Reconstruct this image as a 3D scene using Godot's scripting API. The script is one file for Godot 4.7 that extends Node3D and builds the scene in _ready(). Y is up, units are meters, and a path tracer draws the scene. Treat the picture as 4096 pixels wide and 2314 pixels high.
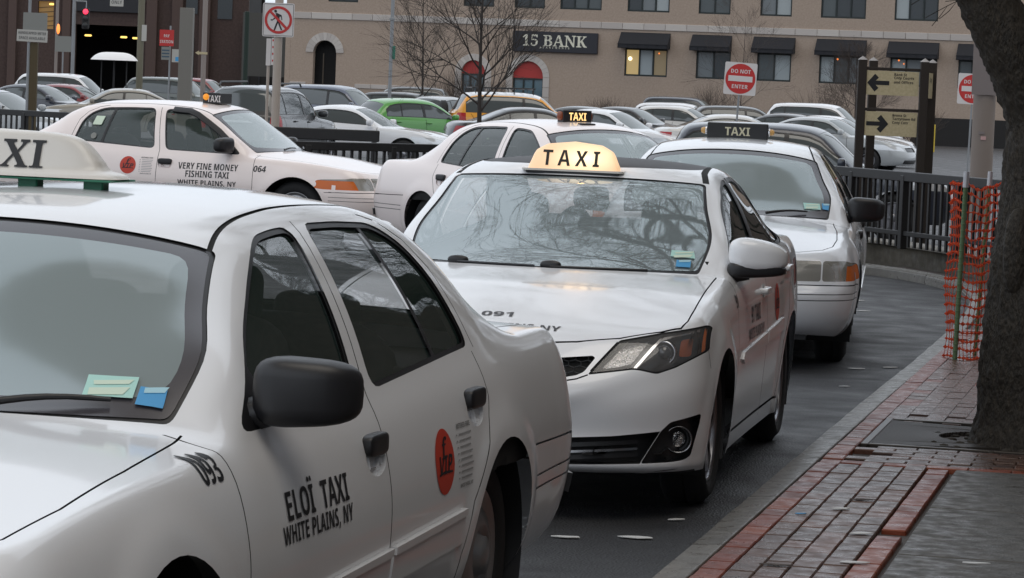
extends Node3D
# A taxi rank beside a brick pavement on a wet, overcast day: white cabs in the foreground, a full car park and a tan brick block behind.
# x to the right, y up, the camera looks along -z; metres.

var M := {}

func _ready() -> void:
	# camera: long lens, slightly above head height, a touch of roll
	var cam := Camera3D.new()
	cam.name = "camera"
	cam.fov = 10.257
	cam.near = 0.2
	cam.far = 900.0
	cam.transform = Transform3D(Basis(Vector3.RIGHT, deg_to_rad(-3.63)) * Basis(Vector3(0, 0, 1), deg_to_rad(2.25)), Vector3(0, 1.84, 0))
	var lens := CameraAttributesPhysical.new()
	lens.frustum_focal_length = 135.0
	lens.frustum_focus_distance = 15.0
	lens.exposure_aperture = 11.0
	add_child(cam)
	cam.current = true
	# overcast sky
	var sky_mat := ProceduralSkyMaterial.new()
	sky_mat.sky_top_color = Color(0.93, 0.96, 1.0)
	sky_mat.sky_horizon_color = Color(0.80, 0.83, 0.87)
	sky_mat.sky_curve = 0.25
	sky_mat.sky_energy_multiplier = 1.0
	sky_mat.ground_bottom_color = Color(0.2, 0.2, 0.2)
	sky_mat.ground_horizon_color = Color(0.5, 0.52, 0.54)
	var sky := Sky.new()
	sky.sky_material = sky_mat
	var env := Environment.new()
	env.background_mode = Environment.BG_SKY
	env.sky = sky
	env.tonemap_mode = Environment.TONE_MAPPER_LINEAR
	env.tonemap_exposure = 1.35
	env.sdfgi_enabled = true
	env.ssao_enabled = true
	env.ssil_enabled = true
	var we := WorldEnvironment.new()
	we.name = "environment"
	we.environment = env
	add_child(we)
	var sun := DirectionalLight3D.new()
	sun.name = "sun"
	sun.light_energy = 0.2
	sun.light_color = Color(1.0, 0.97, 0.93)
	sun.light_angular_distance = 40.0
	sun.shadow_enabled = true
	sun.rotation_degrees = Vector3(-68, 25, 0)
	add_child(sun)
	materials()
	ground()
	buildings()
	signs()
	greenery()
	cabs()
	parked()
# ---------------------------------------------------------------- helpers: curves, skins, shapes
class Crv:
	var xs := PackedFloat64Array()
	var ys := PackedFloat64Array()
	var ms := PackedFloat64Array()
	func _init(k: Array) -> void:
		var s := k.duplicate()
		s.sort_custom(func(a, b): return a[0] < b[0])
		for e in s:
			xs.append(e[0]); ys.append(e[1])
		var n := xs.size()
		var d := PackedFloat64Array()
		for i in n - 1:
			d.append((ys[i + 1] - ys[i]) / maxf(1e-9, xs[i + 1] - xs[i]))
		for i in n:
			if n == 1:
				ms.append(0.0)
			elif i == 0:
				ms.append(d[0])
			elif i == n - 1:
				ms.append(d[n - 2])
			elif d[i - 1] * d[i] <= 0.0:
				ms.append(0.0)
			else:
				var h0 := xs[i] - xs[i - 1]
				var h1 := xs[i + 1] - xs[i]
				ms.append((3.0 * (h0 + h1)) / ((2.0 * h1 + h0) / d[i - 1] + (h1 + 2.0 * h0) / d[i]))
	func at(x: float) -> float:
		var n := xs.size()
		if n == 1 or x <= xs[0]:
			return ys[0]
		if x >= xs[n - 1]:
			return ys[n - 1]
		var i := xs.bsearch(x) - 1
		i = clampi(i, 0, n - 2)
		var h := xs[i + 1] - xs[i]
		var t := (x - xs[i]) / h
		var t2 := t * t
		var t3 := t2 * t
		return ys[i] * (2 * t3 - 3 * t2 + 1) + h * ms[i] * (t3 - 2 * t2 + t) + ys[i + 1] * (3 * t2 - 2 * t3) + h * ms[i + 1] * (t3 - t2)

const SIDE := 0      # (x, y)
const FRONT := 1     # (z, y)
const TOP := 2       # (x, z)
const PARAM := 3     # (station, row)

class Shell:
	var p := PackedVector3Array()
	var n := PackedVector3Array()
	var q := PackedVector2Array()
	var t := PackedInt32Array()
	func flat(i: int, mode: int) -> Vector2:
		var v := p[i]
		if mode == 0: return Vector2(v.x, v.y)
		if mode == 1: return Vector2(v.z, v.y)
		if mode == 2: return Vector2(v.x, v.z)
		return q[i]
	func copy() -> Shell:
		var s := Shell.new()
		s.p = p.duplicate(); s.n = n.duplicate(); s.q = q.duplicate(); s.t = t.duplicate()
		return s
	func add(s: Shell) -> Shell:
		var b := p.size()
		p.append_array(s.p); n.append_array(s.n); q.append_array(s.q)
		for i in s.t:
			t.append(i + b)
		return self
	func mirrored() -> Shell:
		var s := Shell.new()
		for v in p: s.p.append(Vector3(v.x, v.y, -v.z))
		for v in n: s.n.append(Vector3(v.x, v.y, -v.z))
		s.q = q.duplicate()
		for i in range(0, t.size(), 3):
			s.t.append(t[i]); s.t.append(t[i + 2]); s.t.append(t[i + 1])
		return s
	func both() -> Shell:
		return copy().add(mirrored())
	func inset(d: float) -> Shell:
		var s := copy()
		for i in s.p.size(): s.p[i] -= s.n[i] * d
		return s
	func moved(v: Vector3) -> Shell:
		var s := copy()
		for i in s.p.size(): s.p[i] += v
		return s
	# takes what lies inside the outline out of this skin and returns it
	func cut(poly: PackedVector2Array, mode: int, ok = null, keep_outside := true) -> Shell:
		var inside := Shell.new()
		var left := PackedInt32Array()
		var lo := poly[0]
		var hi := poly[0]
		for v in poly:
			lo = lo.min(v); hi = hi.max(v)
		var f := PackedVector2Array()
		f.resize(p.size())
		for i in p.size(): f[i] = flat(i, mode)
		var where := {}
		var m := t.size()
		var k := 0
		while k < m:
			var a := t[k]
			var b := t[k + 1]
			var c := t[k + 2]
			k += 3
			var A := f[a]
			var B := f[b]
			var C := f[c]
			if maxf(A.x, maxf(B.x, C.x)) < lo.x or minf(A.x, minf(B.x, C.x)) > hi.x or maxf(A.y, maxf(B.y, C.y)) < lo.y or minf(A.y, minf(B.y, C.y)) > hi.y or (ok != null and not ok.call(p[a], n[a])):
				left.append(a); left.append(b); left.append(c)
				continue
			var area := (B - A).cross(C - A)
			if absf(area) < 1e-8:
				if Geometry2D.is_point_in_polygon((A + B + C) / 3.0, poly):
					_keep(inside, a, b, c, where)
				else:
					left.append(a); left.append(b); left.append(c)
				continue
			var tri := PackedVector2Array([A, B, C])
			var got := Geometry2D.intersect_polygons(tri, poly)
			var sum := 0.0
			for g in got: sum += absf(_area(g))
			if got.is_empty() or sum < absf(area) * 0.5 * 1e-4:
				left.append(a); left.append(b); left.append(c)
			elif sum > absf(area) * 0.5 * 0.9999:
				_keep(inside, a, b, c, where)
			else:
				for g in got: _pieces(inside, inside.t, g, a, b, c, A, B, C, area)
				if keep_outside:
					for g in Geometry2D.clip_polygons(tri, poly): _pieces(self, left, g, a, b, c, A, B, C, area)
		t = left
		return inside
	func _area(g: PackedVector2Array) -> float:
		var s := 0.0
		for i in g.size(): s += g[i].cross(g[(i + 1) % g.size()])
		return s / 2.0
	func _keep(to: Shell, a: int, b: int, c: int, where: Dictionary) -> void:
		for i in [a, b, c]:
			if not where.has(i):
				where[i] = to.p.size()
				to.p.append(p[i]); to.n.append(n[i]); to.q.append(q[i])
			to.t.append(where[i])
	func _pieces(to: Shell, list: PackedInt32Array, g: PackedVector2Array, a: int, b: int, c: int, A: Vector2, B: Vector2, C: Vector2, area: float) -> void:
		var ids := Geometry2D.triangulate_polygon(g)
		if ids.is_empty(): return
		var pa := p[a]; var pb := p[b]; var pc := p[c]
		var na := n[a]; var nb := n[b]; var nc := n[c]
		var qa := q[a]; var qb := q[b]; var qc := q[c]
		var base := to.p.size()
		for v in g:
			var wb := (v - A).cross(C - A) / area
			var wc := (B - A).cross(v - A) / area
			var wa := 1.0 - wb - wc
			to.p.append(pa * wa + pb * wb + pc * wc)
			to.n.append((na * wa + nb * wb + nc * wc).normalized())
			to.q.append(qa * wa + qb * wb + qc * wc)
		for i in range(0, ids.size(), 3):
			var u := ids[i]; var v2 := ids[i + 1]; var w := ids[i + 2]
			if ((g[v2] - g[u]).cross(g[w] - g[u]) > 0.0) != (area > 0.0):
				var x := v2
				v2 = w; w = x
			list.append(base + u); list.append(base + v2); list.append(base + w)
	# walls from the outline of this piece to where it lies after moving each point by -n*d (or by a given vector)
	func walls(d: float, by := Vector3.ZERO) -> Shell:
		var count := {}
		for i in range(0, t.size(), 3):
			for j in 3:
				var u := t[i + j]
				var v := t[i + (j + 1) % 3]
				var ku := Vector3i(p[u] * 4000.0)
				var kv := Vector3i(p[v] * 4000.0)
				if ku == kv: continue
				var rev := [kv, ku]
				if count.has(rev): count.erase(rev)
				else: count[[ku, kv]] = [u, v]
		var s := Shell.new()
		for e in count.values():
			var u: int = e[0]
			var v: int = e[1]
			var du := by if by != Vector3.ZERO else -n[u] * d
			var dv := by if by != Vector3.ZERO else -n[v] * d
			var nn := (p[v] - p[u]).cross(du).normalized()
			var b := s.p.size()
			for w in [p[u], p[v], p[v] + dv, p[u] + du]:
				s.p.append(w); s.n.append(nn); s.q.append(q[u])
			for w in [0, 1, 2, 0, 2, 3]: s.t.append(b + w)
		return s
	# the skin's z (taken positive) above a point of the side view, or x above a point of the front view
	func lift(at: Vector2, mode: int, guess: Array) -> Array:
		var best := []
		var far := -1e9
		for k in guess:
			var A := flat(t[k], mode)
			var B := flat(t[k + 1], mode)
			var C := flat(t[k + 2], mode)
			var area := (B - A).cross(C - A)
			if absf(area) < 1e-9: continue
			var wb := (at - A).cross(C - A) / area
			var wc := (B - A).cross(at - A) / area
			var wa := 1.0 - wb - wc
			if wa < -1e-4 or wb < -1e-4 or wc < -1e-4: continue
			var pp := p[t[k]] * wa + p[t[k + 1]] * wb + p[t[k + 2]] * wc
			var nn := (n[t[k]] * wa + n[t[k + 1]] * wb + n[t[k + 2]] * wc).normalized()
			var h := pp.z if mode == 0 else (pp.x if mode == 1 else pp.y)
			if h > far:
				far = h
				best = [pp, nn]
		return best
	func near(lo: Vector2, hi: Vector2, mode: int) -> Array:
		var out := []
		for k in range(0, t.size(), 3):
			var A := flat(t[k], mode)
			var B := flat(t[k + 1], mode)
			var C := flat(t[k + 2], mode)
			if maxf(A.x, maxf(B.x, C.x)) < lo.x or minf(A.x, minf(B.x, C.x)) > hi.x or maxf(A.y, maxf(B.y, C.y)) < lo.y or minf(A.y, minf(B.y, C.y)) > hi.y: continue
			out.append(k)
		return out
	func mesh() -> ArrayMesh:
		var m := ArrayMesh.new()
		if t.is_empty(): return m
		var used := {}
		var a_p := PackedVector3Array()
		var a_n := PackedVector3Array()
		var a_t := PackedInt32Array()
		for i in t:
			if not used.has(i):
				used[i] = a_p.size()
				a_p.append(p[i]); a_n.append(n[i])
			a_t.append(used[i])
		for i in range(0, a_t.size(), 3):
			var A := a_p[a_t[i]]
			if (a_p[a_t[i + 1]] - A).cross(a_p[a_t[i + 2]] - A).dot(a_n[a_t[i]] + a_n[a_t[i + 1]] + a_n[a_t[i + 2]]) > 0.0:
				var w := a_t[i + 1]
				a_t[i + 1] = a_t[i + 2]; a_t[i + 2] = w
		var arr := []
		arr.resize(Mesh.ARRAY_MAX)
		arr[Mesh.ARRAY_VERTEX] = a_p
		arr[Mesh.ARRAY_NORMAL] = a_n
		arr[Mesh.ARRAY_INDEX] = a_t
		m.add_surface_from_arrays(Mesh.PRIMITIVE_TRIANGLES, arr)
		return m

# a strip of the given width along a line, as an outline
func strip(line: Array, w: float) -> PackedVector2Array:
	var l := PackedVector2Array()
	var r := PackedVector2Array()
	for i in line.size():
		var a: Vector2 = line[maxi(0, i - 1)]
		var b: Vector2 = line[mini(line.size() - 1, i + 1)]
		var d := (b - a).normalized()
		var nn := Vector2(-d.y, d.x) * w * 0.5
		l.append(line[i] + nn); r.append(line[i] - nn)
	r.reverse()
	l.append_array(r)
	return l

func poly(a: Array) -> PackedVector2Array:
	var o := PackedVector2Array()
	for i in range(0, a.size(), 2): o.append(Vector2(a[i], a[i + 1]))
	return o

# an outline with its corners rounded
func rounded(o: PackedVector2Array, r: float, k := 4) -> PackedVector2Array:
	var out := PackedVector2Array()
	var n := o.size()
	for i in n:
		var a := o[(i + n - 1) % n]
		var b := o[i]
		var c := o[(i + 1) % n]
		var d := minf(r, minf(a.distance_to(b), b.distance_to(c)) * 0.45)
		var s := b + (a - b).normalized() * d
		var e := b + (c - b).normalized() * d
		for j in k + 1:
			var t := float(j) / k
			out.append(s.lerp(b, t).lerp(b.lerp(e, t), t))
	return out

func grown(o: PackedVector2Array, d: float) -> PackedVector2Array:
	var g := Geometry2D.offset_polygon(o, d, Geometry2D.JOIN_ROUND)
	if g.is_empty(): return o
	var best: PackedVector2Array = g[0]
	for e in g:
		if e.size() > best.size(): best = e
	return best

# ---------------------------------------------------------------- mesh builder for everything else
class MB:
	var p := PackedVector3Array()
	var n := PackedVector3Array()
	var uv := PackedVector2Array()
	var col := PackedColorArray()
	var t := PackedInt32Array()
	var c := Color.WHITE
	func tri(a: Vector3, b: Vector3, d: Vector3) -> void:
		var nn := (b - a).cross(d - a).normalized()
		var k := p.size()
		for v in [a, b, d]:
			p.append(v); n.append(nn); uv.append(Vector2(v.x + v.z, v.y)); col.append(c)
		t.append(k); t.append(k + 2); t.append(k + 1)
	func quad(a: Vector3, b: Vector3, d: Vector3, e: Vector3) -> void:
		var nn := (b - a).cross(d - a)
		if nn.length() < 1e-12: nn = (d - a).cross(e - a)
		nn = nn.normalized()
		var k := p.size()
		var i := 0
		for v in [a, b, d, e]:
			p.append(v); n.append(nn); uv.append([Vector2(0, 1), Vector2(1, 1), Vector2(1, 0), Vector2(0, 0)][i]); col.append(c)
			i += 1
		for w in [0, 2, 1, 0, 3, 2]: t.append(k + w)
	# a box with chamfered edges, placed by a transform
	func box(size: Vector3, x := Transform3D(), bev := 0.0) -> MB:
		var h := size / 2.0
		if bev <= 0.0:
			var s := [Vector3(-h.x, -h.y, h.z), Vector3(h.x, -h.y, h.z), Vector3(h.x, h.y, h.z), Vector3(-h.x, h.y, h.z), Vector3(-h.x, -h.y, -h.z), Vector3(h.x, -h.y, -h.z), Vector3(h.x, h.y, -h.z), Vector3(-h.x, h.y, -h.z)]
			for f in [[0, 1, 2, 3], [5, 4, 7, 6], [1, 5, 6, 2], [4, 0, 3, 7], [3, 2, 6, 7], [4, 5, 1, 0]]:
				quad(x * s[f[0]], x * s[f[1]], x * s[f[2]], x * s[f[3]])
			return self
		bev = minf(bev, minf(h.x, minf(h.y, h.z)) * 0.9)
		for ax in 3:
			for sg in [-1.0, 1.0]:
				var u := (ax + 1) % 3
				var v := (ax + 2) % 3
				var q := []
				for e in [[-1, -1], [1, -1], [1, 1], [-1, 1]]:
					var w := Vector3()
					w[ax] = h[ax] * sg
					w[u] = (h[u] - bev) * e[0] * sg
					w[v] = (h[v] - bev) * e[1]
					q.append(x * w)
				quad(q[0], q[1], q[2], q[3])
		for ax in 3:
			var u := (ax + 1) % 3
			var v := (ax + 2) % 3
			for su in [-1.0, 1.0]:
				for sv in [-1.0, 1.0]:
					var a := Vector3(); var b := Vector3(); var d := Vector3(); var e := Vector3()
					a[ax] = -(h[ax] - bev); b[ax] = h[ax] - bev; d[ax] = b[ax]; e[ax] = a[ax]
					a[u] = h[u] * su; a[v] = (h[v] - bev) * sv
					b[u] = a[u]; b[v] = a[v]
					d[u] = (h[u] - bev) * su; d[v] = h[v] * sv
					e[u] = d[u]; e[v] = d[v]
					_q(x, a, b, d, e)
		for sx in [-1.0, 1.0]:
			for sy in [-1.0, 1.0]:
				for sz in [-1.0, 1.0]:
					var a := Vector3(h.x * sx, (h.y - bev) * sy, (h.z - bev) * sz)
					var b := Vector3((h.x - bev) * sx, h.y * sy, (h.z - bev) * sz)
					var d := Vector3((h.x - bev) * sx, (h.y - bev) * sy, h.z * sz)
					if sx * sy * sz > 0: tri(x * a, x * b, x * d)
					else: tri(x * a, x * d, x * b)
		return self
	func _q(x: Transform3D, a: Vector3, b: Vector3, d: Vector3, e: Vector3) -> void:
		if (b - a).cross(d - a).dot(a + b + d + e) > 0: quad(x * a, x * b, x * d, x * e)
		else: quad(x * a, x * e, x * d, x * b)
	# a smooth surface from a grid of points: rows of equal length
	func grid(g: Array, close_u := false, close_v := false, flip := false) -> MB:
		var R := g.size()
		var K: int = g[0].size()
		var base := p.size()
		var acc := PackedVector3Array()
		acc.resize(R * K)
		var faces := []
		for i in (R if close_u else R - 1):
			for j in (K if close_v else K - 1):
				var a := i * K + j
				var b := i * K + (j + 1) % K
				var d := ((i + 1) % R) * K + (j + 1) % K
				var e := ((i + 1) % R) * K + j
				faces.append([a, b, d, e])
				var A: Vector3 = g[i][j]
				var B: Vector3 = g[i][(j + 1) % K]
				var D: Vector3 = g[(i + 1) % R][(j + 1) % K]
				var E: Vector3 = g[(i + 1) % R][j]
				var nn := (D - A).cross(E - B)
				if flip: nn = -nn
				for w in [a, b, d, e]: acc[w] += nn
		for i in R:
			for j in K:
				p.append(g[i][j])
				n.append(acc[i * K + j].normalized() if acc[i * K + j].length() > 1e-14 else Vector3.UP)
				uv.append(Vector2(float(j) / (K - 1 if K > 1 else 1), float(i) / (R - 1 if R > 1 else 1)))
				col.append(c)
		for f in faces:
			for w in ([0, 1, 2, 0, 2, 3] if flip else [0, 2, 1, 0, 3, 2]): t.append(base + f[w])
		return self
	# a lathe round an axis: profile of (radius, along)
	func lathe(prof: Array, x := Transform3D(), seg := 24) -> MB:
		var g := []
		for v in prof:
			var ring := []
			for j in seg:
				var a := TAU * j / seg
				ring.append(x * Vector3(cos(a) * v.x, v.y, -sin(a) * v.x))
			g.append(ring)
		return grid(g, false, true, true)
	# a tube along points with a radius at each
	func tube(pts: Array, rad: Array, seg := 8, cap := true) -> MB:
		var g := []
		var up := Vector3.UP
		for i in pts.size():
			var d: Vector3 = (pts[mini(i + 1, pts.size() - 1)] - pts[maxi(i - 1, 0)]).normalized()
			if i == 0:
				up = Vector3.RIGHT if absf(d.y) > 0.9 else Vector3.UP
			var s := d.cross(up).normalized()
			up = s.cross(d).normalized()
			var ring := []
			for j in seg:
				var a := TAU * j / seg
				ring.append(pts[i] + (s * cos(a) + up * sin(a)) * rad[i])
			g.append(ring)
		grid(g, false, true, false)
		if cap:
			for e in [0, pts.size() - 1]:
				for j in range(1, seg - 1):
					if e == 0: tri(g[e][0], g[e][j], g[e][j + 1])
					else: tri(g[e][0], g[e][j + 1], g[e][j])
		return self
	# a flat outline (x, y) pushed out along z from z0 to z1
	func prism(o: PackedVector2Array, z0: float, z1: float, x := Transform3D()) -> MB:
		var ids := Geometry2D.triangulate_polygon(o)
		for i in range(0, ids.size(), 3):
			var a := o[ids[i]]; var b := o[ids[i + 1]]; var d := o[ids[i + 2]]
			if (b - a).cross(d - a) < 0:
				var w := b
				b = d; d = w
			tri(x * Vector3(a.x, a.y, z1), x * Vector3(b.x, b.y, z1), x * Vector3(d.x, d.y, z1))
			tri(x * Vector3(a.x, a.y, z0), x * Vector3(d.x, d.y, z0), x * Vector3(b.x, b.y, z0))
		for i in o.size():
			var a := o[i]
			var b := o[(i + 1) % o.size()]
			if _ccw(o): quad(x * Vector3(a.x, a.y, z0), x * Vector3(b.x, b.y, z0), x * Vector3(b.x, b.y, z1), x * Vector3(a.x, a.y, z1))
			else: quad(x * Vector3(b.x, b.y, z0), x * Vector3(a.x, a.y, z0), x * Vector3(a.x, a.y, z1), x * Vector3(b.x, b.y, z1))
		return self
	func _ccw(o: PackedVector2Array) -> bool:
		var s := 0.0
		for i in o.size(): s += o[i].cross(o[(i + 1) % o.size()])
		return s > 0
	# a rounded lump: superellipsoid of half sizes r with squareness e (1 round, small square)
	func lump(r: Vector3, e1: float, e2: float, x := Transform3D(), shape = null, nu := 14, nv := 22) -> MB:
		var g := []
		for i in nu + 1:
			var a := -PI / 2 + PI * i / nu
			var ring := []
			for j in nv:
				var b := TAU * j / nv
				var ca := pow(absf(cos(a)), e1)
				var v := Vector3(r.x * ca * signf(cos(b)) * pow(absf(cos(b)), e2), r.y * signf(sin(a)) * pow(absf(sin(a)), e1), -r.z * ca * signf(sin(b)) * pow(absf(sin(b)), e2))
				if shape != null: v = shape.call(v)
				ring.append(x * v)
			g.append(ring)
		return grid(g, false, true, true)
	func skin(s: Shell) -> MB:
		var k := p.size()
		p.append_array(s.p); n.append_array(s.n)
		for v in s.p:
			uv.append(Vector2(v.x, v.y)); col.append(c)
		for i in s.t: t.append(i + k)
		return self
	# another builder's faces and the same mirrored in z
	func skin_both(o: MB) -> MB:
		for sg in [1.0, -1.0]:
			var k := p.size()
			for i in o.p.size():
				p.append(Vector3(o.p[i].x, o.p[i].y, o.p[i].z * sg)); n.append(Vector3(o.n[i].x, o.n[i].y, o.n[i].z * sg)); uv.append(o.uv[i]); col.append(o.col[i])
			for i in o.t: t.append(i + k)
		return self
	func mesh() -> ArrayMesh:
		var m := ArrayMesh.new()
		if t.is_empty(): return m
		for i in range(0, t.size(), 3):
			var A := p[t[i]]
			if (p[t[i + 1]] - A).cross(p[t[i + 2]] - A).dot(n[t[i]] + n[t[i + 1]] + n[t[i + 2]]) > 0.0:
				var w := t[i + 1]
				t[i + 1] = t[i + 2]; t[i + 2] = w
		var arr := []
		arr.resize(Mesh.ARRAY_MAX)
		arr[Mesh.ARRAY_VERTEX] = p
		arr[Mesh.ARRAY_NORMAL] = n
		arr[Mesh.ARRAY_TEX_UV] = uv
		arr[Mesh.ARRAY_COLOR] = col
		arr[Mesh.ARRAY_INDEX] = t
		m.add_surface_from_arrays(Mesh.PRIMITIVE_TRIANGLES, arr)
		return m

func at3(x: float, y: float, z: float, ry := 0.0, rx := 0.0, rz := 0.0) -> Transform3D:
	return Transform3D(Basis.from_euler(Vector3(rx, ry, rz)), Vector3(x, y, z))

# ---------------------------------------------------------------- scene bookkeeping
var names := {}
func numbered(called: String) -> String:
	var k: int = names.get(called, 0)
	names[called] = k + 1
	return called if k == 0 else "%s_%03d" % [called, k]

func thing(called: String, label: String, category: String, pos := Vector3.ZERO, turn := 0.0, group := "") -> Node3D:
	var o := Node3D.new()
	o.name = numbered(called)
	add_child(o)
	o.position = pos
	o.rotation.y = turn
	tag(o, label, category, group)
	return o

func tag(o: Node, label: String, category := "", group := "") -> void:
	if label: o.set_meta("label", label)
	if category: o.set_meta("category", category)
	if group: o.set_meta("group", group)

func put(called: String, m: Mesh, mat: Material, parent: Node3D, x := Transform3D()) -> MeshInstance3D:
	var o := MeshInstance3D.new()
	o.mesh = m
	if mat and m.get_surface_count() > 0: m.surface_set_material(0, mat)
	if parent == self:
		o.name = numbered(called)
		add_child(o)
	else:
		var nm := called
		var k := 0
		while parent.has_node(NodePath(nm)):
			k += 1
			nm = "%s_%03d" % [called, k]
		o.name = nm
		parent.add_child(o)
	o.transform = x
	return o

func put2(called: String, m: Mesh, mat: Material, parent: Node3D, x := Transform3D()) -> MeshInstance3D:
	var o := put(called, m, null, parent, x)
	o.material_override = mat
	return o

func sub(called: String, parent: Node3D, x := Transform3D()) -> Node3D:
	var o := Node3D.new()
	var nm := called
	var k := 0
	while parent.has_node(NodePath(nm)):
		k += 1
		nm = "%s_%03d" % [called, k]
	o.name = nm
	parent.add_child(o)
	o.transform = x
	return o

func structure(called: String, m: Mesh, mat: Material) -> MeshInstance3D:
	var o := put(called, m, mat, self)
	o.set_meta("kind", "structure")
	return o

func lin(r: float, g: float, b: float, a := 1.0) -> Color:
	var c := Color(r, g, b).linear_to_srgb()
	c.a = a
	return c

func mat(c: Color, rough := 0.6, metal := 0.0, spec := 0.5) -> StandardMaterial3D:
	var m := StandardMaterial3D.new()
	m.albedo_color = c
	m.roughness = rough
	m.metallic = metal
	m.metallic_specular = spec
	return m

func noise_tex(freq: float, lo: Color, hi: Color, seed_: int, oct := 4, size := 512, mids := []) -> NoiseTexture2D:
	var nz := FastNoiseLite.new()
	nz.seed = seed_
	nz.frequency = freq
	nz.fractal_octaves = oct
	var t := NoiseTexture2D.new()
	t.width = size; t.height = size
	t.seamless = true
	t.noise = nz
	var g := Gradient.new()
	g.set_color(0, lo); g.set_color(1, hi)
	for e in mids: g.add_point(e[0], e[1])
	t.color_ramp = g
	return t

func bump_tex(freq: float, strength: float, seed_: int, oct := 3, size := 512, kind := FastNoiseLite.TYPE_SIMPLEX_SMOOTH) -> NoiseTexture2D:
	var nz := FastNoiseLite.new()
	nz.seed = seed_
	nz.noise_type = kind
	nz.frequency = freq
	nz.fractal_octaves = oct
	var t := NoiseTexture2D.new()
	t.width = size; t.height = size
	t.seamless = true
	t.as_normal_map = true
	t.bump_strength = strength
	t.noise = nz
	return t

func tri_planar(m: StandardMaterial3D, scale: float, world := true) -> StandardMaterial3D:
	m.uv1_triplanar = true
	m.uv1_world_triplanar = world
	m.uv1_scale = Vector3.ONE * scale
	return m

# lettering as a flat mesh, centred, of the given capital height; z is its front
var fonts := {}
func text_skin(s: String, height: float, fam: String, weight := 400, squeeze := 1.0, gap := 0.0) -> Shell:
	var key := fam + str(weight)
	if not fonts.has(key):
		var f := SystemFont.new()
		f.font_names = PackedStringArray([fam])
		f.font_weight = weight
		fonts[key] = f
	var font: Font = fonts[key]
	if gap > 0.0:
		var fv := FontVariation.new()
		fv.base_font = font
		fv.spacing_glyph = int(gap)
		font = fv
	var tm := TextMesh.new()
	tm.text = s
	tm.font = font
	tm.font_size = 64
	tm.pixel_size = 0.01
	tm.depth = 0.0
	tm.curve_step = 3.0
	var a := tm.get_mesh_arrays()
	var k := Shell.new()
	var v: PackedVector3Array = a[Mesh.ARRAY_VERTEX]
	var id: PackedInt32Array = a[Mesh.ARRAY_INDEX] if a[Mesh.ARRAY_INDEX] != null else PackedInt32Array()
	if id.is_empty():
		for i in v.size(): id.append(i)
	if v.is_empty(): return k
	var lo := v[0]
	var hi := v[0]
	for e in v:
		lo = lo.min(e); hi = hi.max(e)
	var sc := height / maxf(0.001, 0.64 * 0.714)
	var mid := (lo + hi) / 2.0
	for e in v:
		k.p.append(Vector3((e.x - mid.x) * sc * squeeze, (e.y - mid.y) * sc, 0))
		k.n.append(Vector3(0, 0, 1))
		k.q.append(Vector2.ZERO)
	for i in range(0, id.size(), 3):
		var A := v[id[i]]; var B := v[id[i + 1]]; var C := v[id[i + 2]]
		var ar := (B - A).cross(C - A).z
		if absf(ar) < 1e-9: continue
		k.t.append(id[i])
		if ar > 0:
			k.t.append(id[i + 2]); k.t.append(id[i + 1])
		else:
			k.t.append(id[i + 1]); k.t.append(id[i + 2])
	return k

func fine(s: Shell, edge: float) -> Shell:
	var todo := []
	for i in range(0, s.t.size(), 3): todo.append([s.p[s.t[i]], s.p[s.t[i + 1]], s.p[s.t[i + 2]]])
	var o := Shell.new()
	while not todo.is_empty():
		var e: Array = todo.pop_back()
		var l := [e[0].distance_to(e[1]), e[1].distance_to(e[2]), e[2].distance_to(e[0])]
		var m := l.find(l.max())
		if l[m] > edge:
			var mid: Vector3 = (e[m] + e[(m + 1) % 3]) / 2.0
			todo.append([e[m], mid, e[(m + 2) % 3]])
			todo.append([mid, e[(m + 1) % 3], e[(m + 2) % 3]])
		else:
			for v in e:
				o.t.append(o.p.size())
				o.p.append(v); o.n.append(Vector3(0, 0, 1)); o.q.append(Vector2.ZERO)
	return o

# lays flat lettering (x right, y up) on a skin. mode SIDE: centre (x, y), reads from outside; FRONT: centre (z, y); TOP: centre (x, z)
func on_skin(body: Shell, s: Shell, centre: Vector2, mode: int, left: bool, off := 0.002, slant := 0.0, turn := 0.0) -> Shell:
	var f := fine(s, 0.05)
	var pts := PackedVector2Array()
	var lo := Vector2(1e9, 1e9)
	var hi := -lo
	for v in f.p:
		var w := Vector2(v.x + v.y * slant, v.y)
		if turn != 0.0: w = w.rotated(turn)
		if mode == SIDE: w = Vector2(-w.x if left else w.x, w.y)
		elif mode == FRONT: w = Vector2(-w.x if left else w.x, w.y)
		else: w = Vector2(-w.y, -w.x)
		w += centre
		pts.append(w)
		lo = lo.min(w); hi = hi.max(w)
	var cand := body.near(lo, hi, mode)
	var o := Shell.new()
	for i in pts.size():
		var hit := body.lift(pts[i], mode, cand)
		if hit.is_empty():
			o.p.append(Vector3(1e6, 0, 0)); o.n.append(Vector3.UP)
		else:
			o.p.append(hit[0] + hit[1] * off); o.n.append(hit[1])
		o.q.append(Vector2.ZERO)
	for i in range(0, f.t.size(), 3):
		if o.p[f.t[i]].x > 1e5 or o.p[f.t[i + 1]].x > 1e5 or o.p[f.t[i + 2]].x > 1e5: continue
		for j in 3: o.t.append(f.t[i + j])
	if mode == SIDE and left: o = o.mirrored()
	return o

func disc(r: float, k := 24, c := Vector2.ZERO, ry := -1.0) -> PackedVector2Array:
	var o := PackedVector2Array()
	for i in k: o.append(c + Vector2(cos(TAU * i / k) * r, sin(TAU * i / k) * (ry if ry > 0 else r)))
	return o

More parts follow.
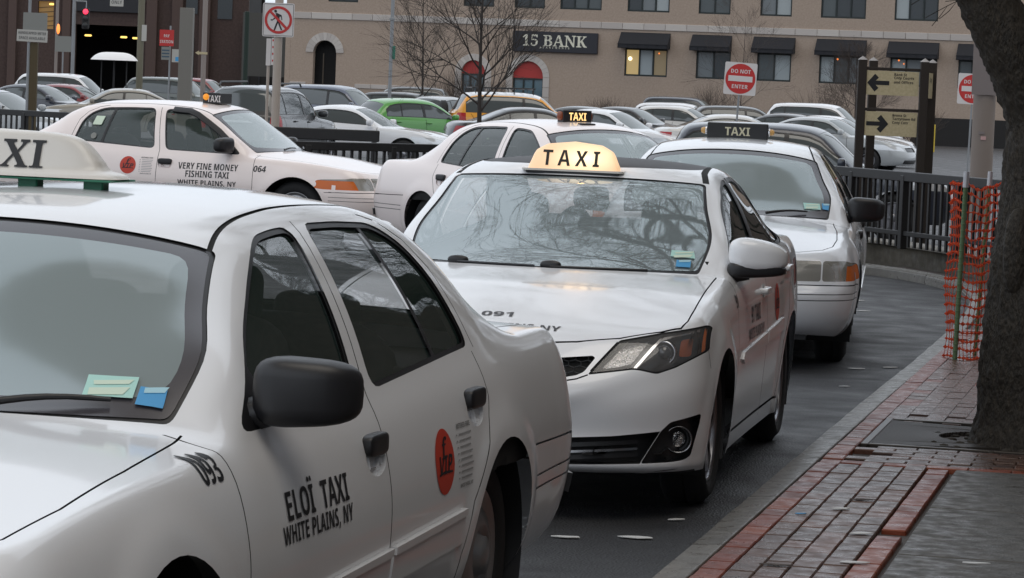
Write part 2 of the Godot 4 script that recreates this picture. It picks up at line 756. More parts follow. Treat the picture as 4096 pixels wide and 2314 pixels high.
func flat_skin(o: PackedVector2Array) -> Shell:
	var s := Shell.new()
	var ids := Geometry2D.triangulate_polygon(o)
	for v in o:
		s.p.append(Vector3(v.x, v.y, 0)); s.n.append(Vector3(0, 0, 1)); s.q.append(Vector2.ZERO)
	for i in range(0, ids.size(), 3):
		var A := o[ids[i]]; var B := o[ids[i + 1]]; var C := o[ids[i + 2]]
		s.t.append(ids[i])
		if (B - A).cross(C - A) > 0:
			s.t.append(ids[i + 2]); s.t.append(ids[i + 1])
		else:
			s.t.append(ids[i + 1]); s.t.append(ids[i + 2])
	return s
func glass(c: Color, a: float, metal := 0.0, rough := 0.03, spec := 0.7) -> StandardMaterial3D:
	var m := mat(Color(c.r, c.g, c.b, a), rough, metal, spec)
	m.transparency = BaseMaterial3D.TRANSPARENCY_ALPHA
	return m

func paint(c: Color, wet := 0.35, coat := 0.06) -> StandardMaterial3D:
	var m := mat(c, 0.4, 0.0, 0.5)
	m.clearcoat_enabled = true
	m.clearcoat = 1.0
	m.clearcoat_roughness = coat
	if wet > 0.0:
		m.normal_enabled = true
		m.normal_texture = M.drops
		m.normal_scale = wet
		tri_planar(m, 2.2, false)
	return m

func materials() -> void:
	M.drops = bump_tex(0.11, 2.0, 3, 2, 512, FastNoiseLite.TYPE_CELLULAR)
	M.white = paint(lin(0.80, 0.81, 0.83), 0.10, 0.08)
	M.cream = paint(lin(0.86, 0.765, 0.735), 0.05, 0.12)
	M.tyre = mat(lin(0.011, 0.011, 0.012), 0.75)
	M.rim = mat(lin(0.35, 0.35, 0.36), 0.35, 0.8)
	M.alloy = mat(lin(0.30, 0.30, 0.32), 0.3, 0.9)
	M.black = mat(lin(0.012, 0.012, 0.013), 0.5)
	M.trim = mat(lin(0.016, 0.016, 0.018), 0.38)
	M.gap = mat(lin(0.01, 0.01, 0.01), 0.8)
	M.frit = mat(lin(0.05, 0.047, 0.055), 0.22, 0.0, 0.7)
	M.inside = mat(lin(0.012, 0.0125, 0.013), 0.9)
	M.seat = mat(lin(0.018, 0.019, 0.02), 0.9)
	M.shield = glass(lin(0.60, 0.70, 0.72), 0.10, 0.42)
	M.shield_wet = glass(lin(0.52, 0.62, 0.63), 0.36, 0.22, 0.10)
	M.window = glass(lin(0.04, 0.075, 0.065), 0.35, 0.0, 0.02, 0.7)
	M.window_far = mat(lin(0.05, 0.062, 0.066), 0.06, 0.0, 0.7)
	M.shield_far = mat(lin(0.12, 0.14, 0.14), 0.08, 0.15, 0.7)
	M.chrome = mat(lin(0.7, 0.7, 0.72), 0.12, 1.0)
	M.lamp_back = mat(lin(0.35, 0.35, 0.36), 0.25, 0.9)
	M.lamp_glass = glass(Color(1, 1, 1), 0.06, 0.0, 0.02, 0.5)
	M.lamp_hazy = glass(lin(0.5, 0.48, 0.42), 0.45, 0.0, 0.1)
	M.amber = mat(lin(0.6, 0.13, 0.01), 0.25)
	M.red = mat(lin(0.35, 0.012, 0.015), 0.2)
	M.ink = mat(lin(0.012, 0.012, 0.014), 0.5)
	M.sticker_mint = mat(lin(0.42, 0.70, 0.63), 0.5)
	M.sticker_blue = mat(lin(0.06, 0.32, 0.62), 0.5)
	M.logo_red = mat(lin(0.55, 0.045, 0.02), 0.5)
	M.wet_rough = noise_tex(0.012, Color(0.25, 0.25, 0.25), Color(1, 1, 1), 55, 4)
	M.wet_bump = bump_tex(0.08, 2.0, 56, 4)
	M.roof_glass = mat(lin(0.03, 0.027, 0.028), 0.45, 0.0, 0.25)
	M.lamp_dark = mat(lin(0.06, 0.062, 0.066), 0.16, 0.5)
	M.amber_dim = mat(lin(0.22, 0.05, 0.015), 0.25)
	M.facet = mat(lin(0.55, 0.55, 0.55), 0.18, 0.95)
	M.facet.normal_enabled = true
	M.facet.normal_texture = bump_tex(0.10, 8.0, 91, 2, 256)
	tri_planar(M.facet, 4.0, false)
	M.lens_dark = mat(lin(0.03, 0.032, 0.036), 0.04, 0.0, 0.7)
	M.honey = mat(lin(0.03, 0.031, 0.033), 0.35)
	M.chrome_dull = mat(lin(0.30, 0.30, 0.31), 0.2, 1.0)
	M.headlamp_far = mat(lin(0.62, 0.64, 0.66), 0.12, 0.3, 0.7)
	M.plate = mat(lin(0.55, 0.53, 0.42), 0.5)
	M.tan_brick = mat(Color.WHITE, 0.9)
	M.tan_brick.albedo_texture = noise_tex(0.05, lin(0.34, 0.265, 0.21), lin(0.44, 0.35, 0.285), 31, 5)
	tri_planar(M.tan_brick, 0.35)
	M.stone = [mat(lin(0.50, 0.46, 0.43), 0.9), mat(lin(0.54, 0.50, 0.465), 0.9), mat(lin(0.47, 0.43, 0.40), 0.9)]
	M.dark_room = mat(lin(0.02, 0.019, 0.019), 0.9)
	M.brown_metal = mat(lin(0.06, 0.045, 0.03), 0.6)
	M.fan_red = mat(lin(0.42, 0.035, 0.03), 0.55)
	M.win_frame = mat(lin(0.012, 0.02, 0.02), 0.5)
	M.glass_blue = mat(lin(0.10, 0.17, 0.21), 0.08, 0.0, 0.7)
	M.pane_dark = mat(lin(0.035, 0.043, 0.048), 0.12)
	M.pane_dim = mat(lin(0.08, 0.095, 0.10), 0.15)
	M.pane_mid = mat(lin(0.17, 0.19, 0.20), 0.2)
	M.pane_pale = mat(lin(0.36, 0.40, 0.41), 0.3)
	M.pane_warm = lamp(lin(0.22, 0.19, 0.13), lin(0.9, 0.6, 0.25), 0.06)
	M.pane_lit = lamp(lin(0.3, 0.24, 0.14), lin(0.9, 0.62, 0.22), 0.25)
	M.pane_warm_dim = lamp(lin(0.2, 0.12, 0.04), lin(0.9, 0.5, 0.15), 0.12)
	M.lamp_on = lamp(lin(0.9, 0.85, 0.7), lin(1.0, 0.85, 0.55), 2.2)
	M.lamp_orange = lamp(lin(0.8, 0.3, 0.08), lin(1.0, 0.25, 0.05), 1.1)
	M.lamp_yellow = lamp(lin(0.8, 0.6, 0.2), lin(1.0, 0.66, 0.16), 1.3)
	M.signal_red = lamp(lin(0.8, 0.05, 0.05), lin(1.0, 0.03, 0.08), 1.6)
	M.tail_on = lamp(lin(0.6, 0.02, 0.02), lin(1.0, 0.05, 0.03), 1.0)
	M.lens_off = mat(lin(0.02, 0.02, 0.02), 0.3)
	M.awning = mat(lin(0.016, 0.017, 0.022), 0.85)
	M.awning_edge = mat(lin(0.012, 0.013, 0.017), 0.85)
	M.sign_black = mat(lin(0.017, 0.018, 0.026), 0.5)
	M.letter_cream = mat(lin(0.72, 0.70, 0.58), 0.5)
	M.red_brick = mat(Color.WHITE, 0.9)
	M.red_brick.albedo_texture = noise_tex(0.04, lin(0.062, 0.041, 0.037), lin(0.098, 0.066, 0.058), 33, 5)
	tri_planar(M.red_brick, 0.3)
	M.red_brick_pale = mat(lin(0.10, 0.068, 0.06), 0.9)
	M.grey_wall = mat(lin(0.095, 0.095, 0.09), 0.9)
	M.steel_dark = mat(lin(0.02, 0.021, 0.026), 0.6)
	M.sign_white = mat(lin(0.66, 0.63, 0.62), 0.45)
	M.sign_white_old = mat(lin(0.44, 0.43, 0.40), 0.6)
	M.sign_grey = mat(lin(0.23, 0.235, 0.22), 0.6)
	M.sign_red = mat(lin(0.52, 0.03, 0.028), 0.45)
	M.sign_cream = mat(Color.WHITE, 0.6)
	M.sign_cream.albedo_texture = noise_tex(0.03, lin(0.44, 0.37, 0.22), lin(0.55, 0.47, 0.30), 35, 4)
	tri_planar(M.sign_cream, 1.5)
	M.pole_cream = mat(lin(0.42, 0.36, 0.31), 0.6)
	M.pole_rust = mat(lin(0.27, 0.23, 0.21), 0.7)
	M.galv = mat(lin(0.27, 0.28, 0.29), 0.5, 0.4)
	M.old_wood = mat(lin(0.085, 0.065, 0.035), 0.9)
	M.old_wood_grey = mat(lin(0.16, 0.15, 0.11), 0.9)
	M.steel_pole = mat(lin(0.20, 0.19, 0.17), 0.6, 0.2)
	M.dark_green = mat(lin(0.006, 0.02, 0.012), 0.6)
	M.green_plate = mat(lin(0.03, 0.16, 0.11), 0.5)
	M.dark_pole = mat(lin(0.02, 0.02, 0.02), 0.7)
	M.concrete_pole = mat(lin(0.24, 0.20, 0.175), 0.9)
	M.grey_panel = mat(lin(0.22, 0.19, 0.185), 0.7)
	M.pink_plate = mat(lin(0.55, 0.35, 0.34), 0.6)
	M.brown_wood = mat(lin(0.022, 0.015, 0.011), 0.75)
	M.cap_grey = mat(lin(0.3, 0.28, 0.27), 0.5)
	M.ink_soft = mat(lin(0.12, 0.12, 0.12), 0.6)
	M.notice_blue = mat(lin(0.05, 0.09, 0.13), 0.5)
	M.canopy_white = mat(lin(0.85, 0.85, 0.85), 0.8)
	M.yellow = mat(lin(0.55, 0.40, 0.03), 0.6)
	M.iron = mat(lin(0.012, 0.0115, 0.012), 0.45)
	M.bark_far = mat(lin(0.04, 0.032, 0.028), 0.9)
	M.twig = mat(lin(0.065, 0.05, 0.043), 0.9)
	M.bark = mat(Color.WHITE, 0.8)
	M.bark.albedo_texture = noise_tex(0.03, lin(0.009, 0.007, 0.005), lin(0.060, 0.046, 0.030), 37, 5, 512, [[0.6, lin(0.024, 0.018, 0.011)]])
	tri_planar(M.bark, 1.0)
	M.bark.uv1_scale = Vector3(3.2, 0.8, 3.2)
	M.bark.normal_enabled = true
	M.bark.normal_texture = bump_tex(0.05, 7.0, 38, 4)
	M.bark.normal_scale = 1.0
	M.soil = mat(lin(0.03, 0.024, 0.017), 0.9)
	# road, pavement, kerb
	M.asphalt = mat(Color.WHITE, 1.0)
	tri_planar(M.asphalt, 0.45)
	M.asphalt.albedo_texture = noise_tex(0.35, lin(0.016, 0.0165, 0.018), lin(0.046, 0.047, 0.05), 11, 3)
	M.asphalt.roughness_texture = noise_tex(0.006, Color(0.38, 0.38, 0.38), Color(0.72, 0.72, 0.72), 12, 6)
	M.asphalt.metallic_specular = 0.42
	M.asphalt.normal_enabled = true
	M.asphalt.normal_texture = bump_tex(0.30, 3.0, 13, 3)
	M.asphalt.normal_scale = 0.7
	M.lot = M.asphalt.duplicate()
	M.lot.albedo_texture = noise_tex(0.3, lin(0.055, 0.056, 0.06), lin(0.095, 0.096, 0.10), 14, 3)
	M.groove = mat(lin(0.16, 0.155, 0.15), 0.5)
	M.granite = []
	for e in [[0.085, 0.08, 0.07], [0.10, 0.094, 0.084], [0.075, 0.07, 0.062]]:
		var m := wet(lin(e[0], e[1], e[2]), lin(e[0] * 1.7, e[1] * 1.7, e[2] * 1.7), 61 + M.granite.size(), 0.22)
		M.granite.append(m)
	M.brick_red = []
	for e in [[0.20, 0.045, 0.02], [0.17, 0.038, 0.02], [0.145, 0.04, 0.024], [0.22, 0.058, 0.028]]: M.brick_red.append(wet(lin(e[0] * 0.72, e[1] * 0.72, e[2] * 0.72), lin(e[0] * 1.15, e[1] * 1.15, e[2] * 1.15), 65 + M.brick_red.size(), 0.22))
	M.brick_dark = []
	for e in [[0.082, 0.048, 0.036], [0.095, 0.05, 0.036], [0.074, 0.045, 0.036], [0.115, 0.052, 0.034], [0.088, 0.054, 0.042]]: M.brick_dark.append(wet(lin(e[0] * 0.72, e[1] * 0.72, e[2] * 0.72), lin(e[0] * 1.25, e[1] * 1.25, e[2] * 1.25), 71 + M.brick_dark.size(), 0.20))
	M.joint = mat(lin(0.040, 0.029, 0.023), 0.7)
	M.slab = wet(lin(0.045, 0.042, 0.037), lin(0.105, 0.098, 0.088), 77, 0.30)
	M.grate = mat(lin(0.035, 0.028, 0.022), 0.4, 0.3)
	M.low_wall = wet(lin(0.045, 0.04, 0.03), lin(0.10, 0.09, 0.072), 78, 0.5)
	M.wall_top = wet(lin(0.16, 0.15, 0.13), lin(0.24, 0.23, 0.21), 79, 0.4)
	M.paper = mat(lin(0.55, 0.55, 0.54), 0.8)
	M.net = mat(lin(0.62, 0.075, 0.02), 0.5)
	M.net.backlight_enabled = true
	M.net.backlight = lin(0.3, 0.03, 0.01)
	M.stake_green = mat(lin(0.10, 0.16, 0.075), 0.7)
	M.tape = mat(lin(0.5, 0.5, 0.52), 0.35, 0.4)
	M.sign_plastic = mat(lin(0.70, 0.67, 0.62), 0.25)
	M.green_edge = mat(lin(0.02, 0.16, 0.09), 0.4)
	M.taxi_cream = mat(lin(0.62, 0.58, 0.42), 0.5)
	M.street_brick = mat(Color.WHITE, 0.9)
	M.street_brick.albedo_texture = noise_tex(0.03, lin(0.06, 0.04, 0.03), lin(0.12, 0.085, 0.065), 39, 4)
	tri_planar(M.street_brick, 0.3)

func lamp(c: Color, e: Color, k: float) -> StandardMaterial3D:
	var m := mat(c, 0.4)
	m.emission_enabled = true
	m.emission = e
	m.emission_energy_multiplier = k
	return m

func wet(lo: Color, hi: Color, seed_: int, rough: float) -> StandardMaterial3D:
	var m := mat(Color.WHITE, 1.0)
	m.albedo_texture = noise_tex(0.02, lo, hi, seed_, 5, 256)
	m.metallic_specular = 0.35
	m.roughness_texture = M.wet_rough
	m.roughness = clampf(rough * 2.6, 0.1, 1.0)
	tri_planar(m, 1.4)
	m.normal_enabled = true
	m.normal_texture = M.wet_bump
	m.normal_scale = 0.5
	return m
# ---------------------------------------------------------------- car bodies
# half of a car body (right side, z >= 0; x forward, y up), its stations and rows kept as parameters
func car_skin(c: Dictionary, step := 0.04) -> Shell:
	var nk: int = c.f.size()
	var K := func(a: Array) -> Crv:
		var e := []
		for i in a.size(): e.append([float(i) / (nk - 1), a[i]])
		return Crv.new(e)
	var cf: Crv = K.call(c.f)
	var cg: Crv = K.call(c.g)
	var cxf: Crv = K.call(c.xf)
	var cxr: Crv = K.call(c.xr)
	var W := Crv.new(c.W)
	var ybot := Crv.new(c.ybot)
	var ybelt := Crv.new(c.ybelt)
	var yc := Crv.new(c.yc)
	var xc := Crv.new(c.xc)
	var xfs: float = c.xfs
	var xrs: float = c.xrs
	var ef: float = 2.0 / c.nf
	var er: float = 2.0 / c.nr
	var xA: float = c.rail[0][0]
	var xC: float = c.rail[-1][0]
	var pin := func(z: float, By: float, Bz: float, top: float) -> float:
		return By + (top - By) * (1.0 - pow(clampf(z / maxf(Bz, 1e-4), 0, 1), c.crown))
	# rail curves, their ends where the hood and the deck already are
	var ry := []
	var rz := []
	for i in c.rail.size():
		var x: float = c.rail[i][0]
		if i == 0 or i == c.rail.size() - 1:
			var Bz: float = W.at(x) * cg.at(1.0)
			ry.append([x, pin.call(Bz * 0.86, ybelt.at(x), Bz, yc.at(xc.at(x)))]); rz.append([x, Bz * 0.86])
		else:
			ry.append([x, c.rail[i][1]]); rz.append([x, c.rail[i][2]])
	var RY := Crv.new(ry)
	var RZ := Crv.new(rz)
	var kn := int(clampf(0.9 / step, 8, 26))
	var v0 := int(clampf(0.85 / step, 9, 30))
	var v1 := int(clampf(0.4 / step, 4, 12))
	var v2 := int(clampf(0.6 / step, 5, 18))
	var cols := []
	for j in kn: cols.append([0, float(j) / kn])
	# stations along the side, closer where the outline turns
	var xs := [xfs]
	var marks: Array = c.marks
	var x := xfs
	while x > xrs + step * 0.5:
		var d := step
		for m in marks:
			if absf(x - m) < step * 2.0: d = step * 0.5
		x -= d
		xs.append(maxf(x, xrs))
	if xs[-1] > xrs + 0.001: xs.append(xrs)
	for e in xs: cols.append([1, e])
	for j in kn: cols.append([2, float(kn - 1 - j) / kn])
	var g := []   # [column][row] points
	var qq := []
	for e in cols:
		var pts := PackedVector3Array()
		var qs := PackedVector2Array()
		for r in v0 + 1:
			var s := float(r) / v0
			var f := cf.at(s)
			var px: float
			var pz: float
			if e[0] == 1:
				px = e[1]
				pz = W.at(px) * cg.at(s)
			else:
				var a: float = e[1] * PI / 2
				var x0 := xfs if e[0] == 0 else xrs
				var xe := cxf.at(s) if e[0] == 0 else cxr.at(s)
				var ex := ef if e[0] == 0 else er
				pz = W.at(x0) * cg.at(s) * pow(sin(a), ex)
				xe -= c.get("bow", 0.0) * pow(sin(a), 2.0 * ex) * signf(xe)
				px = x0 + (xe - x0) * pow(cos(a), ex)
			pts.append(Vector3(px, lerpf(ybot.at(px), ybelt.at(px), f), pz))
			qs.append(Vector2(px, s))
		var B := pts[v0]
		var cx := xc.at(B.x)
		var cy := maxf(yc.at(cx), B.y if B.z < 0.02 else -1.0)
		var R: Vector3
		var house := B.x < xA and B.x > xC
		if house: R = Vector3(B.x, RY.at(B.x), RZ.at(B.x))
		else: R = Vector3(cx + (B.x - cx) * 0.86 * 0.86, pin.call(B.z * 0.86, B.y, B.z, cy), B.z * 0.86)
		for r in range(1, v1 + 1):
			var t := float(r) / v1
			var w: Vector3
			if house:
				w = B.lerp(R, t)
				var hh := clampf((R.y - B.y) / 0.3, 0, 1)
				w.z += c.bulge * 4.0 * t * (1.0 - t) * hh
				var flat := Vector3(w.x, pin.call(minf(w.z, B.z), B.y, B.z, cy), w.z)
				w = flat.lerp(w, smoothstep(0.0, 0.1, hh))
			else:
				var z := B.z * (1.0 - 0.14 * t)
				w = Vector3(cx + (B.x - cx) * pow(z / maxf(B.z, 1e-4), 2), pin.call(z, B.y, B.z, cy), z)
			pts.append(w)
			qs.append(Vector2(B.x, 1.0 + t))
		for r in range(1, v2 + 1):
			var t := float(r) / v2
			var z := R.z * (1.0 - t)
			var w: Vector3
			if house: w = Vector3(cx + (R.x - cx) * pow(1.0 - t, 2), R.y + (cy - R.y) * (1.0 - pow(1.0 - t, c.roof)), z)
			else: w = Vector3(cx + (B.x - cx) * pow(z / maxf(B.z, 1e-4), 2), pin.call(z, B.y, B.z, cy), z)
			pts.append(w)
			qs.append(Vector2(B.x, 2.0 + t))
		g.append(pts)
		qq.append(qs)
	var C := g.size()
	var R2: int = v0 + v1 + v2 + 1
	# soften corners along the rows, then lightly along the stations
	for it in c.get("soft", 3):
		for i in C:
			var o: PackedVector3Array = g[i].duplicate()
			for r in range(2, R2 - 1):
				g[i][r] = o[r] * 0.5 + (o[r - 1] + o[r + 1]) * 0.25
	for it in c.get("soft_u", 1):
		var old := g.duplicate(true)
		for i in range(1, C - 1):
			for r in R2: g[i][r] = old[i][r] * 0.5 + (old[i - 1][r] + old[i + 1][r]) * 0.25
	# wheel arches swell a little, and body lines
	for i in C:
		for r in R2:
			var w: Vector3 = g[i][r]
			for ax in c.axles:
				var dd: float = Vector2(w.x - ax[0], w.y - ax[1]).length() - ax[2]
				if w.z > 0.3 and dd < 0.13 and dd > -0.1 and w.y < ax[1] + ax[2] + 0.12:
					w.z += c.flare * (1.0 - smoothstep(0.035, 0.13, dd))
			if c.has("shape"): w = c.shape.call(w, qq[i][r])
			g[i][r] = w
	var s := Shell.new()
	var acc := PackedVector3Array()
	acc.resize(C * R2)
	for i in C - 1:
		for r in R2 - 1:
			var a := i * R2 + r
			var b := a + 1
			var d := a + R2 + 1
			var e := a + R2
			var nn: Vector3 = (g[i + 1][r + 1] - g[i][r]).cross(g[i][r + 1] - g[i + 1][r])
			for w in [a, b, d, e]: acc[w] += nn
			if (g[i][r] as Vector3).distance_squared_to(g[i + 1][r]) > 1e-10 or (g[i][r + 1] as Vector3).distance_squared_to(g[i + 1][r + 1]) > 1e-10:
				s.t.append(a); s.t.append(b); s.t.append(d)
				s.t.append(a); s.t.append(d); s.t.append(e)
	var flipn := acc[(C / 2) * R2 + v0 / 2].z < 0
	for i in C:
		for r in R2:
			var nn := acc[i * R2 + r]
			if flipn: nn = -nn
			if g[i][r].z < 0.004: nn.z = 0.0
			s.p.append(g[i][r])
			s.n.append(nn.normalized() if nn.length() > 1e-12 else Vector3.UP)
			s.q.append(qq[i][r])
	return s

# a wheel about the z axis, its outer face towards +z
func tyre_mesh(R: float, w: float, rim: float) -> ArrayMesh:
	var b := MB.new()
	var h := w / 2
	var x := Transform3D(Basis(Vector3.RIGHT, PI / 2), Vector3.ZERO)
	b.lathe([Vector2(rim - 0.02, h - 0.03), Vector2(rim, h - 0.012), Vector2(rim + 0.015, h - 0.002), Vector2(lerpf(rim, R, 0.5), h + 0.004), Vector2(R - 0.03, h - 0.012), Vector2(R - 0.008, h - 0.028), Vector2(R, h - 0.05), Vector2(R, h - 0.085), Vector2(R - 0.008, h - 0.087), Vector2(R - 0.008, h - 0.095), Vector2(R, h - 0.097), Vector2(R, -h + 0.05), Vector2(R - 0.01, -h + 0.02), Vector2(lerpf(rim, R, 0.5), -h), Vector2(rim, -h + 0.01)], x, 40)
	return b.mesh()

func rim_mesh(rim: float, w: float, style: String) -> ArrayMesh:
	var b := MB.new()
	var h := w / 2
	var x := Transform3D(Basis(Vector3.RIGHT, PI / 2), Vector3.ZERO)
	if style == "cap":
		b.lathe([Vector2(rim, -h + 0.02), Vector2(rim, h - 0.02), Vector2(rim - 0.012, h - 0.012), Vector2(rim - 0.03, h - 0.03), Vector2(rim - 0.05, h - 0.036), Vector2(rim - 0.075, h - 0.012), Vector2(rim * 0.45, h + 0.0), Vector2(rim * 0.4, h - 0.014), Vector2(rim * 0.3, h - 0.014), Vector2(rim * 0.27, h + 0.012), Vector2(rim * 0.1, h + 0.02), Vector2(0.001, h + 0.021)], x, 36)
		return b.mesh()
	b.lathe([Vector2(rim, -h + 0.02), Vector2(rim, h - 0.02), Vector2(rim - 0.012, h - 0.01), Vector2(rim - 0.028, h - 0.02), Vector2(rim - 0.03, h - 0.06), Vector2(rim - 0.03, -h + 0.02)], x, 36)
	b.lathe([Vector2(0.07, h - 0.09), Vector2(0.065, h - 0.02), Vector2(0.045, h - 0.012), Vector2(0.001, h - 0.01)], x, 20)
	var k := 5
	for i in k:
		for sd in ([-0.13, 0.13] if style == "split" else [0.0]):
			var a := TAU * i / k
			var wd := 0.03 if style == "split" else 0.055
			var o := PackedVector2Array([Vector2(-0.035, 0.04), Vector2(0.035, 0.04), Vector2(wd * 0.8 + sd * rim * 0.9, rim - 0.015), Vector2(-wd * 0.8 + sd * rim * 0.9, rim - 0.015)])
			b.prism(o, h - 0.055, h - 0.022, Transform3D(Basis(Vector3(0, 0, 1), a), Vector3.ZERO))
	b.lathe([Vector2(rim - 0.03, -h + 0.07), Vector2(0.001, -h + 0.07)], x, 24)
	return b.mesh()

var tyre_cache := {}
func add_wheels(o: Node3D, c: Dictionary, style := "cap", rim_mat: Material = null) -> void:
	var R: float = c.tyre
	var rim: float = c.get("rim", R - 0.115)
	var w: float = c.get("tyre_w", 0.22)
	var key := "%f %f %f %s" % [R, rim, w, style]
	if not tyre_cache.has(key): tyre_cache[key] = [tyre_mesh(R, w, rim), rim_mesh(rim, w, style)]
	for ax in c.axles:
		for s in [1.0, -1.0]:
			var x := at3(ax[0], R - 0.004, s * (ax[3]), 0.0 if s > 0 else PI)
			var wh := sub("wheel", o, x)
			put2("tyre", tyre_cache[key][0], M.tyre, wh)
			put2("rim", tyre_cache[key][1], rim_mat if rim_mat else M.rim, wh)

func well_skin(ax: Array, half: float) -> MB:
	var b := MB.new()
	var g := []
	for i in 25:
		var a := -0.45 + (PI + 0.9) * i / 24
		var r: float = ax[2] + 0.012
		g.append([Vector3(ax[0] + cos(a) * r, ax[1] + sin(a) * r, half - 0.02), Vector3(ax[0] + cos(a) * r, ax[1] + sin(a) * r, half - 0.36)])
	b.grid(g)
	var ring := []
	for i in 25: ring.append(g[i][1])
	for i in 24: b.tri(ring[i], ring[i + 1], Vector3(ax[0], ax[1], half - 0.36))
	return b
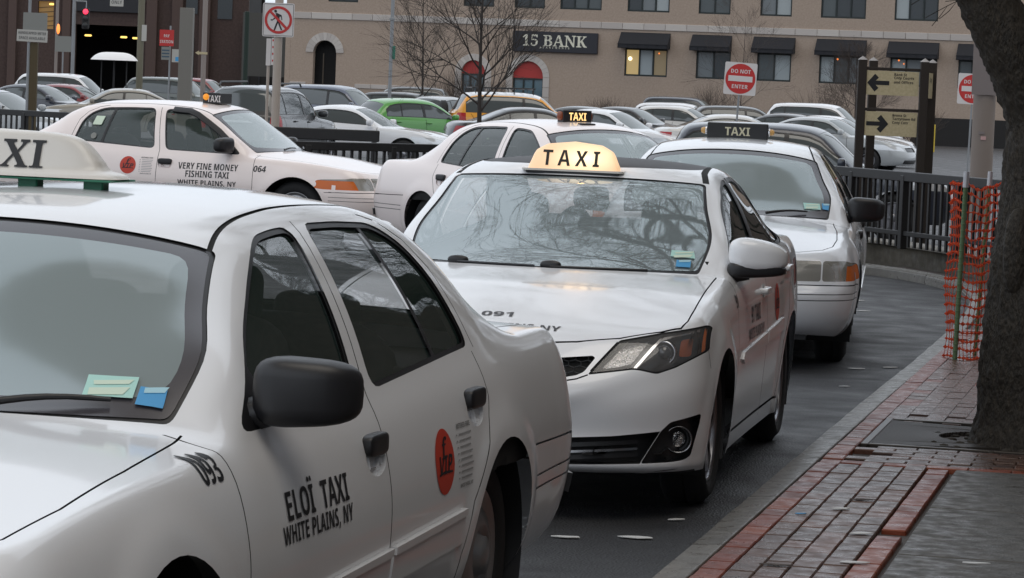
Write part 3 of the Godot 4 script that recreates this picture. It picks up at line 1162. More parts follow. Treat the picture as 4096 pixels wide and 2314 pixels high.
# ---------------------------------------------------------------- cars in the car park: a few shapes, each built once
func far_specs() -> Dictionary:
	var f := [0.0, 0.1, 0.3, 0.5, 0.7, 0.85, 0.94, 1.0]
	var g := [0.93, 0.96, 0.99, 1.0, 0.995, 0.98, 0.955, 0.91]
	var o := {}
	o.saloon = {"f": f, "g": g, "xf": [2.28, 2.35, 2.36, 2.36, 2.33, 2.28, 2.24, 2.19], "xr": [-2.36, -2.43, -2.47, -2.46, -2.43, -2.40, -2.37, -2.32], "W": [[-1.9, 0.87], [0, 0.89], [1.6, 0.87]],
		"ybot": [[-2.4, 0.28], [-1.5, 0.2], [1.8, 0.2], [2.3, 0.22]], "ybelt": [[-2.33, 0.98], [-1.9, 1.02], [-1.0, 1.0], [0.5, 0.95], [1.1, 0.92], [1.8, 0.84], [2.2, 0.73]],
		"yc": [[-2.32, 1.0], [-2.15, 1.05], [-1.8, 1.06], [-1.68, 1.09], [-1.02, 1.37], [-0.8, 1.42], [-0.4, 1.44], [0.0, 1.42], [0.22, 1.37], [1.05, 0.97], [1.15, 0.95], [1.7, 0.87], [2.19, 0.75]],
		"xc": [[-2.32, -2.32], [-1.85, -1.8], [-0.95, -1.02], [0.1, 0.22], [0.8, 1.1], [1.6, 1.82], [2.19, 2.19]],
		"rail": [[0.8, 0, 0], [0.5, 1.12, 0.72], [0.1, 1.33, 0.61], [-0.1, 1.365, 0.595], [-0.5, 1.385, 0.585], [-0.9, 1.355, 0.58], [-1.25, 1.25, 0.61], [-1.6, 1.11, 0.66], [-1.85, 0, 0]],
		"axles": [[1.37, 0.32, 0.37, 0.77], [-1.37, 0.32, 0.37, 0.77]], "tyre": 0.32, "dlo": [0.62, -1.42, -0.28, 0.055], "ws": [0.1, 0.76], "rw": [-1.0, -1.66]}
	o.coupe = o.saloon.duplicate(true)
	o.coupe.ybelt = [[-2.33, 0.93], [-1.9, 0.98], [-1.0, 0.96], [0.5, 0.9], [1.1, 0.88], [1.8, 0.81], [2.2, 0.68]]
	o.coupe.yc = [[-2.32, 0.95], [-2.15, 1.0], [-1.8, 1.01], [-1.68, 1.03], [-0.85, 1.33], [-0.6, 1.36], [-0.25, 1.375], [0.05, 1.35], [0.25, 1.3], [1.05, 0.92], [1.15, 0.9], [1.7, 0.83], [2.19, 0.71]]
	o.coupe.rail = [[0.8, 0, 0], [0.5, 1.07, 0.71], [0.12, 1.26, 0.61], [-0.1, 1.3, 0.595], [-0.45, 1.315, 0.585], [-0.8, 1.275, 0.58], [-1.2, 1.16, 0.61], [-1.6, 1.05, 0.66], [-1.85, 0, 0]]
	o.coupe.dlo = [0.60, -1.32, -5.0, 0.05]
	o.suv = {"f": f, "g": [0.94, 0.965, 0.99, 1.0, 1.0, 0.985, 0.965, 0.92], "xf": [2.22, 2.29, 2.31, 2.31, 2.28, 2.25, 2.22, 2.18], "xr": [-2.34, -2.40, -2.43, -2.42, -2.39, -2.37, -2.35, -2.33], "W": [[-2.0, 0.91], [0, 0.925], [1.7, 0.91]],
		"ybot": [[-2.4, 0.36], [-1.5, 0.27], [1.8, 0.27], [2.3, 0.32]], "ybelt": [[-2.33, 1.12], [-1.0, 1.12], [0.7, 1.08], [1.2, 1.05], [1.9, 0.99], [2.2, 0.92]],
		"yc": [[-2.33, 1.12], [-2.28, 1.16], [-2.02, 1.64], [-1.9, 1.71], [-1.2, 1.755], [-0.4, 1.76], [0.05, 1.72], [0.25, 1.66], [0.95, 1.12], [1.05, 1.09], [1.7, 1.03], [2.18, 0.94]],
		"xc": [[-2.33, -2.33], [-2.25, -2.28], [-1.85, -1.92], [0.1, 0.22], [0.75, 1.0], [1.7, 1.88], [2.18, 2.18]],
		"rail": [[0.75, 0, 0], [0.5, 1.3, 0.775], [0.12, 1.6, 0.675], [-0.1, 1.655, 0.655], [-0.8, 1.69, 0.65], [-1.6, 1.68, 0.65], [-1.88, 1.62, 0.66], [-2.08, 1.4, 0.72], [-2.25, 0, 0]],
		"axles": [[1.36, 0.37, 0.42, 0.79], [-1.36, 0.37, 0.42, 0.79]], "tyre": 0.37, "dlo": [0.56, -2.0, -0.3, 0.06], "ws": [0.13, 0.71], "rw": [-1.92, -2.2]}
	o.hatch = {"f": f, "g": g, "xf": [1.92, 1.97, 1.98, 1.97, 1.93, 1.88, 1.84, 1.80], "xr": [-1.86, -1.92, -1.95, -1.94, -1.90, -1.87, -1.85, -1.83], "W": [[-1.5, 0.83], [0, 0.85], [1.3, 0.83]],
		"ybot": [[-1.9, 0.3], [-1.2, 0.2], [1.4, 0.2], [1.9, 0.24]], "ybelt": [[-1.83, 1.0], [-0.8, 1.0], [0.6, 0.96], [1.1, 0.92], [1.5, 0.85], [1.82, 0.74]],
		"yc": [[-1.83, 1.0], [-1.78, 1.04], [-1.5, 1.38], [-1.38, 1.45], [-0.8, 1.51], [-0.3, 1.52], [0.1, 1.48], [0.3, 1.42], [1.05, 0.99], [1.15, 0.96], [1.5, 0.88], [1.8, 0.76]],
		"xc": [[-1.83, -1.83], [-1.75, -1.78], [-1.3, -1.38], [0.15, 0.28], [0.8, 1.08], [1.3, 1.48], [1.8, 1.8]],
		"rail": [[0.8, 0, 0], [0.5, 1.16, 0.7], [0.12, 1.38, 0.6], [-0.1, 1.43, 0.585], [-0.7, 1.45, 0.58], [-1.2, 1.40, 0.585], [-1.5, 1.22, 0.65], [-1.75, 0, 0]],
		"axles": [[1.2, 0.3, 0.35, 0.73], [-1.2, 0.3, 0.35, 0.73]], "tyre": 0.3, "dlo": [0.6, -1.42, -0.25, 0.055], "ws": [0.13, 0.76], "rw": [-1.38, -1.7]}
	o.wagon = o.suv.duplicate(true)
	o.wagon.ybelt = [[-2.33, 1.0], [-1.0, 1.0], [0.7, 0.95], [1.2, 0.92], [1.9, 0.85], [2.2, 0.75]]
	o.wagon.yc = [[-2.33, 1.02], [-2.28, 1.05], [-1.95, 1.42], [-1.8, 1.50], [-1.2, 1.55], [-0.4, 1.56], [0.05, 1.52], [0.25, 1.46], [1.05, 1.0], [1.15, 0.97], [1.7, 0.9], [2.18, 0.77]]
	o.wagon.rail = [[0.75, 0, 0], [0.5, 1.16, 0.755], [0.12, 1.41, 0.655], [-0.1, 1.455, 0.64], [-0.8, 1.485, 0.635], [-1.6, 1.47, 0.635], [-1.85, 1.40, 0.65], [-2.05, 1.22, 0.71], [-2.25, 0, 0]]
	o.wagon.ybot = [[-2.4, 0.3], [-1.5, 0.22], [1.8, 0.22], [2.3, 0.26]]
	o.wagon.axles = [[1.36, 0.34, 0.39, 0.79], [-1.36, 0.34, 0.39, 0.79]]
	o.wagon.tyre = 0.34
	for k in o:
		var c: Dictionary = o[k]
		c.crown = 2.5; c.roof = 2.4; c.bulge = 0.025; c.nf = 2.7; c.nr = 2.8; c.flare = 0.01; c.soft = 1; c.soft_u = 0
		c.xfs = 1.62 if k != "hatch" else 1.3
		c.xrs = -1.85 if k in ["saloon", "coupe"] else (-2.0 if k != "hatch" else -1.55)
		c.marks = [c.ws[0], c.ws[1], c.rw[0], c.rw[1]]
	return o

var far_protos := {}
func far_proto(kind: String) -> Array:
	if far_protos.has(kind): return far_protos[kind]
	var c: Dictionary = far_specs()[kind]
	var b := car_skin(c, 0.085)
	var L := []
	var whole := b.copy()
	var side := func(v: Vector3, nn: Vector3) -> bool: return nn.z > 0.12 and v.z > 0.45
	var any := func(v: Vector3, nn: Vector3) -> bool: return v.y > 0.6
	var fro := func(v: Vector3, nn: Vector3) -> bool: return v.x > 1.2 and nn.x > 0.05
	var rea := func(v: Vector3, nn: Vector3) -> bool: return v.x < -1.2 and nn.x < -0.05
	for ax in c.axles: b.cut(disc(ax[2], 28, Vector2(ax[0], ax[1])), SIDE, func(v: Vector3, nn: Vector3) -> bool: return v.z > 0.4 and v.y < 0.9, true)
	one_into(L, "windscreen", b.cut(poly([c.ws[0], 2.1, c.ws[1], 2.06, c.ws[1], 3.05, c.ws[0], 3.05]), PARAM, any).inset(0.004), M.shield_far)
	one_into(L, "rear_window", b.cut(rounded(poly([c.rw[0], 2.14, c.rw[1], 2.12, c.rw[1], 3.05, c.rw[0], 3.05]), 0.03), PARAM, any).inset(0.004), M.window_far)
	var RY := Crv.new(c.rail.slice(1, -1).map(func(e): return [e[0], e[1]]))
	var YB := Crv.new(c.ybelt)
	var x0: float = c.dlo[0]
	var x1: float = c.dlo[1]
	var o := PackedVector2Array()
	for i in 15:
		var x := lerpf(x0, x1, i / 14.0)
		o.append(Vector2(x, maxf(RY.at(x) - c.dlo[3], YB.at(x) + 0.035)))
	for i in 5:
		var x := lerpf(x1, x0, i / 4.0)
		o.append(Vector2(x, YB.at(x) + 0.03))
	var dl := b.cut(o, SIDE, side)
	var inner := dl.cut(grown(o, -0.018), SIDE)
	var split: float = c.dlo[2]
	var bars := Shell.new()
	if split > -4.0:
		bars.add(inner.cut(strip([Vector2(split, 0.5), Vector2(split - 0.06, 2.0)], 0.075), SIDE))
		bars.add(inner.cut(strip([Vector2(x1 + 0.45, 0.5), Vector2(x1 + 0.50, 2.0)], 0.03), SIDE))
	both_into(L, "window_trim", dl.add(bars).inset(0.003), M.trim)
	var fr := inner.cut(poly([split, 0.0, 3.0, 0.0, 3.0, 3.0, split, 3.0]), SIDE)
	both_into(L, "front_window", fr.inset(0.01), M.window_far)
	if not inner.t.is_empty(): both_into(L, "rear_door_window", inner.inset(0.01), M.window_far)
	var yf: float = YB.at(c.xf[-1])
	var hl := b.cut(rounded(poly([0.42, yf - 0.14, 0.95, yf - 0.11, 0.93, yf + 0.04, 0.5, yf - 0.03]), 0.03), FRONT, fro)
	both_into(L, "headlight", hl.inset(0.002), M.headlamp_far)
	one_into(L, "grille", b.cut(rounded(poly([-0.01, yf - 0.16, 0.36, yf - 0.16, 0.38, yf - 0.05, -0.01, yf - 0.04]), 0.03), FRONT, fro).inset(0.02), M.trim)
	one_into(L, "lower_grille", b.cut(rounded(poly([-0.01, 0.26, 0.55, 0.26, 0.5, 0.36, -0.01, 0.36]), 0.03), FRONT, fro).inset(0.02), M.trim)
	var yr: float = YB.at(c.xr[-1])
	var tl := b.cut(rounded(poly([0.60, yr - 0.26, 1.0, yr - 0.26, 1.0, yr - 0.06, 0.62, yr - 0.05] if kind in ["saloon", "coupe"] else [0.70, yr - 0.30, 1.0, yr - 0.30, 1.0, yr + 0.02, 0.72, yr + 0.02]), 0.03), FRONT, rea)
	both_into(L, "tail_light", tl.inset(0.002), M.red)
	var gaps := Shell.new()
	seam(b, [Vector2(c.dlo[0] + 0.12, YB.at(0.7)), Vector2(c.dlo[0] + 0.16, 0.3)], 0.012, SIDE, side, gaps)
	if split > -4.0: seam(b, [Vector2(split - 0.01, YB.at(0.0)), Vector2(split, 0.28)], 0.012, SIDE, side, gaps)
	seam(b, [Vector2(x1 + 0.15, YB.at(-1.2)), Vector2(x1 + 0.42, 0.65), Vector2(x1 + 0.50, 0.3)], 0.012, SIDE, side, gaps)
	one_into(L, "panel_gaps", gaps, M.gap)
	var roof := b.cut(poly([c.ws[0] - 0.02, 1.99, c.rw[0] + 0.02, 1.99, c.rw[0] + 0.02, 3.05, c.ws[0] - 0.02, 3.05]), PARAM, any)
	one_into(L, "roof", roof, "roof")
	one_into(L, "body", b, "paint")
	var fb := MB.new()
	fb.box(Vector3(c.xf[0] - c.xr[0] - 0.2, 0.3, 1.2), at3((c.xf[0] + c.xr[0]) / 2, 0.42, 0))
	fb.box(Vector3(1.5, 0.3, 1.6), at3(0, 0.42, 0))
	L.append(["floor_pan", fb.mesh(), M.black, ""])
	for sg in [1.0, -1.0]:
		var mb := MB.new()
		mb.lump(Vector3(0.07, 0.075, 0.11), 0.6, 0.6, at3(x0 - 0.02, YB.at(x0) + 0.10, sg * (c.W[1][1] + 0.06)), null, 8, 12)
		L.append(["mirror", mb.mesh(), "paint", ""])
		for hx in ([-0.18, -1.1] if split > -4.0 else [-0.3]):
			var hb := MB.new()
			hb.lump(Vector3(0.09, 0.018, 0.02), 0.6, 0.5, at3(hx, YB.at(hx) - 0.10, sg * (c.W[1][1] * 0.985 + 0.008)), null, 6, 10)
			L.append(["door_handle", hb.mesh(), "paint", ""])
	var pb := MB.new()
	pb.box(Vector3(0.012, 0.15, 0.305), at3(c.xr[4] + 0.005, 0.62 if kind in ["saloon", "coupe"] else 0.78, 0, 0, 0, -0.06))
	L.append(["number_plate", pb.mesh(), M.plate, ""])
	far_protos[kind] = [L, c]
	return far_protos[kind]

func far_car(kind: String, called: String, label: String, x: float, z: float, heading: float, pm: Material, group := "cars parked in the car park", rim: Material = null, roof: Material = null) -> Node3D:
	var pr := far_proto(kind)
	var o := thing(called, label, "car" if kind != "suv" else "SUV", Vector3(x, lot_y(x, z), z), deg_to_rad(heading), group)
	for e in pr[0]:
		var m = e[2]
		if m is String: m = (roof if roof and m == "roof" else pm)
		put2(e[0], e[1], m, o)
	add_wheels(o, pr[1], "alloy", rim)
	return o

func lot_y(x: float, z: float) -> float:
	return -0.14 - 0.30 * smoothstep(2.0, 6.0, x) * smoothstep(-85.0, -62.0, z)
# ---------------------------------------------------------------- the long three-box saloon that most of the cabs are
func cv_spec() -> Dictionary:
	return {
		"f": [0.0, 0.06, 0.16, 0.32, 0.48, 0.58, 0.66, 0.8, 0.92, 1.0],
		"g": [0.88, 0.93, 0.965, 0.99, 1.0, 1.0, 0.995, 0.975, 0.945, 0.905],
		"xf": [2.40, 2.47, 2.52, 2.545, 2.545, 2.53, 2.46, 2.44, 2.40, 2.33],
		"xr": [-2.74, -2.80, -2.835, -2.85, -2.845, -2.81, -2.76, -2.745, -2.72, -2.67],
		"W": [[-2.3, 0.955], [-1.45, 0.985], [0.0, 0.985], [1.45, 0.985], [1.95, 0.965]],
		"ybot": [[-2.85, 0.30], [-2.3, 0.24], [-1.0, 0.21], [1.0, 0.21], [1.9, 0.21], [2.5, 0.25]],
		"ybelt": [[-2.75, 0.97], [-2.3, 1.005], [-1.5, 1.005], [-1.0, 0.985], [0.0, 0.945], [0.9, 0.908], [1.45, 0.885], [2.0, 0.83], [2.3, 0.77], [2.40, 0.735]],
		"yc": [[-2.67, 0.985], [-2.6, 1.005], [-2.3, 1.035], [-1.98, 1.05], [-1.90, 1.07], [-1.34, 1.425], [-1.22, 1.465], [-1.0, 1.492], [-0.5, 1.508], [0.0, 1.498], [0.3, 1.465], [0.39, 1.442], [0.46, 1.41], [1.12, 0.985], [1.2, 0.975], [1.6, 0.94], [2.0, 0.865], [2.33, 0.775]],
		"xc": [[-2.67, -2.67], [-2.3, -2.32], [-1.96, -1.94], [-1.25, -1.34], [-0.3, -0.26], [0.30, 0.43], [0.92, 1.16], [1.95, 2.13], [2.33, 2.33]],
		"rail": [[0.92, 0, 0], [0.70, 1.105, 0.785], [0.50, 1.235, 0.715], [0.30, 1.35, 0.66], [0.12, 1.41, 0.635], [-0.1, 1.433, 0.622], [-0.5, 1.446, 0.612], [-1.0, 1.436, 0.61], [-1.25, 1.405, 0.628], [-1.42, 1.342, 0.655], [-1.58, 1.235, 0.68], [-1.76, 1.125, 0.72], [-1.96, 0, 0]],
		"crown": 2.4, "roof": 2.3, "bulge": 0.03, "nf": 2.8, "nr": 3.4, "xfs": 1.95, "xrs": -2.25, "soft": 3, "soft_u": 1,
		"marks": [0.28, 0.92, -1.25, -1.96, 1.456, -1.456],
		"axles": [[1.456, 0.335, 0.385, 0.80], [-1.456, 0.335, 0.385, 0.80]], "flare": 0.012, "tyre": 0.338,
	}

var cv_parts := []     # [name, mesh, material or "paint", parent name or ""]
var cv_side: Shell      # uncut half body, for lettering
var cv_glass: Shell

func both_into(list: Array, called: String, s: Shell, m, extra := "") -> void:
	list.append([called, s.mesh(), m, extra])
	list.append([called, s.mirrored().mesh(), m, extra])

func one_into(list: Array, called: String, s: Shell, m, extra := "") -> void:
	list.append([called, s.both().mesh(), m, extra])

func seam(body: Shell, line: Array, w: float, mode: int, ok: Callable, into: Shell, depth := 0.012) -> void:
	into.add(body.cut(strip(line, w), mode, ok).inset(depth))

# glass with a rubber surround, cut out of a body; returns [trim, glass]
func window(body: Shell, o: PackedVector2Array, rim: float, mode: int, ok: Callable) -> Array:
	var all := body.cut(o, mode, ok)
	var pane := all.cut(grown(o, -rim), mode)
	return [all, pane]

func build_cv() -> void:
	var c := cv_spec()
	var b := car_skin(c, 0.036)
	cv_side = b.copy()
	var L := cv_parts
	var side := func(v: Vector3, nn: Vector3) -> bool: return nn.z > 0.12 and v.z > 0.45
	var top := func(v: Vector3, nn: Vector3) -> bool: return nn.y > 0.35
	var fro := func(v: Vector3, nn: Vector3) -> bool: return v.x > 1.6 and nn.x > 0.05
	var rea := func(v: Vector3, nn: Vector3) -> bool: return v.x < -1.9 and nn.x < -0.05
	var any := func(v: Vector3, nn: Vector3) -> bool: return v.y > 0.6
	# wheel openings
	for ax in c.axles: b.cut(disc(ax[2], 48, Vector2(ax[0], ax[1])), SIDE, func(v: Vector3, nn: Vector3) -> bool: return v.z > 0.5 and v.y < 0.8, true)
	# windscreen and rear window: moulding, dark border, clear middle
	var ws := b.cut(rounded(poly([0.285, 2.05, 0.885, 2.03, 0.885, 3.05, 0.285, 3.05]), 0.03), PARAM, any)
	var ws_in := ws.cut(rounded(poly([0.300, 2.07, 0.868, 2.05, 0.868, 3.05, 0.300, 3.05]), 0.03), PARAM)
	var clear := ws_in.cut(rounded(poly([0.338, 2.135, 0.80, 2.105, 0.80, 3.05, 0.338, 3.05]), 0.08), PARAM)
	one_into(L, "windscreen_moulding", ws.inset(0.006), M.trim)
	one_into(L, "windscreen_border", ws_in.inset(0.003), M.frit)
	cv_glass = clear.copy().add(ws_in.copy())
	one_into(L, "windscreen", clear.inset(0.003), "shield")
	var rw := b.cut(rounded(poly([-1.27, 2.13, -1.88, 2.12, -1.88, 3.05, -1.27, 3.05]), 0.04), PARAM, any)
	var rw_in := rw.cut(rounded(poly([-1.29, 2.17, -1.86, 2.16, -1.86, 3.05, -1.29, 3.05]), 0.04), PARAM)
	one_into(L, "rear_window_surround", rw.inset(0.004), M.trim)
	one_into(L, "rear_window", rw_in.inset(0.004), M.window)
	# side windows
	var fw := window(b, rounded(poly([-0.135, 0.955, 0.785, 0.935, 0.62, 1.085, 0.47, 1.185, 0.31, 1.28, 0.16, 1.36, 0.05, 1.398, -0.10, 1.41, -0.255, 1.414]), 0.06), 0.013, SIDE, side)
	var rr := window(b, rounded(poly([-1.29, 1.018, -0.27, 0.962, -0.375, 1.418, -0.68, 1.415, -0.98, 1.402, -1.08, 1.375, -1.17, 1.325, -1.235, 1.24, -1.262, 1.13]), 0.07), 0.014, SIDE, side)
	var sail: Shell = fw[1].cut(poly([0.56, 0.85, 0.9, 0.85, 0.9, 1.2, 0.60, 1.2]), SIDE)
	both_into(L, "window_trim", fw[0].inset(0.004).add(sail.inset(0.004)), M.trim)
	both_into(L, "window_trim", rr[0].inset(0.004), M.trim)
	var post: Shell = rr[1].cut(strip([Vector2(-0.955, 0.9), Vector2(-0.865, 1.45)], 0.03), SIDE)
	var quarter: Shell = rr[1].cut(poly([-1.5, 0.8, -0.96, 0.8, -0.88, 1.5, -1.5, 1.5]), SIDE)
	both_into(L, "window_divider", post.inset(0.006), M.trim)
	both_into(L, "front_window", fw[1].inset(0.012), M.window)
	both_into(L, "rear_door_window", rr[1].inset(0.012), M.window)
	both_into(L, "quarter_window", quarter.inset(0.012), M.window)
	# lamps
	var hl := b.cut(rounded(poly([0.42, 0.60, 0.735, 0.60, 0.735, 0.735, 0.43, 0.735]), 0.02), FRONT, fro)
	var tl := b.cut(rounded(poly([0.745, 0.60, 0.99, 0.60, 0.97, 0.70, 0.90, 0.735, 0.745, 0.735]), 0.02), FRONT, fro)
	var tl_amber := tl.cut(poly([0.90, 0.5, 1.0, 0.5, 1.0, 0.70, 0.905, 0.70]), FRONT)
	both_into(L, "headlight", hl.inset(0.05).add(hl.walls(0.05)), M.lamp_back)
	both_into(L, "headlight_lens", hl, M.lamp_hazy)
	both_into(L, "indicator_lamp", tl.inset(0.04).add(tl.walls(0.04)), M.lamp_back)
	both_into(L, "indicator_lens", tl, M.lamp_hazy)
	both_into(L, "indicator_reflector", tl_amber.inset(0.002), M.amber)
	var gr := b.cut(rounded(poly([-0.01, 0.595, 0.37, 0.605, 0.38, 0.715, -0.01, 0.715]), 0.02), FRONT, fro)
	one_into(L, "grille", gr.inset(0.05).add(gr.walls(0.05)), M.chrome)
	var tail := b.cut(rounded(poly([0.42, 0.70, 0.99, 0.70, 0.99, 0.885, 0.43, 0.885]), 0.03), FRONT, func(v: Vector3, nn: Vector3) -> bool: return v.x < -2.2 and nn.x < -0.62)
	both_into(L, "tail_light", tail.inset(-0.004).add(tail.walls(-0.004)), M.red)
	# panel gaps
	var gaps := Shell.new()
	var grooves := Shell.new()
	seam(b, [Vector2(0.93, 0.775), Vector2(1.4, 0.811), Vector2(1.8, 0.822), Vector2(2.06, 0.80), Vector2(2.17, 0.735), Vector2(2.25, 0.58), Vector2(2.282, 0.4), Vector2(2.29, 0.0)], 0.007, TOP, top, gaps)
	seam(b, [Vector2(-1.97, 0.74), Vector2(-2.3, 0.77), Vector2(-2.6, 0.75)], 0.007, TOP, top, gaps)
	seam(b, [Vector2(-0.315, 1.425), Vector2(-0.205, 0.95), Vector2(-0.215, 0.23)], 0.006, SIDE, side, gaps)
	seam(b, [Vector2(0.96, 0.94), Vector2(0.97, 0.6), Vector2(0.93, 0.24)], 0.006, SIDE, side, gaps)
	seam(b, [Vector2(-1.30, 1.0), Vector2(-1.31, 0.86), Vector2(-1.22, 0.72), Vector2(-1.06, 0.56), Vector2(-1.0, 0.4), Vector2(-0.99, 0.24)], 0.006, SIDE, side, gaps)
	seam(b, [Vector2(0.93, 0.262), Vector2(-0.99, 0.262)], 0.007, SIDE, side, gaps)
	seam(b, [Vector2(-1.335, 1.01), Vector2(-1.305, 1.14), Vector2(-1.275, 1.255), Vector2(-1.20, 1.345), Vector2(-1.08, 1.405), Vector2(-0.97, 1.425)], 0.005, SIDE, side, gaps)
	seam(b, [Vector2(0.30, 2.08), Vector2(0.2, 2.09), Vector2(-0.3, 2.12), Vector2(-1.0, 2.12), Vector2(-1.25, 2.10)], 0.022, PARAM, any, gaps, 0.006)
	seam(b, [Vector2(0.0, 0.575), Vector2(0.8, 0.575), Vector2(0.97, 0.57)], 0.007, FRONT, fro, gaps)
	seam(b, [Vector2(2.4, 0.575), Vector2(2.0, 0.57), Vector2(1.83, 0.565)], 0.006, SIDE, side, gaps)
	for y in [0.475, 0.515]: seam(b, [Vector2(0.0, y), Vector2(0.9, y)], 0.007, FRONT, fro, grooves, 0.004)
	for y in [0.475, 0.515]: seam(b, [Vector2(1.88, y), Vector2(2.5, y)], 0.006, SIDE, side, grooves, 0.004)
	seam(b, [Vector2(0.0, 0.635), Vector2(0.8, 0.635), Vector2(0.98, 0.64)], 0.008, FRONT, rea, gaps)
	seam(b, [Vector2(-2.7, 0.64), Vector2(-2.2, 0.645), Vector2(-1.86, 0.655)], 0.007, SIDE, side, gaps)
	for y in [0.50, 0.545]: seam(b, [Vector2(0.0, y), Vector2(0.97, y)], 0.008, FRONT, rea, grooves, 0.004)
	for y in [0.50, 0.545]: seam(b, [Vector2(-1.95, y), Vector2(-2.75, y)], 0.007, SIDE, side, grooves, 0.004)
	# door handles: a scooped recess and a black pull
	for hx in [-0.11, -1.14]:
		var hy: float = 0.788 if hx > -0.5 else 0.832
		var cup := b.cut(disc(0.085, 20, Vector2(hx, hy), 0.05), SIDE, side)
		both_into(L, "handle_recess", cup.inset(0.014).add(cup.walls(0.014)), "paint")
		var hit := cv_side.lift(Vector2(hx, hy + 0.035), SIDE, cv_side.near(Vector2(hx - 0.05, hy - 0.03), Vector2(hx + 0.05, hy + 0.07), SIDE))
		for sg in [1.0, -1.0]:
			var hb := MB.new()
			hb.lump(Vector3(0.085, 0.033, 0.02), 0.5, 0.4, at3(hx, hy + 0.038, sg * (hit[0].z + 0.006)))
			L.append(["door_handle", hb.mesh(), M.trim, ""])
	# body side moulding
	for e in [[[-0.205, 0.415, 0.90, 0.38, 0.90, 0.49, -0.205, 0.525]], [[-0.985, 0.44, -0.23, 0.415, -0.23, 0.525, -0.965, 0.55]]]:
		var o := poly(e[0])
		var sk := cv_side.copy().cut(o, SIDE, side, false)
		var low := sk.copy().inset(-0.010)
		var ridge := sk.copy().cut(poly([o[3].x, o[3].y - 0.022, o[2].x, o[2].y - 0.022, o[2].x, o[2].y, o[3].x, o[3].y]), SIDE, null, false)
		both_into(L, "side_moulding", low.add(sk.walls(-0.010)).add(ridge.inset(-0.017)).add(ridge.walls(-0.017)), "paint")
	# rear bumper pad
	var pad := cv_side.copy().cut(poly([0.30, 0.42, 1.0, 0.42, 1.0, 0.485, 0.30, 0.485]), FRONT, func(v: Vector3, nn: Vector3) -> bool: return v.x < -2.2 and nn.x < -0.3, false)
	both_into(L, "bumper_pad", pad.inset(-0.02).add(pad.walls(-0.02)), M.trim)
	# hood and doors as their own panels
	var hood := b.cut(poly([0.935, -0.1, 2.286, -0.1, 2.278, 0.4, 2.246, 0.578, 2.166, 0.731, 2.058, 0.796, 1.8, 0.818, 1.4, 0.807, 0.935, 0.772]), TOP, top)
	hood.add(b.cut(poly([0.80, 2.0, 1.5, 2.2, 1.5, 3.1, 0.80, 3.1]), PARAM, top))
	one_into(L, "hood", hood, "paint")
	both_into(L, "front_door", b.cut(poly([-0.213, 0.264, 0.932, 0.264, 0.967, 0.6, 0.957, 0.93, 0.80, 0.955, 0.64, 1.10, 0.49, 1.20, 0.33, 1.295, 0.18, 1.375, 0.06, 1.413, -0.313, 1.428, -0.203, 0.95]), SIDE, side), "paint")
	both_into(L, "rear_door", b.cut(poly([-0.217, 0.264, -0.207, 0.95, -0.317, 1.428, -0.68, 1.428, -0.97, 1.42, -1.08, 1.40, -1.195, 1.34, -1.27, 1.25, -1.30, 1.14, -1.33, 1.012, -1.306, 0.862, -1.216, 0.722, -1.056, 0.562, -0.996, 0.4, -0.987, 0.264]), SIDE, side), "paint")
	one_into(L, "panel_gaps", gaps, M.gap)
	one_into(L, "bumper_grooves", grooves, M.groove)
	one_into(L, "body", b, "paint")
	# cabin lining, wheel wells, floor
	var lining := Shell.new()
	var keep := cv_side.copy().cut(poly([-2.0, 0.45, 1.0, 0.45, 1.0, 3.05, -2.0, 3.05]), PARAM, any, false)
	keep.cut(poly([-1.84, 2.22, -1.33, 2.22, -1.33, 3.1, -1.84, 3.1]), PARAM)
	keep.cut(poly([0.27, 2.06, 1.0, 2.04, 1.0, 3.1, 0.27, 3.1]), PARAM)
	keep.cut(poly([-1.25, 1.01, 0.74, 0.935, 0.60, 1.075, 0.31, 1.265, 0.1, 1.375, -0.66, 1.40, -0.96, 1.39, -1.14, 1.32, -1.21, 1.24]), SIDE, side)
	lining.add(keep.inset(0.03))
	one_into(L, "cabin_lining", lining, M.inside)
	var wb := MB.new()
	for ax in c.axles: wb.skin_both(well_skin(ax, 0.96))
	L.append(["wheel_wells", wb.mesh(), M.black, ""])
	var fb := MB.new()
	fb.box(Vector3(4.9, 0.06, 1.3), at3(-0.15, 0.23, 0))
	fb.box(Vector3(1.9, 0.06, 1.74), at3(0, 0.235, 0))
	L.append(["floor_pan", fb.mesh(), M.black, ""])
	for e in cabin_parts(0.0, 0.93, 0.98, 0.78): L.append(e)
	# wipers
	var wp := MB.new()
	for e in [[Vector2(0.862, 2.62), 1.0, Vector2(0.83, 2.92), -1.0], [Vector2(0.862, 2.62), -1.0, Vector2(0.83, 2.25), -1.0]]:
		var pts := []
		var a := lift_param(ws_in, clear, e[0])
		var d := lift_param(ws_in, clear, e[2])
		if a.is_empty() or d.is_empty(): continue
		var A: Vector3 = a[0] + a[1] * 0.012
		var D: Vector3 = d[0] + d[1] * 0.014
		A.z *= e[1]; D.z *= e[3]
		for i in 7: pts.append(A.lerp(D, i / 6.0) + Vector3(0.0, 0.012 * sin(PI * i / 6.0), 0))
		wp.tube(pts, [0.012, 0.011, 0.01, 0.009, 0.008, 0.008, 0.006], 6)
	L.append(["wipers", wp.mesh(), M.trim, ""])
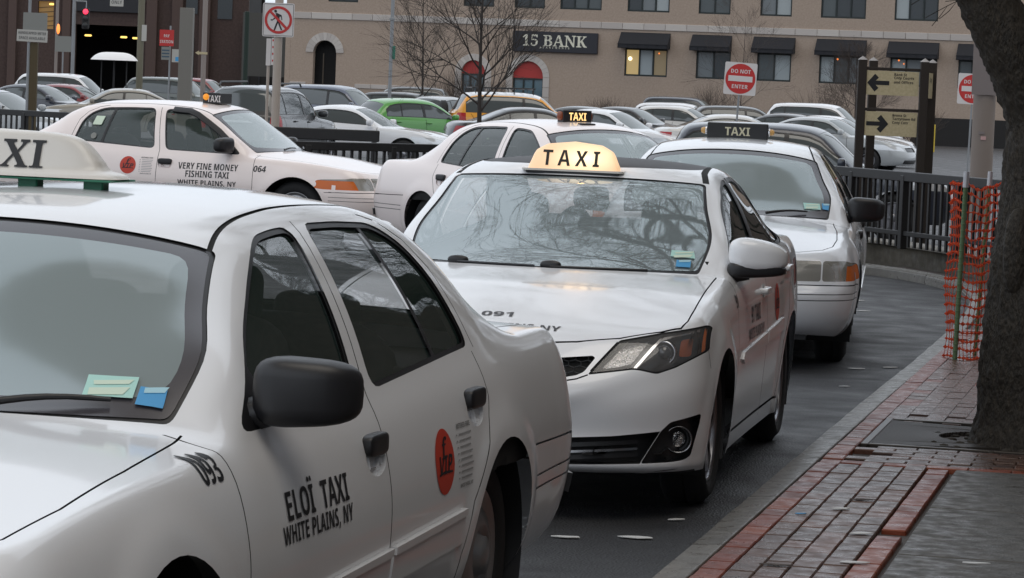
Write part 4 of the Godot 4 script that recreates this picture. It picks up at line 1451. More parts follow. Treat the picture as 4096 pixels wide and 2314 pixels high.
	# mirrors
	for sg in [1.0, -1.0]:
		var mb := MB.new()
		mb.lump(Vector3(0.075, 0.088, 0.135), 0.55, 0.62, at3(0.63, 1.035, sg * 1.0), func(v: Vector3) -> Vector3:
			var k: float = v.z * sg / 0.135
			return Vector3(v.x - 0.035 * k - (0.02 if v.x > 0 else 0.0) * k * k, v.y * (1.0 - 0.10 * k), v.z))
		mb.tube([Vector3(0.66, 0.96, sg * 0.80), Vector3(0.65, 0.975, sg * 0.87), Vector3(0.64, 0.99, sg * 0.93)], [0.05, 0.045, 0.04], 10)
		L.append(["mirror", mb.mesh(), M.trim, ""])

func lift_param(a: Shell, b: Shell, at: Vector2) -> Array:
	for s in [a, b]:
		var r: Array = s.lift(at, PARAM, s.near(at - Vector2(0.1, 0.1), at + Vector2(0.1, 0.1), PARAM))
		if not r.is_empty(): return r
	return []

# seats, dashboard and steering wheel
func cabin_parts(dx: float, belt: float, dash_y: float, half: float) -> Array:
	var out := []
	for sg in [1.0, -1.0]:
		var b := MB.new()
		b.lump(Vector3(0.27, 0.11, 0.27), 0.4, 0.4, at3(0.08 + dx, 0.46, sg * 0.38))
		b.lump(Vector3(0.09, 0.36, 0.26), 0.45, 0.4, at3(-0.24 + dx, 0.80, sg * 0.38, 0, 0, 0.22))
		b.lump(Vector3(0.06, 0.10, 0.14), 0.5, 0.5, at3(-0.36 + dx, 1.20, sg * 0.38, 0, 0, 0.15))
		out.append(["front_seat", b.mesh(), M.seat, ""])
	var r := MB.new()
	r.lump(Vector3(0.30, 0.12, half * 0.86), 0.35, 0.3, at3(-0.88 + dx, 0.48, 0))
	r.lump(Vector3(0.10, 0.34, half * 0.86), 0.4, 0.3, at3(-1.18 + dx, 0.76, 0, 0, 0, 0.3))
	for sg in [1.0, -1.0]: r.lump(Vector3(0.06, 0.07, 0.14), 0.5, 0.5, at3(-1.30 + dx, 1.09, sg * 0.38, 0, 0, 0.2))
	out.append(["rear_seat", r.mesh(), M.seat, ""])
	var d := MB.new()
	d.box(Vector3(0.44, 0.34, half * 1.72), at3(0.72 + dx, dash_y - 0.25, 0), 0.05)
	d.box(Vector3(0.8, 0.04, half * 1.8), at3(-1.62 + dx, belt - 0.01, 0), 0.01)
	d.box(Vector3(0.04, 0.5, half * 2.0), at3(0.96 + dx, 0.6, 0))
	out.append(["dashboard", d.mesh(), M.inside, ""])
	var w := MB.new()
	var pts := []
	var rad := []
	var x := at3(0.45 + dx, 0.90, -0.38, 0, 0, 0.45)
	for i in 25:
		pts.append(x * Vector3(0, sin(TAU * i / 24) * 0.185, cos(TAU * i / 24) * 0.185))
		rad.append(0.014)
	w.tube(pts, rad, 8, false)
	w.box(Vector3(0.04, 0.1, 0.3), x)
	out.append(["steering_wheel", w.mesh(), M.inside, ""])
	return out

func cab(called: String, label: String, pos: Vector3, turn: float, parts: Array, c: Dictionary, pm: Material, shield: Material, rims := "cap", rim_mat: Material = null) -> Node3D:
	var o := thing(called, label, "taxi", pos, turn, "taxis waiting in the rank")
	for e in parts:
		var m = e[2]
		if m is String: m = pm if m == "paint" else shield
		put2(e[0], e[1], m, o)
	add_wheels(o, c, rims, rim_mat)
	return o
# ---------------------------------------------------------------- the modern mid-size saloon (cab 091)
func sd_spec() -> Dictionary:
	return {
		"f": [0.0, 0.06, 0.16, 0.3, 0.45, 0.60, 0.72, 0.84, 0.93, 1.0],
		"g": [0.955, 0.965, 0.975, 0.985, 0.995, 1.0, 0.992, 0.985, 0.965, 0.925], "bow": 0.11,
		"xf": [2.25, 2.315, 2.325, 2.30, 2.315, 2.325, 2.31, 2.28, 2.24, 2.18],
		"xr": [-2.36, -2.42, -2.455, -2.47, -2.47, -2.46, -2.44, -2.41, -2.38, -2.33],
		"W": [[-1.9, 0.885], [-1.4, 0.91], [0.0, 0.905], [1.4, 0.91], [1.65, 0.90]],
		"ybot": [[-2.45, 0.28], [-1.9, 0.22], [-1.0, 0.19], [1.0, 0.19], [2.0, 0.20], [2.3, 0.21]],
		"ybelt": [[-2.33, 1.03], [-1.9, 1.075], [-1.2, 1.06], [-0.5, 1.02], [0.3, 0.985], [0.8, 0.97], [1.2, 0.945], [1.6, 0.895], [1.9, 0.83], [2.1, 0.77], [2.22, 0.725]],
		"yc": [[-2.33, 1.05], [-2.2, 1.095], [-1.86, 1.10], [-1.74, 1.125], [-1.06, 1.425], [-0.9, 1.475], [-0.45, 1.497], [-0.05, 1.475], [0.13, 1.44], [0.22, 1.405], [1.05, 1.01], [1.13, 0.995], [1.5, 0.945], [1.9, 0.855], [2.1, 0.785], [2.18, 0.745]],
		"xc": [[-2.33, -2.33], [-1.9, -1.86], [-0.95, -1.06], [-0.2, -0.15], [0.08, 0.20], [0.80, 1.10], [1.65, 1.88], [2.18, 2.18]],
		"rail": [[0.80, 0, 0], [0.52, 1.14, 0.755], [0.28, 1.285, 0.70], [0.08, 1.39, 0.667], [-0.1, 1.43, 0.65], [-0.5, 1.452, 0.63], [-0.9, 1.425, 0.615], [-1.2, 1.322, 0.625], [-1.5, 1.195, 0.63], [-1.72, 1.12, 0.665], [-1.9, 0, 0]],
		"crown": 2.6, "roof": 2.4, "bulge": 0.028, "nf": 3.3, "nr": 2.9, "xfs": 1.62, "xrs": -1.9, "soft": 3, "soft_u": 1,
		"marks": [0.08, 0.80, -0.95, -1.9, 1.3875, -1.3875],
		"axles": [[1.3875, 0.33, 0.372, 0.762], [-1.3875, 0.33, 0.372, 0.765]], "flare": 0.014, "tyre": 0.330, "rim": 0.235, "tyre_w": 0.205,
		"shape": func(w: Vector3, q: Vector2) -> Vector3:
			if w.x > 1.5 and q.y < 0.999:
				var k := clampf((w.x - 1.55) / 0.3, 0.0, 1.0)
				var cr := 0.43 + 0.32 * absf(w.z)
				var d := w.y - cr
				var a := exp(-pow(d / (0.07 if d > 0.0 else 0.045), 2)) * 0.020 * k
				w.x += a * clampf(1.2 - absf(w.z), 0.3, 1.0)
				if w.y < 0.27 and w.y > 0.17: w.x += 0.025 * k * exp(-pow((w.y - 0.225) / 0.03, 2))
			return w,
	}

var sd_parts := []
var sd_side: Shell
var sd_glass: Shell

func build_sd() -> void:
	var c := sd_spec()
	var b := car_skin(c, 0.03)
	sd_side = b.copy()
	var L := sd_parts
	var side := func(v: Vector3, nn: Vector3) -> bool: return nn.z > 0.12 and v.z > 0.45
	var top := func(v: Vector3, nn: Vector3) -> bool: return nn.y > 0.3
	var fro := func(v: Vector3, nn: Vector3) -> bool: return v.x > 1.4 and nn.x > 0.03
	var rea := func(v: Vector3, nn: Vector3) -> bool: return v.x < -1.6 and nn.x < -0.05
	var any := func(v: Vector3, nn: Vector3) -> bool: return v.y > 0.6
	for ax in c.axles: b.cut(disc(ax[2], 48, Vector2(ax[0], ax[1])), SIDE, func(v: Vector3, nn: Vector3) -> bool: return v.z > 0.5 and v.y < 0.8, true)
	var ws := b.cut(rounded(poly([0.085, 2.07, 0.782, 2.03, 0.782, 3.05, 0.085, 3.05]), 0.03), PARAM, any)
	var clear := ws.cut(rounded(poly([0.097, 2.09, 0.752, 2.055, 0.752, 3.05, 0.097, 3.05]), 0.03), PARAM)
	one_into(L, "windscreen_moulding", ws.inset(0.005), M.trim)
	sd_glass = clear.copy()
	one_into(L, "windscreen", clear.inset(0.003), "shield")
	var rw := b.cut(rounded(poly([-1.02, 2.14, -1.72, 2.12, -1.72, 3.05, -1.02, 3.05]), 0.04), PARAM, any)
	one_into(L, "rear_window", rw.inset(0.004), M.window)
	var sr := b.cut(rounded(poly([-0.03, 2.72, -0.07, 2.42, -0.13, 2.22, -0.22, 2.13, -0.75, 2.13, -0.75, 3.05, -0.03, 3.05]), 0.05), PARAM, any)
	one_into(L, "sunroof", sr.inset(0.003), M.roof_glass)
	# side windows
	var fw := window(b, rounded(poly([-0.28, 1.022, 0.62, 0.995, 0.52, 1.09, 0.36, 1.195, 0.20, 1.30, 0.04, 1.37, -0.12, 1.402, -0.28, 1.412]), 0.05), 0.018, SIDE, side)
	var rr := window(b, rounded(poly([-0.36, 1.026, -0.36, 1.416, -0.60, 1.416, -0.84, 1.395, -1.02, 1.325, -1.20, 1.235, -1.38, 1.165, -1.50, 1.105, -1.36, 1.065]), 0.05), 0.018, SIDE, side)
	var bp := b.cut(poly([-0.362, 1.026, -0.278, 1.022, -0.278, 1.412, -0.362, 1.416]), SIDE, side)
	both_into(L, "window_trim", fw[0].inset(0.004), M.trim)
	both_into(L, "window_trim", rr[0].inset(0.004).add(bp.inset(0.003)), M.trim)
	var post: Shell = rr[1].cut(strip([Vector2(-1.10, 0.9), Vector2(-1.03, 1.45)], 0.025), SIDE)
	both_into(L, "window_divider", post.inset(0.006), M.trim)
	both_into(L, "front_window", fw[1].inset(0.012), M.window)
	both_into(L, "rear_door_window", rr[1].inset(0.012), M.window)
	front_of_sd(b, L, fro)
	# tail lights
	var tail := b.cut(rounded(poly([0.45, 0.80, 0.95, 0.82, 0.93, 0.96, 0.46, 0.97]), 0.03), FRONT, rea)
	both_into(L, "tail_light", tail.inset(0.003), M.red)
	var gaps := Shell.new()
	seam(b, [Vector2(-0.32, 1.425), Vector2(-0.32, 0.24)], 0.006, SIDE, side, gaps)
	seam(b, [Vector2(0.80, 0.965), Vector2(0.86, 0.8), Vector2(0.88, 0.55), Vector2(0.86, 0.26)], 0.006, SIDE, side, gaps)
	seam(b, [Vector2(-1.50, 1.07), Vector2(-1.42, 0.9), Vector2(-1.2, 0.72), Vector2(-1.02, 0.56), Vector2(-0.96, 0.4), Vector2(-0.93, 0.28)], 0.006, SIDE, side, gaps)
	seam(b, [Vector2(0.96, 0.275), Vector2(-0.98, 0.275)], 0.014, SIDE, side, gaps)
	seam(b, [Vector2(1.80, 0.72), Vector2(1.775, 0.64)], 0.005, SIDE, side, gaps)
	seam(b, [Vector2(0.07, 2.07), Vector2(-0.1, 2.10), Vector2(-0.6, 2.12), Vector2(-1.0, 2.12)], 0.05, PARAM, any, gaps, 0.005)
	seam(b, [Vector2(0.0, 0.66), Vector2(0.9, 0.70)], 0.006, FRONT, rea, gaps)
	var hood_edge := [Vector2(0.79, 0.775), Vector2(1.12, 0.785), Vector2(1.45, 0.793), Vector2(1.66, 0.796), Vector2(1.84, 0.793), Vector2(1.92, 0.775)]
	seam(b, hood_edge, 0.007, TOP, top, gaps)
	var front_line := [Vector2(1.92, 0.775), Vector2(1.99, 0.702), Vector2(2.089, 0.535), Vector2(2.145, 0.36), Vector2(2.175, 0.187), Vector2(2.182, 0.0)]
	seam(b, front_line, 0.009, TOP, top, gaps)
	var hood := b.cut(poly([0.79, -0.1, 2.178, -0.1, 2.171, 0.187, 2.141, 0.36, 2.085, 0.532, 1.986, 0.698, 1.917, 0.771, 1.839, 0.789, 1.66, 0.792, 1.45, 0.789, 1.12, 0.781, 0.79, 0.771]), TOP, top)
	hood.add(b.cut(poly([0.70, 2.0, 1.3, 2.2, 1.3, 3.1, 0.70, 3.1]), PARAM, top))
	one_into(L, "hood", hood, "paint")
	for hx in [[-0.20, 0.872], [-1.20, 0.938]]:
		var hit := sd_side.lift(Vector2(hx[0], hx[1]), SIDE, sd_side.near(Vector2(hx[0] - 0.05, hx[1] - 0.05), Vector2(hx[0] + 0.05, hx[1] + 0.05), SIDE))
		var cup := b.cut(disc(0.06, 18, Vector2(hx[0] + 0.02, hx[1]), 0.035), SIDE, side)
		both_into(L, "handle_recess", cup.inset(0.016).add(cup.walls(0.016)), "paint")
		for sg in [1.0, -1.0]:
			var hb := MB.new()
			hb.lump(Vector3(0.105, 0.017, 0.012), 0.6, 0.4, at3(hx[0], hx[1], sg * (hit[0].z + 0.022)))
			for e in [-0.085, 0.085]: hb.lump(Vector3(0.02, 0.015, 0.025), 0.7, 0.7, at3(hx[0] + e, hx[1], sg * (hit[0].z + 0.004)))
			L.append(["door_handle", hb.mesh(), "paint", ""])
	for o in [poly([-0.31, 0.60, 0.66, 0.575, 0.715, 0.60, 0.68, 0.63, -0.31, 0.66]), poly([-1.02, 0.625, -0.33, 0.605, -0.33, 0.662, -1.0, 0.69])]:
		var sk := sd_side.copy().cut(o, SIDE, side, false)
		both_into(L, "side_moulding", sk.inset(-0.009).add(sk.walls(-0.009)), "paint")
	both_into(L, "front_door", b.cut(poly([-0.318, 0.283, 0.858, 0.283, 0.878, 0.55, 0.858, 0.8, 0.80, 0.96, 0.64, 1.01, 0.38, 1.205, 0.22, 1.31, 0.05, 1.385, -0.12, 1.418, -0.318, 1.428]), SIDE, side), "paint")
	both_into(L, "rear_door", b.cut(poly([-0.322, 0.283, -0.322, 1.43, -0.6, 1.43, -0.86, 1.41, -1.04, 1.34, -1.22, 1.25, -1.40, 1.18, -1.51, 1.105, -1.496, 1.07, -1.416, 0.9, -1.196, 0.72, -1.016, 0.56, -0.956, 0.4, -0.927, 0.283]), SIDE, side), "paint")
	one_into(L, "panel_gaps", gaps, M.gap)
	one_into(L, "body", b, "paint")
	var keep := sd_side.copy().cut(poly([-1.85, 0.45, 0.95, 0.45, 0.95, 3.05, -1.85, 3.05]), PARAM, any, false)
	keep.cut(poly([-1.70, 2.2, -1.06, 2.2, -1.06, 3.1, -1.70, 3.1]), PARAM)
	keep.cut(poly([0.07, 2.06, 1.0, 2.04, 1.0, 3.1, 0.07, 3.1]), PARAM)
	keep.cut(poly([-1.48, 1.08, 0.62, 0.985, 0.36, 1.20, 0.03, 1.375, -0.3, 1.415, -0.6, 1.42, -0.84, 1.40, -1.03, 1.33]), SIDE, side)
	one_into(L, "cabin_lining", keep.inset(0.03), M.inside)
	var wb := MB.new()
	for ax in c.axles: wb.skin_both(well_skin(ax, 0.89))
	L.append(["wheel_wells", wb.mesh(), M.black, ""])
	var fb := MB.new()
	fb.box(Vector3(4.3, 0.06, 1.2), at3(-0.05, 0.22, 0))
	fb.box(Vector3(1.9, 0.06, 1.62), at3(0, 0.225, 0))
	L.append(["floor_pan", fb.mesh(), M.black, ""])
	for e in cabin_parts(0.0, 1.04, 1.0, 0.74): L.append(e)
	# wipers under the hood edge, with the pivot cover of the driver's arm
	var wp := MB.new()
	for e in [[2.95, -1.0, 2.35, 0.035], [2.42, 1.0, 2.95, 0.02]]:
		var pts := []
		for k in 9:
			var hit := lift_param(clear, ws, Vector2(0.765, lerpf(e[0], e[2], k / 8.0)))
			if hit.is_empty(): continue
			pts.append(hit[0] * Vector3(1, 1, e[1]) + Vector3(0.006, 0.002, 0))
		var rad := []
		for k in pts.size(): rad.append(0.007)
		wp.tube(pts, rad, 6)
		wp.lump(Vector3(0.02, 0.022, 0.05), 0.8, 0.9, at3(pts[0].x - 0.016, pts[0].y + 0.006, pts[0].z))
	L.append(["wipers", wp.mesh(), M.trim, ""])
	for sg in [1.0, -1.0]:
		var sh := func(v: Vector3) -> Vector3:
			var k: float = v.z * sg / 0.135
			return Vector3(v.x - 0.05 * k - (0.03 * k * k if v.x > 0 else 0.0), v.y * (1.0 - 0.16 * k - 0.12 * k * k) - 0.012 * k, v.z)
		var mb := MB.new()
		mb.lump(Vector3(0.085, 0.078, 0.135), 0.62, 0.62, at3(0.585, 1.08, sg * 0.945), sh, 22, 28)
		var low := MB.new()
		low.lump(Vector3(0.08, 0.034, 0.134), 0.5, 0.62, at3(0.58, 1.012, sg * 0.94), func(v: Vector3) -> Vector3:
			var k: float = v.z * sg / 0.135
			return Vector3(v.x - 0.05 * k, v.y * (1.0 - 0.3 * k), v.z))
		low.tube([Vector3(0.62, 0.985, sg * 0.80), Vector3(0.61, 0.99, sg * 0.86), Vector3(0.60, 1.0, sg * 0.90)], [0.04, 0.035, 0.035], 10)
		L.append(["mirror", mb.mesh(), "paint", ""])
		L.append(["mirror_base", low.mesh(), M.trim, ""])

func front_of_sd(b: Shell, L: Array, fro: Callable) -> void:
	# the bumper's crease: fuller above, falling away below
	# headlights: clear cover over a dark bowl with reflectors and a projector
	var ho := rounded(poly([0.428, 0.625, 0.537, 0.767, 0.704, 0.801, 0.864, 0.826, 0.878, 0.813, 0.886, 0.719, 0.779, 0.659, 0.708, 0.633, 0.641, 0.648, 0.613, 0.651, 0.509, 0.636]), 0.012)
	var edge := b.cut(ho, FRONT, fro)
	var hl := edge.cut(grown(ho, -0.007), FRONT)
	both_into(L, "headlight_seal", edge.inset(0.004), M.gap)
	var back := Vector3(-0.075, 0, -0.01)
	both_into(L, "headlight", hl.moved(back).add(hl.walls(0.0, back)), M.lamp_dark)
	both_into(L, "headlight_cover", hl.inset(0.001), M.lamp_glass)
	var amber := hl.copy().cut(poly([0.869, 0.70, 0.860, 0.9, 1.0, 0.9, 1.0, 0.70]), FRONT, null, false)
	both_into(L, "headlight_amber", amber.inset(0.006), M.amber)
	var amber2 := hl.copy().cut(rounded(poly([0.785, 0.70, 0.83, 0.70, 0.83, 0.775, 0.785, 0.768]), 0.012), FRONT, null, false)
	both_into(L, "headlight_amber", amber2.moved(Vector3(-0.05, 0, -0.006)), M.amber_dim)
	var refl := hl.copy().cut(rounded(poly([0.475, 0.645, 0.56, 0.750, 0.655, 0.766, 0.595, 0.668, 0.53, 0.653]), 0.012), FRONT, null, false)
	both_into(L, "headlight_reflector", refl.moved(Vector3(-0.06, 0, 0)), M.facet)
	var bar := hl.copy().cut(strip([Vector2(0.616, 0.655), Vector2(0.675, 0.738), Vector2(0.70, 0.770), Vector2(0.75, 0.787), Vector2(0.845, 0.807)], 0.012), FRONT, null, false)
	both_into(L, "headlight_chrome_bar", bar.moved(Vector3(-0.02, 0, 0)), M.chrome)
	for sg in [1.0, -1.0]:
		var x := Transform3D(Basis(Vector3(0, 0, 1), -PI / 2), Vector3(1.975, 0.715, sg * 0.715))
		var pj := MB.new()
		pj.lathe([Vector2(0.001, 0.052), Vector2(0.02, 0.048), Vector2(0.034, 0.034), Vector2(0.04, 0.01)], x, 24)
		L.append(["projector_lens", pj.mesh(), M.lens_dark, ""])
		var rg := MB.new()
		rg.lathe([Vector2(0.042, -0.02), Vector2(0.043, 0.022), Vector2(0.048, 0.03), Vector2(0.054, 0.022), Vector2(0.056, -0.02)], x, 28)
		L.append(["projector_ring", rg.mesh(), M.chrome, ""])
	# upper grille with its honeycomb
	var go := rounded(poly([-0.02, 0.682, 0.19, 0.679, 0.437, 0.702, 0.450, 0.694, 0.412, 0.636, 0.381, 0.621, 0.25, 0.594, -0.02, 0.586]), 0.010)
	var gr := b.cut(go, FRONT, fro)
	var gb := Vector3(-0.05, 0, 0)
	one_into(L, "grille_surround", gr.walls(0.0, gb), M.trim)
	one_into(L, "grille_back", gr.moved(gb), M.gap)
	var hex := MB.new()
	for r in 5:
		for k in 9:
			var hc := Vector2(0.026 + k * 0.0525 + (0.02625 if r % 2 == 1 else 0.0), 0.595 + r * 0.0235)
			for a in 3:
				var p0 := hc + Vector2(sin(TAU * a / 6.0) * 0.029, cos(TAU * a / 6.0) * 0.0145)
				var p1 := hc + Vector2(sin(TAU * (a + 1) / 6.0) * 0.029, cos(TAU * (a + 1) / 6.0) * 0.0145)
				if not Geometry2D.is_point_in_polygon((p0 + p1) / 2.0, go): continue
				var hit := gr.lift((p0 + p1) / 2.0, FRONT, gr.near(p0.min(p1) - Vector2(0.02, 0.02), p0.max(p1) + Vector2(0.02, 0.02), FRONT))
				if hit.is_empty(): continue
				var xx: float = hit[0].x - 0.022
				hex.tube([Vector3(xx, p0.y, p0.x), Vector3(xx, p1.y, p1.x)], [0.0026, 0.0026], 4, false)
	var hx := MB.new()
	hx.skin_both(hex)
	L.append(["grille_honeycomb", hx.mesh(), M.honey, ""])
	# seam round the grille frame
	var gl := Shell.new()
	seam(b, [Vector2(0.0, 0.570), Vector2(0.25, 0.581), Vector2(0.385, 0.607), Vector2(0.43, 0.625)], 0.006, FRONT, fro, gl)
	seam(b, [Vector2(0.438, 0.641), Vector2(0.53, 0.76)], 0.005, FRONT, fro, gl)
	one_into(L, "grille_gap", gl, M.gap)
	# lower intake with chrome strip, and the dark lamp bezels
	var bz := b.cut(rounded(poly([0.732, 0.388, 0.768, 0.426, 0.874, 0.452, 0.868, 0.409, 0.851, 0.321, 0.841, 0.271, 0.82, 0.257, 0.78, 0.253, 0.659, 0.251]), 0.012), FRONT, fro)
	var bzb := Vector3(-0.045, 0, -0.01)
	both_into(L, "fog_lamp_bezel", bz.moved(bzb).add(bz.walls(0.0, bzb)), M.trim)
	var it := b.cut(poly([-0.02, 0.356, 0.31, 0.354, 0.54, 0.367, 0.730, 0.387, 0.657, 0.251, 0.337, 0.243, -0.02, 0.238]), FRONT, fro)
	var ib := Vector3(-0.10, 0, 0)
	one_into(L, "lower_intake", it.moved(ib).add(it.walls(0.0, ib)), M.black)
	for e in [[0.288, 0.010, M.chrome_dull, -0.03], [0.315, 0.018, M.trim, -0.05], [0.262, 0.018, M.trim, -0.05]]:
		var cs := it.copy().cut(strip([Vector2(-0.02, e[0]), Vector2(0.3, e[0] + 0.002), Vector2(0.64, e[0] + 0.024)], e[1]), FRONT, null, false)
		one_into(L, "intake_slat", cs.moved(Vector3(e[3], 0, 0)), e[2])
	for sg in [1.0, -1.0]:
		var x := Transform3D(Basis(Vector3.UP, -sg * 0.30) * Basis(Vector3(0, 0, 1), -PI / 2), Vector3(1.985, 0.346, sg * 0.788))
		var fl := MB.new()
		fl.lathe([Vector2(0.058, 0.0), Vector2(0.061, 0.028), Vector2(0.056, 0.032), Vector2(0.052, 0.026), Vector2(0.050, -0.01)], x, 32)
		L.append(["fog_lamp_ring", fl.mesh(), M.chrome_dull, ""])
		var fb := MB.new()
		fb.lathe([Vector2(0.050, -0.01), Vector2(0.038, -0.012), Vector2(0.037, 0.006), Vector2(0.034, 0.010)], x, 32)
		L.append(["fog_lamp_cup", fb.mesh(), M.trim, ""])
		var fg := MB.new()
		fg.lathe([Vector2(0.036, 0.006), Vector2(0.026, 0.016), Vector2(0.012, 0.02), Vector2(0.001, 0.021)], x, 28)
		L.append(["fog_lamp", fg.mesh(), M.facet, ""])
	# scuffed lower lip
	var sc := sd_side.copy().cut(poly([-0.02, 0.15, 0.85, 0.15, 0.85, 0.207, 0.74, 0.209, 0.66, 0.205, 0.60, 0.210, 0.48, 0.206, 0.36, 0.208, 0.28, 0.215, 0.12, 0.217, 0.05, 0.211, -0.02, 0.21]), FRONT, fro, false)
	sc.add(sd_side.copy().cut(poly([0.70, 0.213, 0.78, 0.218, 0.80, 0.222, 0.75, 0.220]), FRONT, fro, false))
	one_into(L, "scuffed_lip", sc.inset(-0.0015), M.black)
# ---------------------------------------------------------------- the block of flats with awnings, and the dark block beside it
func arch(x0: float, x1: float, spring: float, base: float, k := 14) -> PackedVector2Array:
	var o := PackedVector2Array([Vector2(x0, base), Vector2(x1, base)])
	var r := (x1 - x0) / 2.0
	for i in k + 1:
		var a := PI * i / k
		o.append(Vector2((x0 + x1) / 2.0 + cos(a) * r, spring + sin(a) * r))
	return o

func buildings() -> void:
	var b := thing("apartment_block", "tan brick apartment block with dark awnings, pale stone bands and a black sign", "building", Vector3(-10.85, 0, -152), deg_to_rad(-15))
	var low := [[16.14, 18.14, 3], [19.48, 21.08, 2], [22.29, 23.86, 2], [25.14, 27.15, 3], [28.35, 30.45, 3], [31.40, 32.6, 2], [34.2, 36.2, 3]]
	var up := [[1.77, 3.24, 2], [8.37, 9.84, 2], [10.81, 12.27, 2], [12.99, 14.96, 3], [16.17, 18.14, 3], [19.49, 20.97, 2], [22.34, 23.79, 2], [25.11, 27.15, 3], [28.44, 30.40, 3], [31.6, 33.0, 2], [34.2, 36.2, 3]]
	var arches := [[1.12, 2.26, 3.0, -0.6], [8.40, 9.54, 2.33, -0.6], [10.86, 12.32, 2.22, -0.6]]
	var cuts := []
	for w in low: cuts.append(PackedVector2Array([Vector2(w[0], 2.45), Vector2(w[1], 2.45), Vector2(w[1], 3.72), Vector2(w[0], 3.72)]))
	for w in up: cuts.append(PackedVector2Array([Vector2(w[0], 5.39), Vector2(w[1], 5.39), Vector2(w[1], 6.75), Vector2(w[0], 6.75)]))
	for a in arches: cuts.append(arch(a[0], a[1], a[2], a[3]))
	var xs := [-0.02, 1.9, 9.0, 11.6, 13.9, 17.15, 20.25, 23.05, 26.1, 29.4, 32.3, 35.2, 42.0]
	var wall := MB.new()
	for i in xs.size() - 1:
		var pieces := [PackedVector2Array([Vector2(xs[i], -0.8), Vector2(xs[i + 1], -0.8), Vector2(xs[i + 1], 10.5), Vector2(xs[i], 10.5)])]
		for c in cuts:
			var next := []
			for p in pieces: next.append_array(Geometry2D.clip_polygons(p, c))
			pieces = next
		for p in pieces: wall.prism(p, -0.3, 0.0)
	put("wall", wall.mesh(), M.tan_brick, b)
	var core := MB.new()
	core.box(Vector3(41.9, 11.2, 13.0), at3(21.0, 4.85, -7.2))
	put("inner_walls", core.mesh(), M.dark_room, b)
	# side wall on the left
	var sw := MB.new()
	sw.box(Vector3(0.25, 11.3, 13.0), at3(-0.15, 4.85, -6.5))
	sw.box(Vector3(42.3, 0.5, 14.0), at3(21.0, 10.78, -6.8))
	put("side_wall", sw.mesh(), M.tan_brick, b)
	# stone bands, block by block
	var rng := RandomNumberGenerator.new()
	rng.seed = 7
	var bm := []
	for i in 3:
		var q := MB.new()
		q.box(Vector3(0.985, 0.30, 0.12), Transform3D(), 0.012)
		bm.append(q.mesh())
	for i in 42: put2("stone_block", bm[i % 3], M.stone[rng.randi() % 3], b, at3(0.49 + i * 1.0, 4.71, 0.0))
	var lm := MB.new()
	lm.box(Vector3(0.79, 0.20, 0.10), Transform3D(), 0.01)
	var lmesh := lm.mesh()
	for i in 9:
		var x := 0.4 + i * 0.805
		if x > 0.45 and x < 3.0: continue
		put2("stone_block", lmesh, M.stone[rng.randi() % 3], b, at3(x, 1.49, 0.0))
	# arch stones
	for a in arches:
		var r0: float = (a[1] - a[0]) / 2.0
		var r1: float = r0 + (0.36 if a[0] < 3.0 else 0.30)
		var cx: float = (a[0] + a[1]) / 2.0
		for i in 13:
			var a0 := PI * (i + 0.02) / 13
			var a1 := PI * (i + 0.98) / 13
			var o := PackedVector2Array()
			for t in 4: o.append(Vector2(cx + cos(lerpf(a0, a1, t / 3.0)) * r0, a[2] + sin(lerpf(a0, a1, t / 3.0)) * r0))
			for t in 4: o.append(Vector2(cx + cos(lerpf(a1, a0, t / 3.0)) * r1, a[2] + sin(lerpf(a1, a0, t / 3.0)) * r1))
			var q := MB.new()
			q.prism(o, -0.05, 0.05)
			put("arch_stone", q.mesh(), M.stone[rng.randi() % 3], b)
		if a[0] > 3.0:
			for sg in [-1.0, 1.0]:
				for j in 5:
					var q := MB.new()
					q.box(Vector3(r1 - r0, 0.44, 0.1), at3(cx + sg * (r0 + r1) / 2.0, a[2] - 0.23 - j * 0.455, 0.0), 0.008)
					put("arch_stone", q.mesh(), M.stone[rng.randi() % 3], b)
	# arched openings: one is a dark passage, two have red fanlights over glazed doors
	for i in 3:
		var a: Array = arches[i]
		var cx: float = (a[0] + a[1]) / 2.0
		var r: float = (a[1] - a[0]) / 2.0
		if i == 0:
			var q := MB.new()
			q.box(Vector3(0.05, 3.5, 0.05), at3(cx - 0.12, 1.2, -0.22))
			q.box(Vector3(0.05, 3.5, 0.05), at3(a[1] - 0.04, 1.2, -0.22))
			put("passage_gate", q.mesh(), M.brown_metal, b)
		else:
			var fan := MB.new()
			fan.prism(arch(a[0], a[1], a[2], a[2] - 0.05), -0.2, -0.14)
			put("red_fanlight", fan.mesh(), M.fan_red, b)
			var dr := MB.new()
			for j in 4: dr.box(Vector3(0.07, 2.8, 0.06), at3(lerpf(a[0] + 0.03, a[1] - 0.03, j / 3.0), a[2] - 1.45, -0.16))
			dr.box(Vector3(a[1] - a[0], 0.08, 0.06), at3(cx, a[2] - 0.09, -0.159))
			put("door_frame", dr.mesh(), M.win_frame, b)
			var gl := MB.new()
			gl.box(Vector3(a[1] - a[0], 2.8, 0.02), at3(cx, a[2] - 1.5, -0.2))
			put("door_glass", gl.mesh(), M.glass_blue, b)
	# windows
	var k := 0
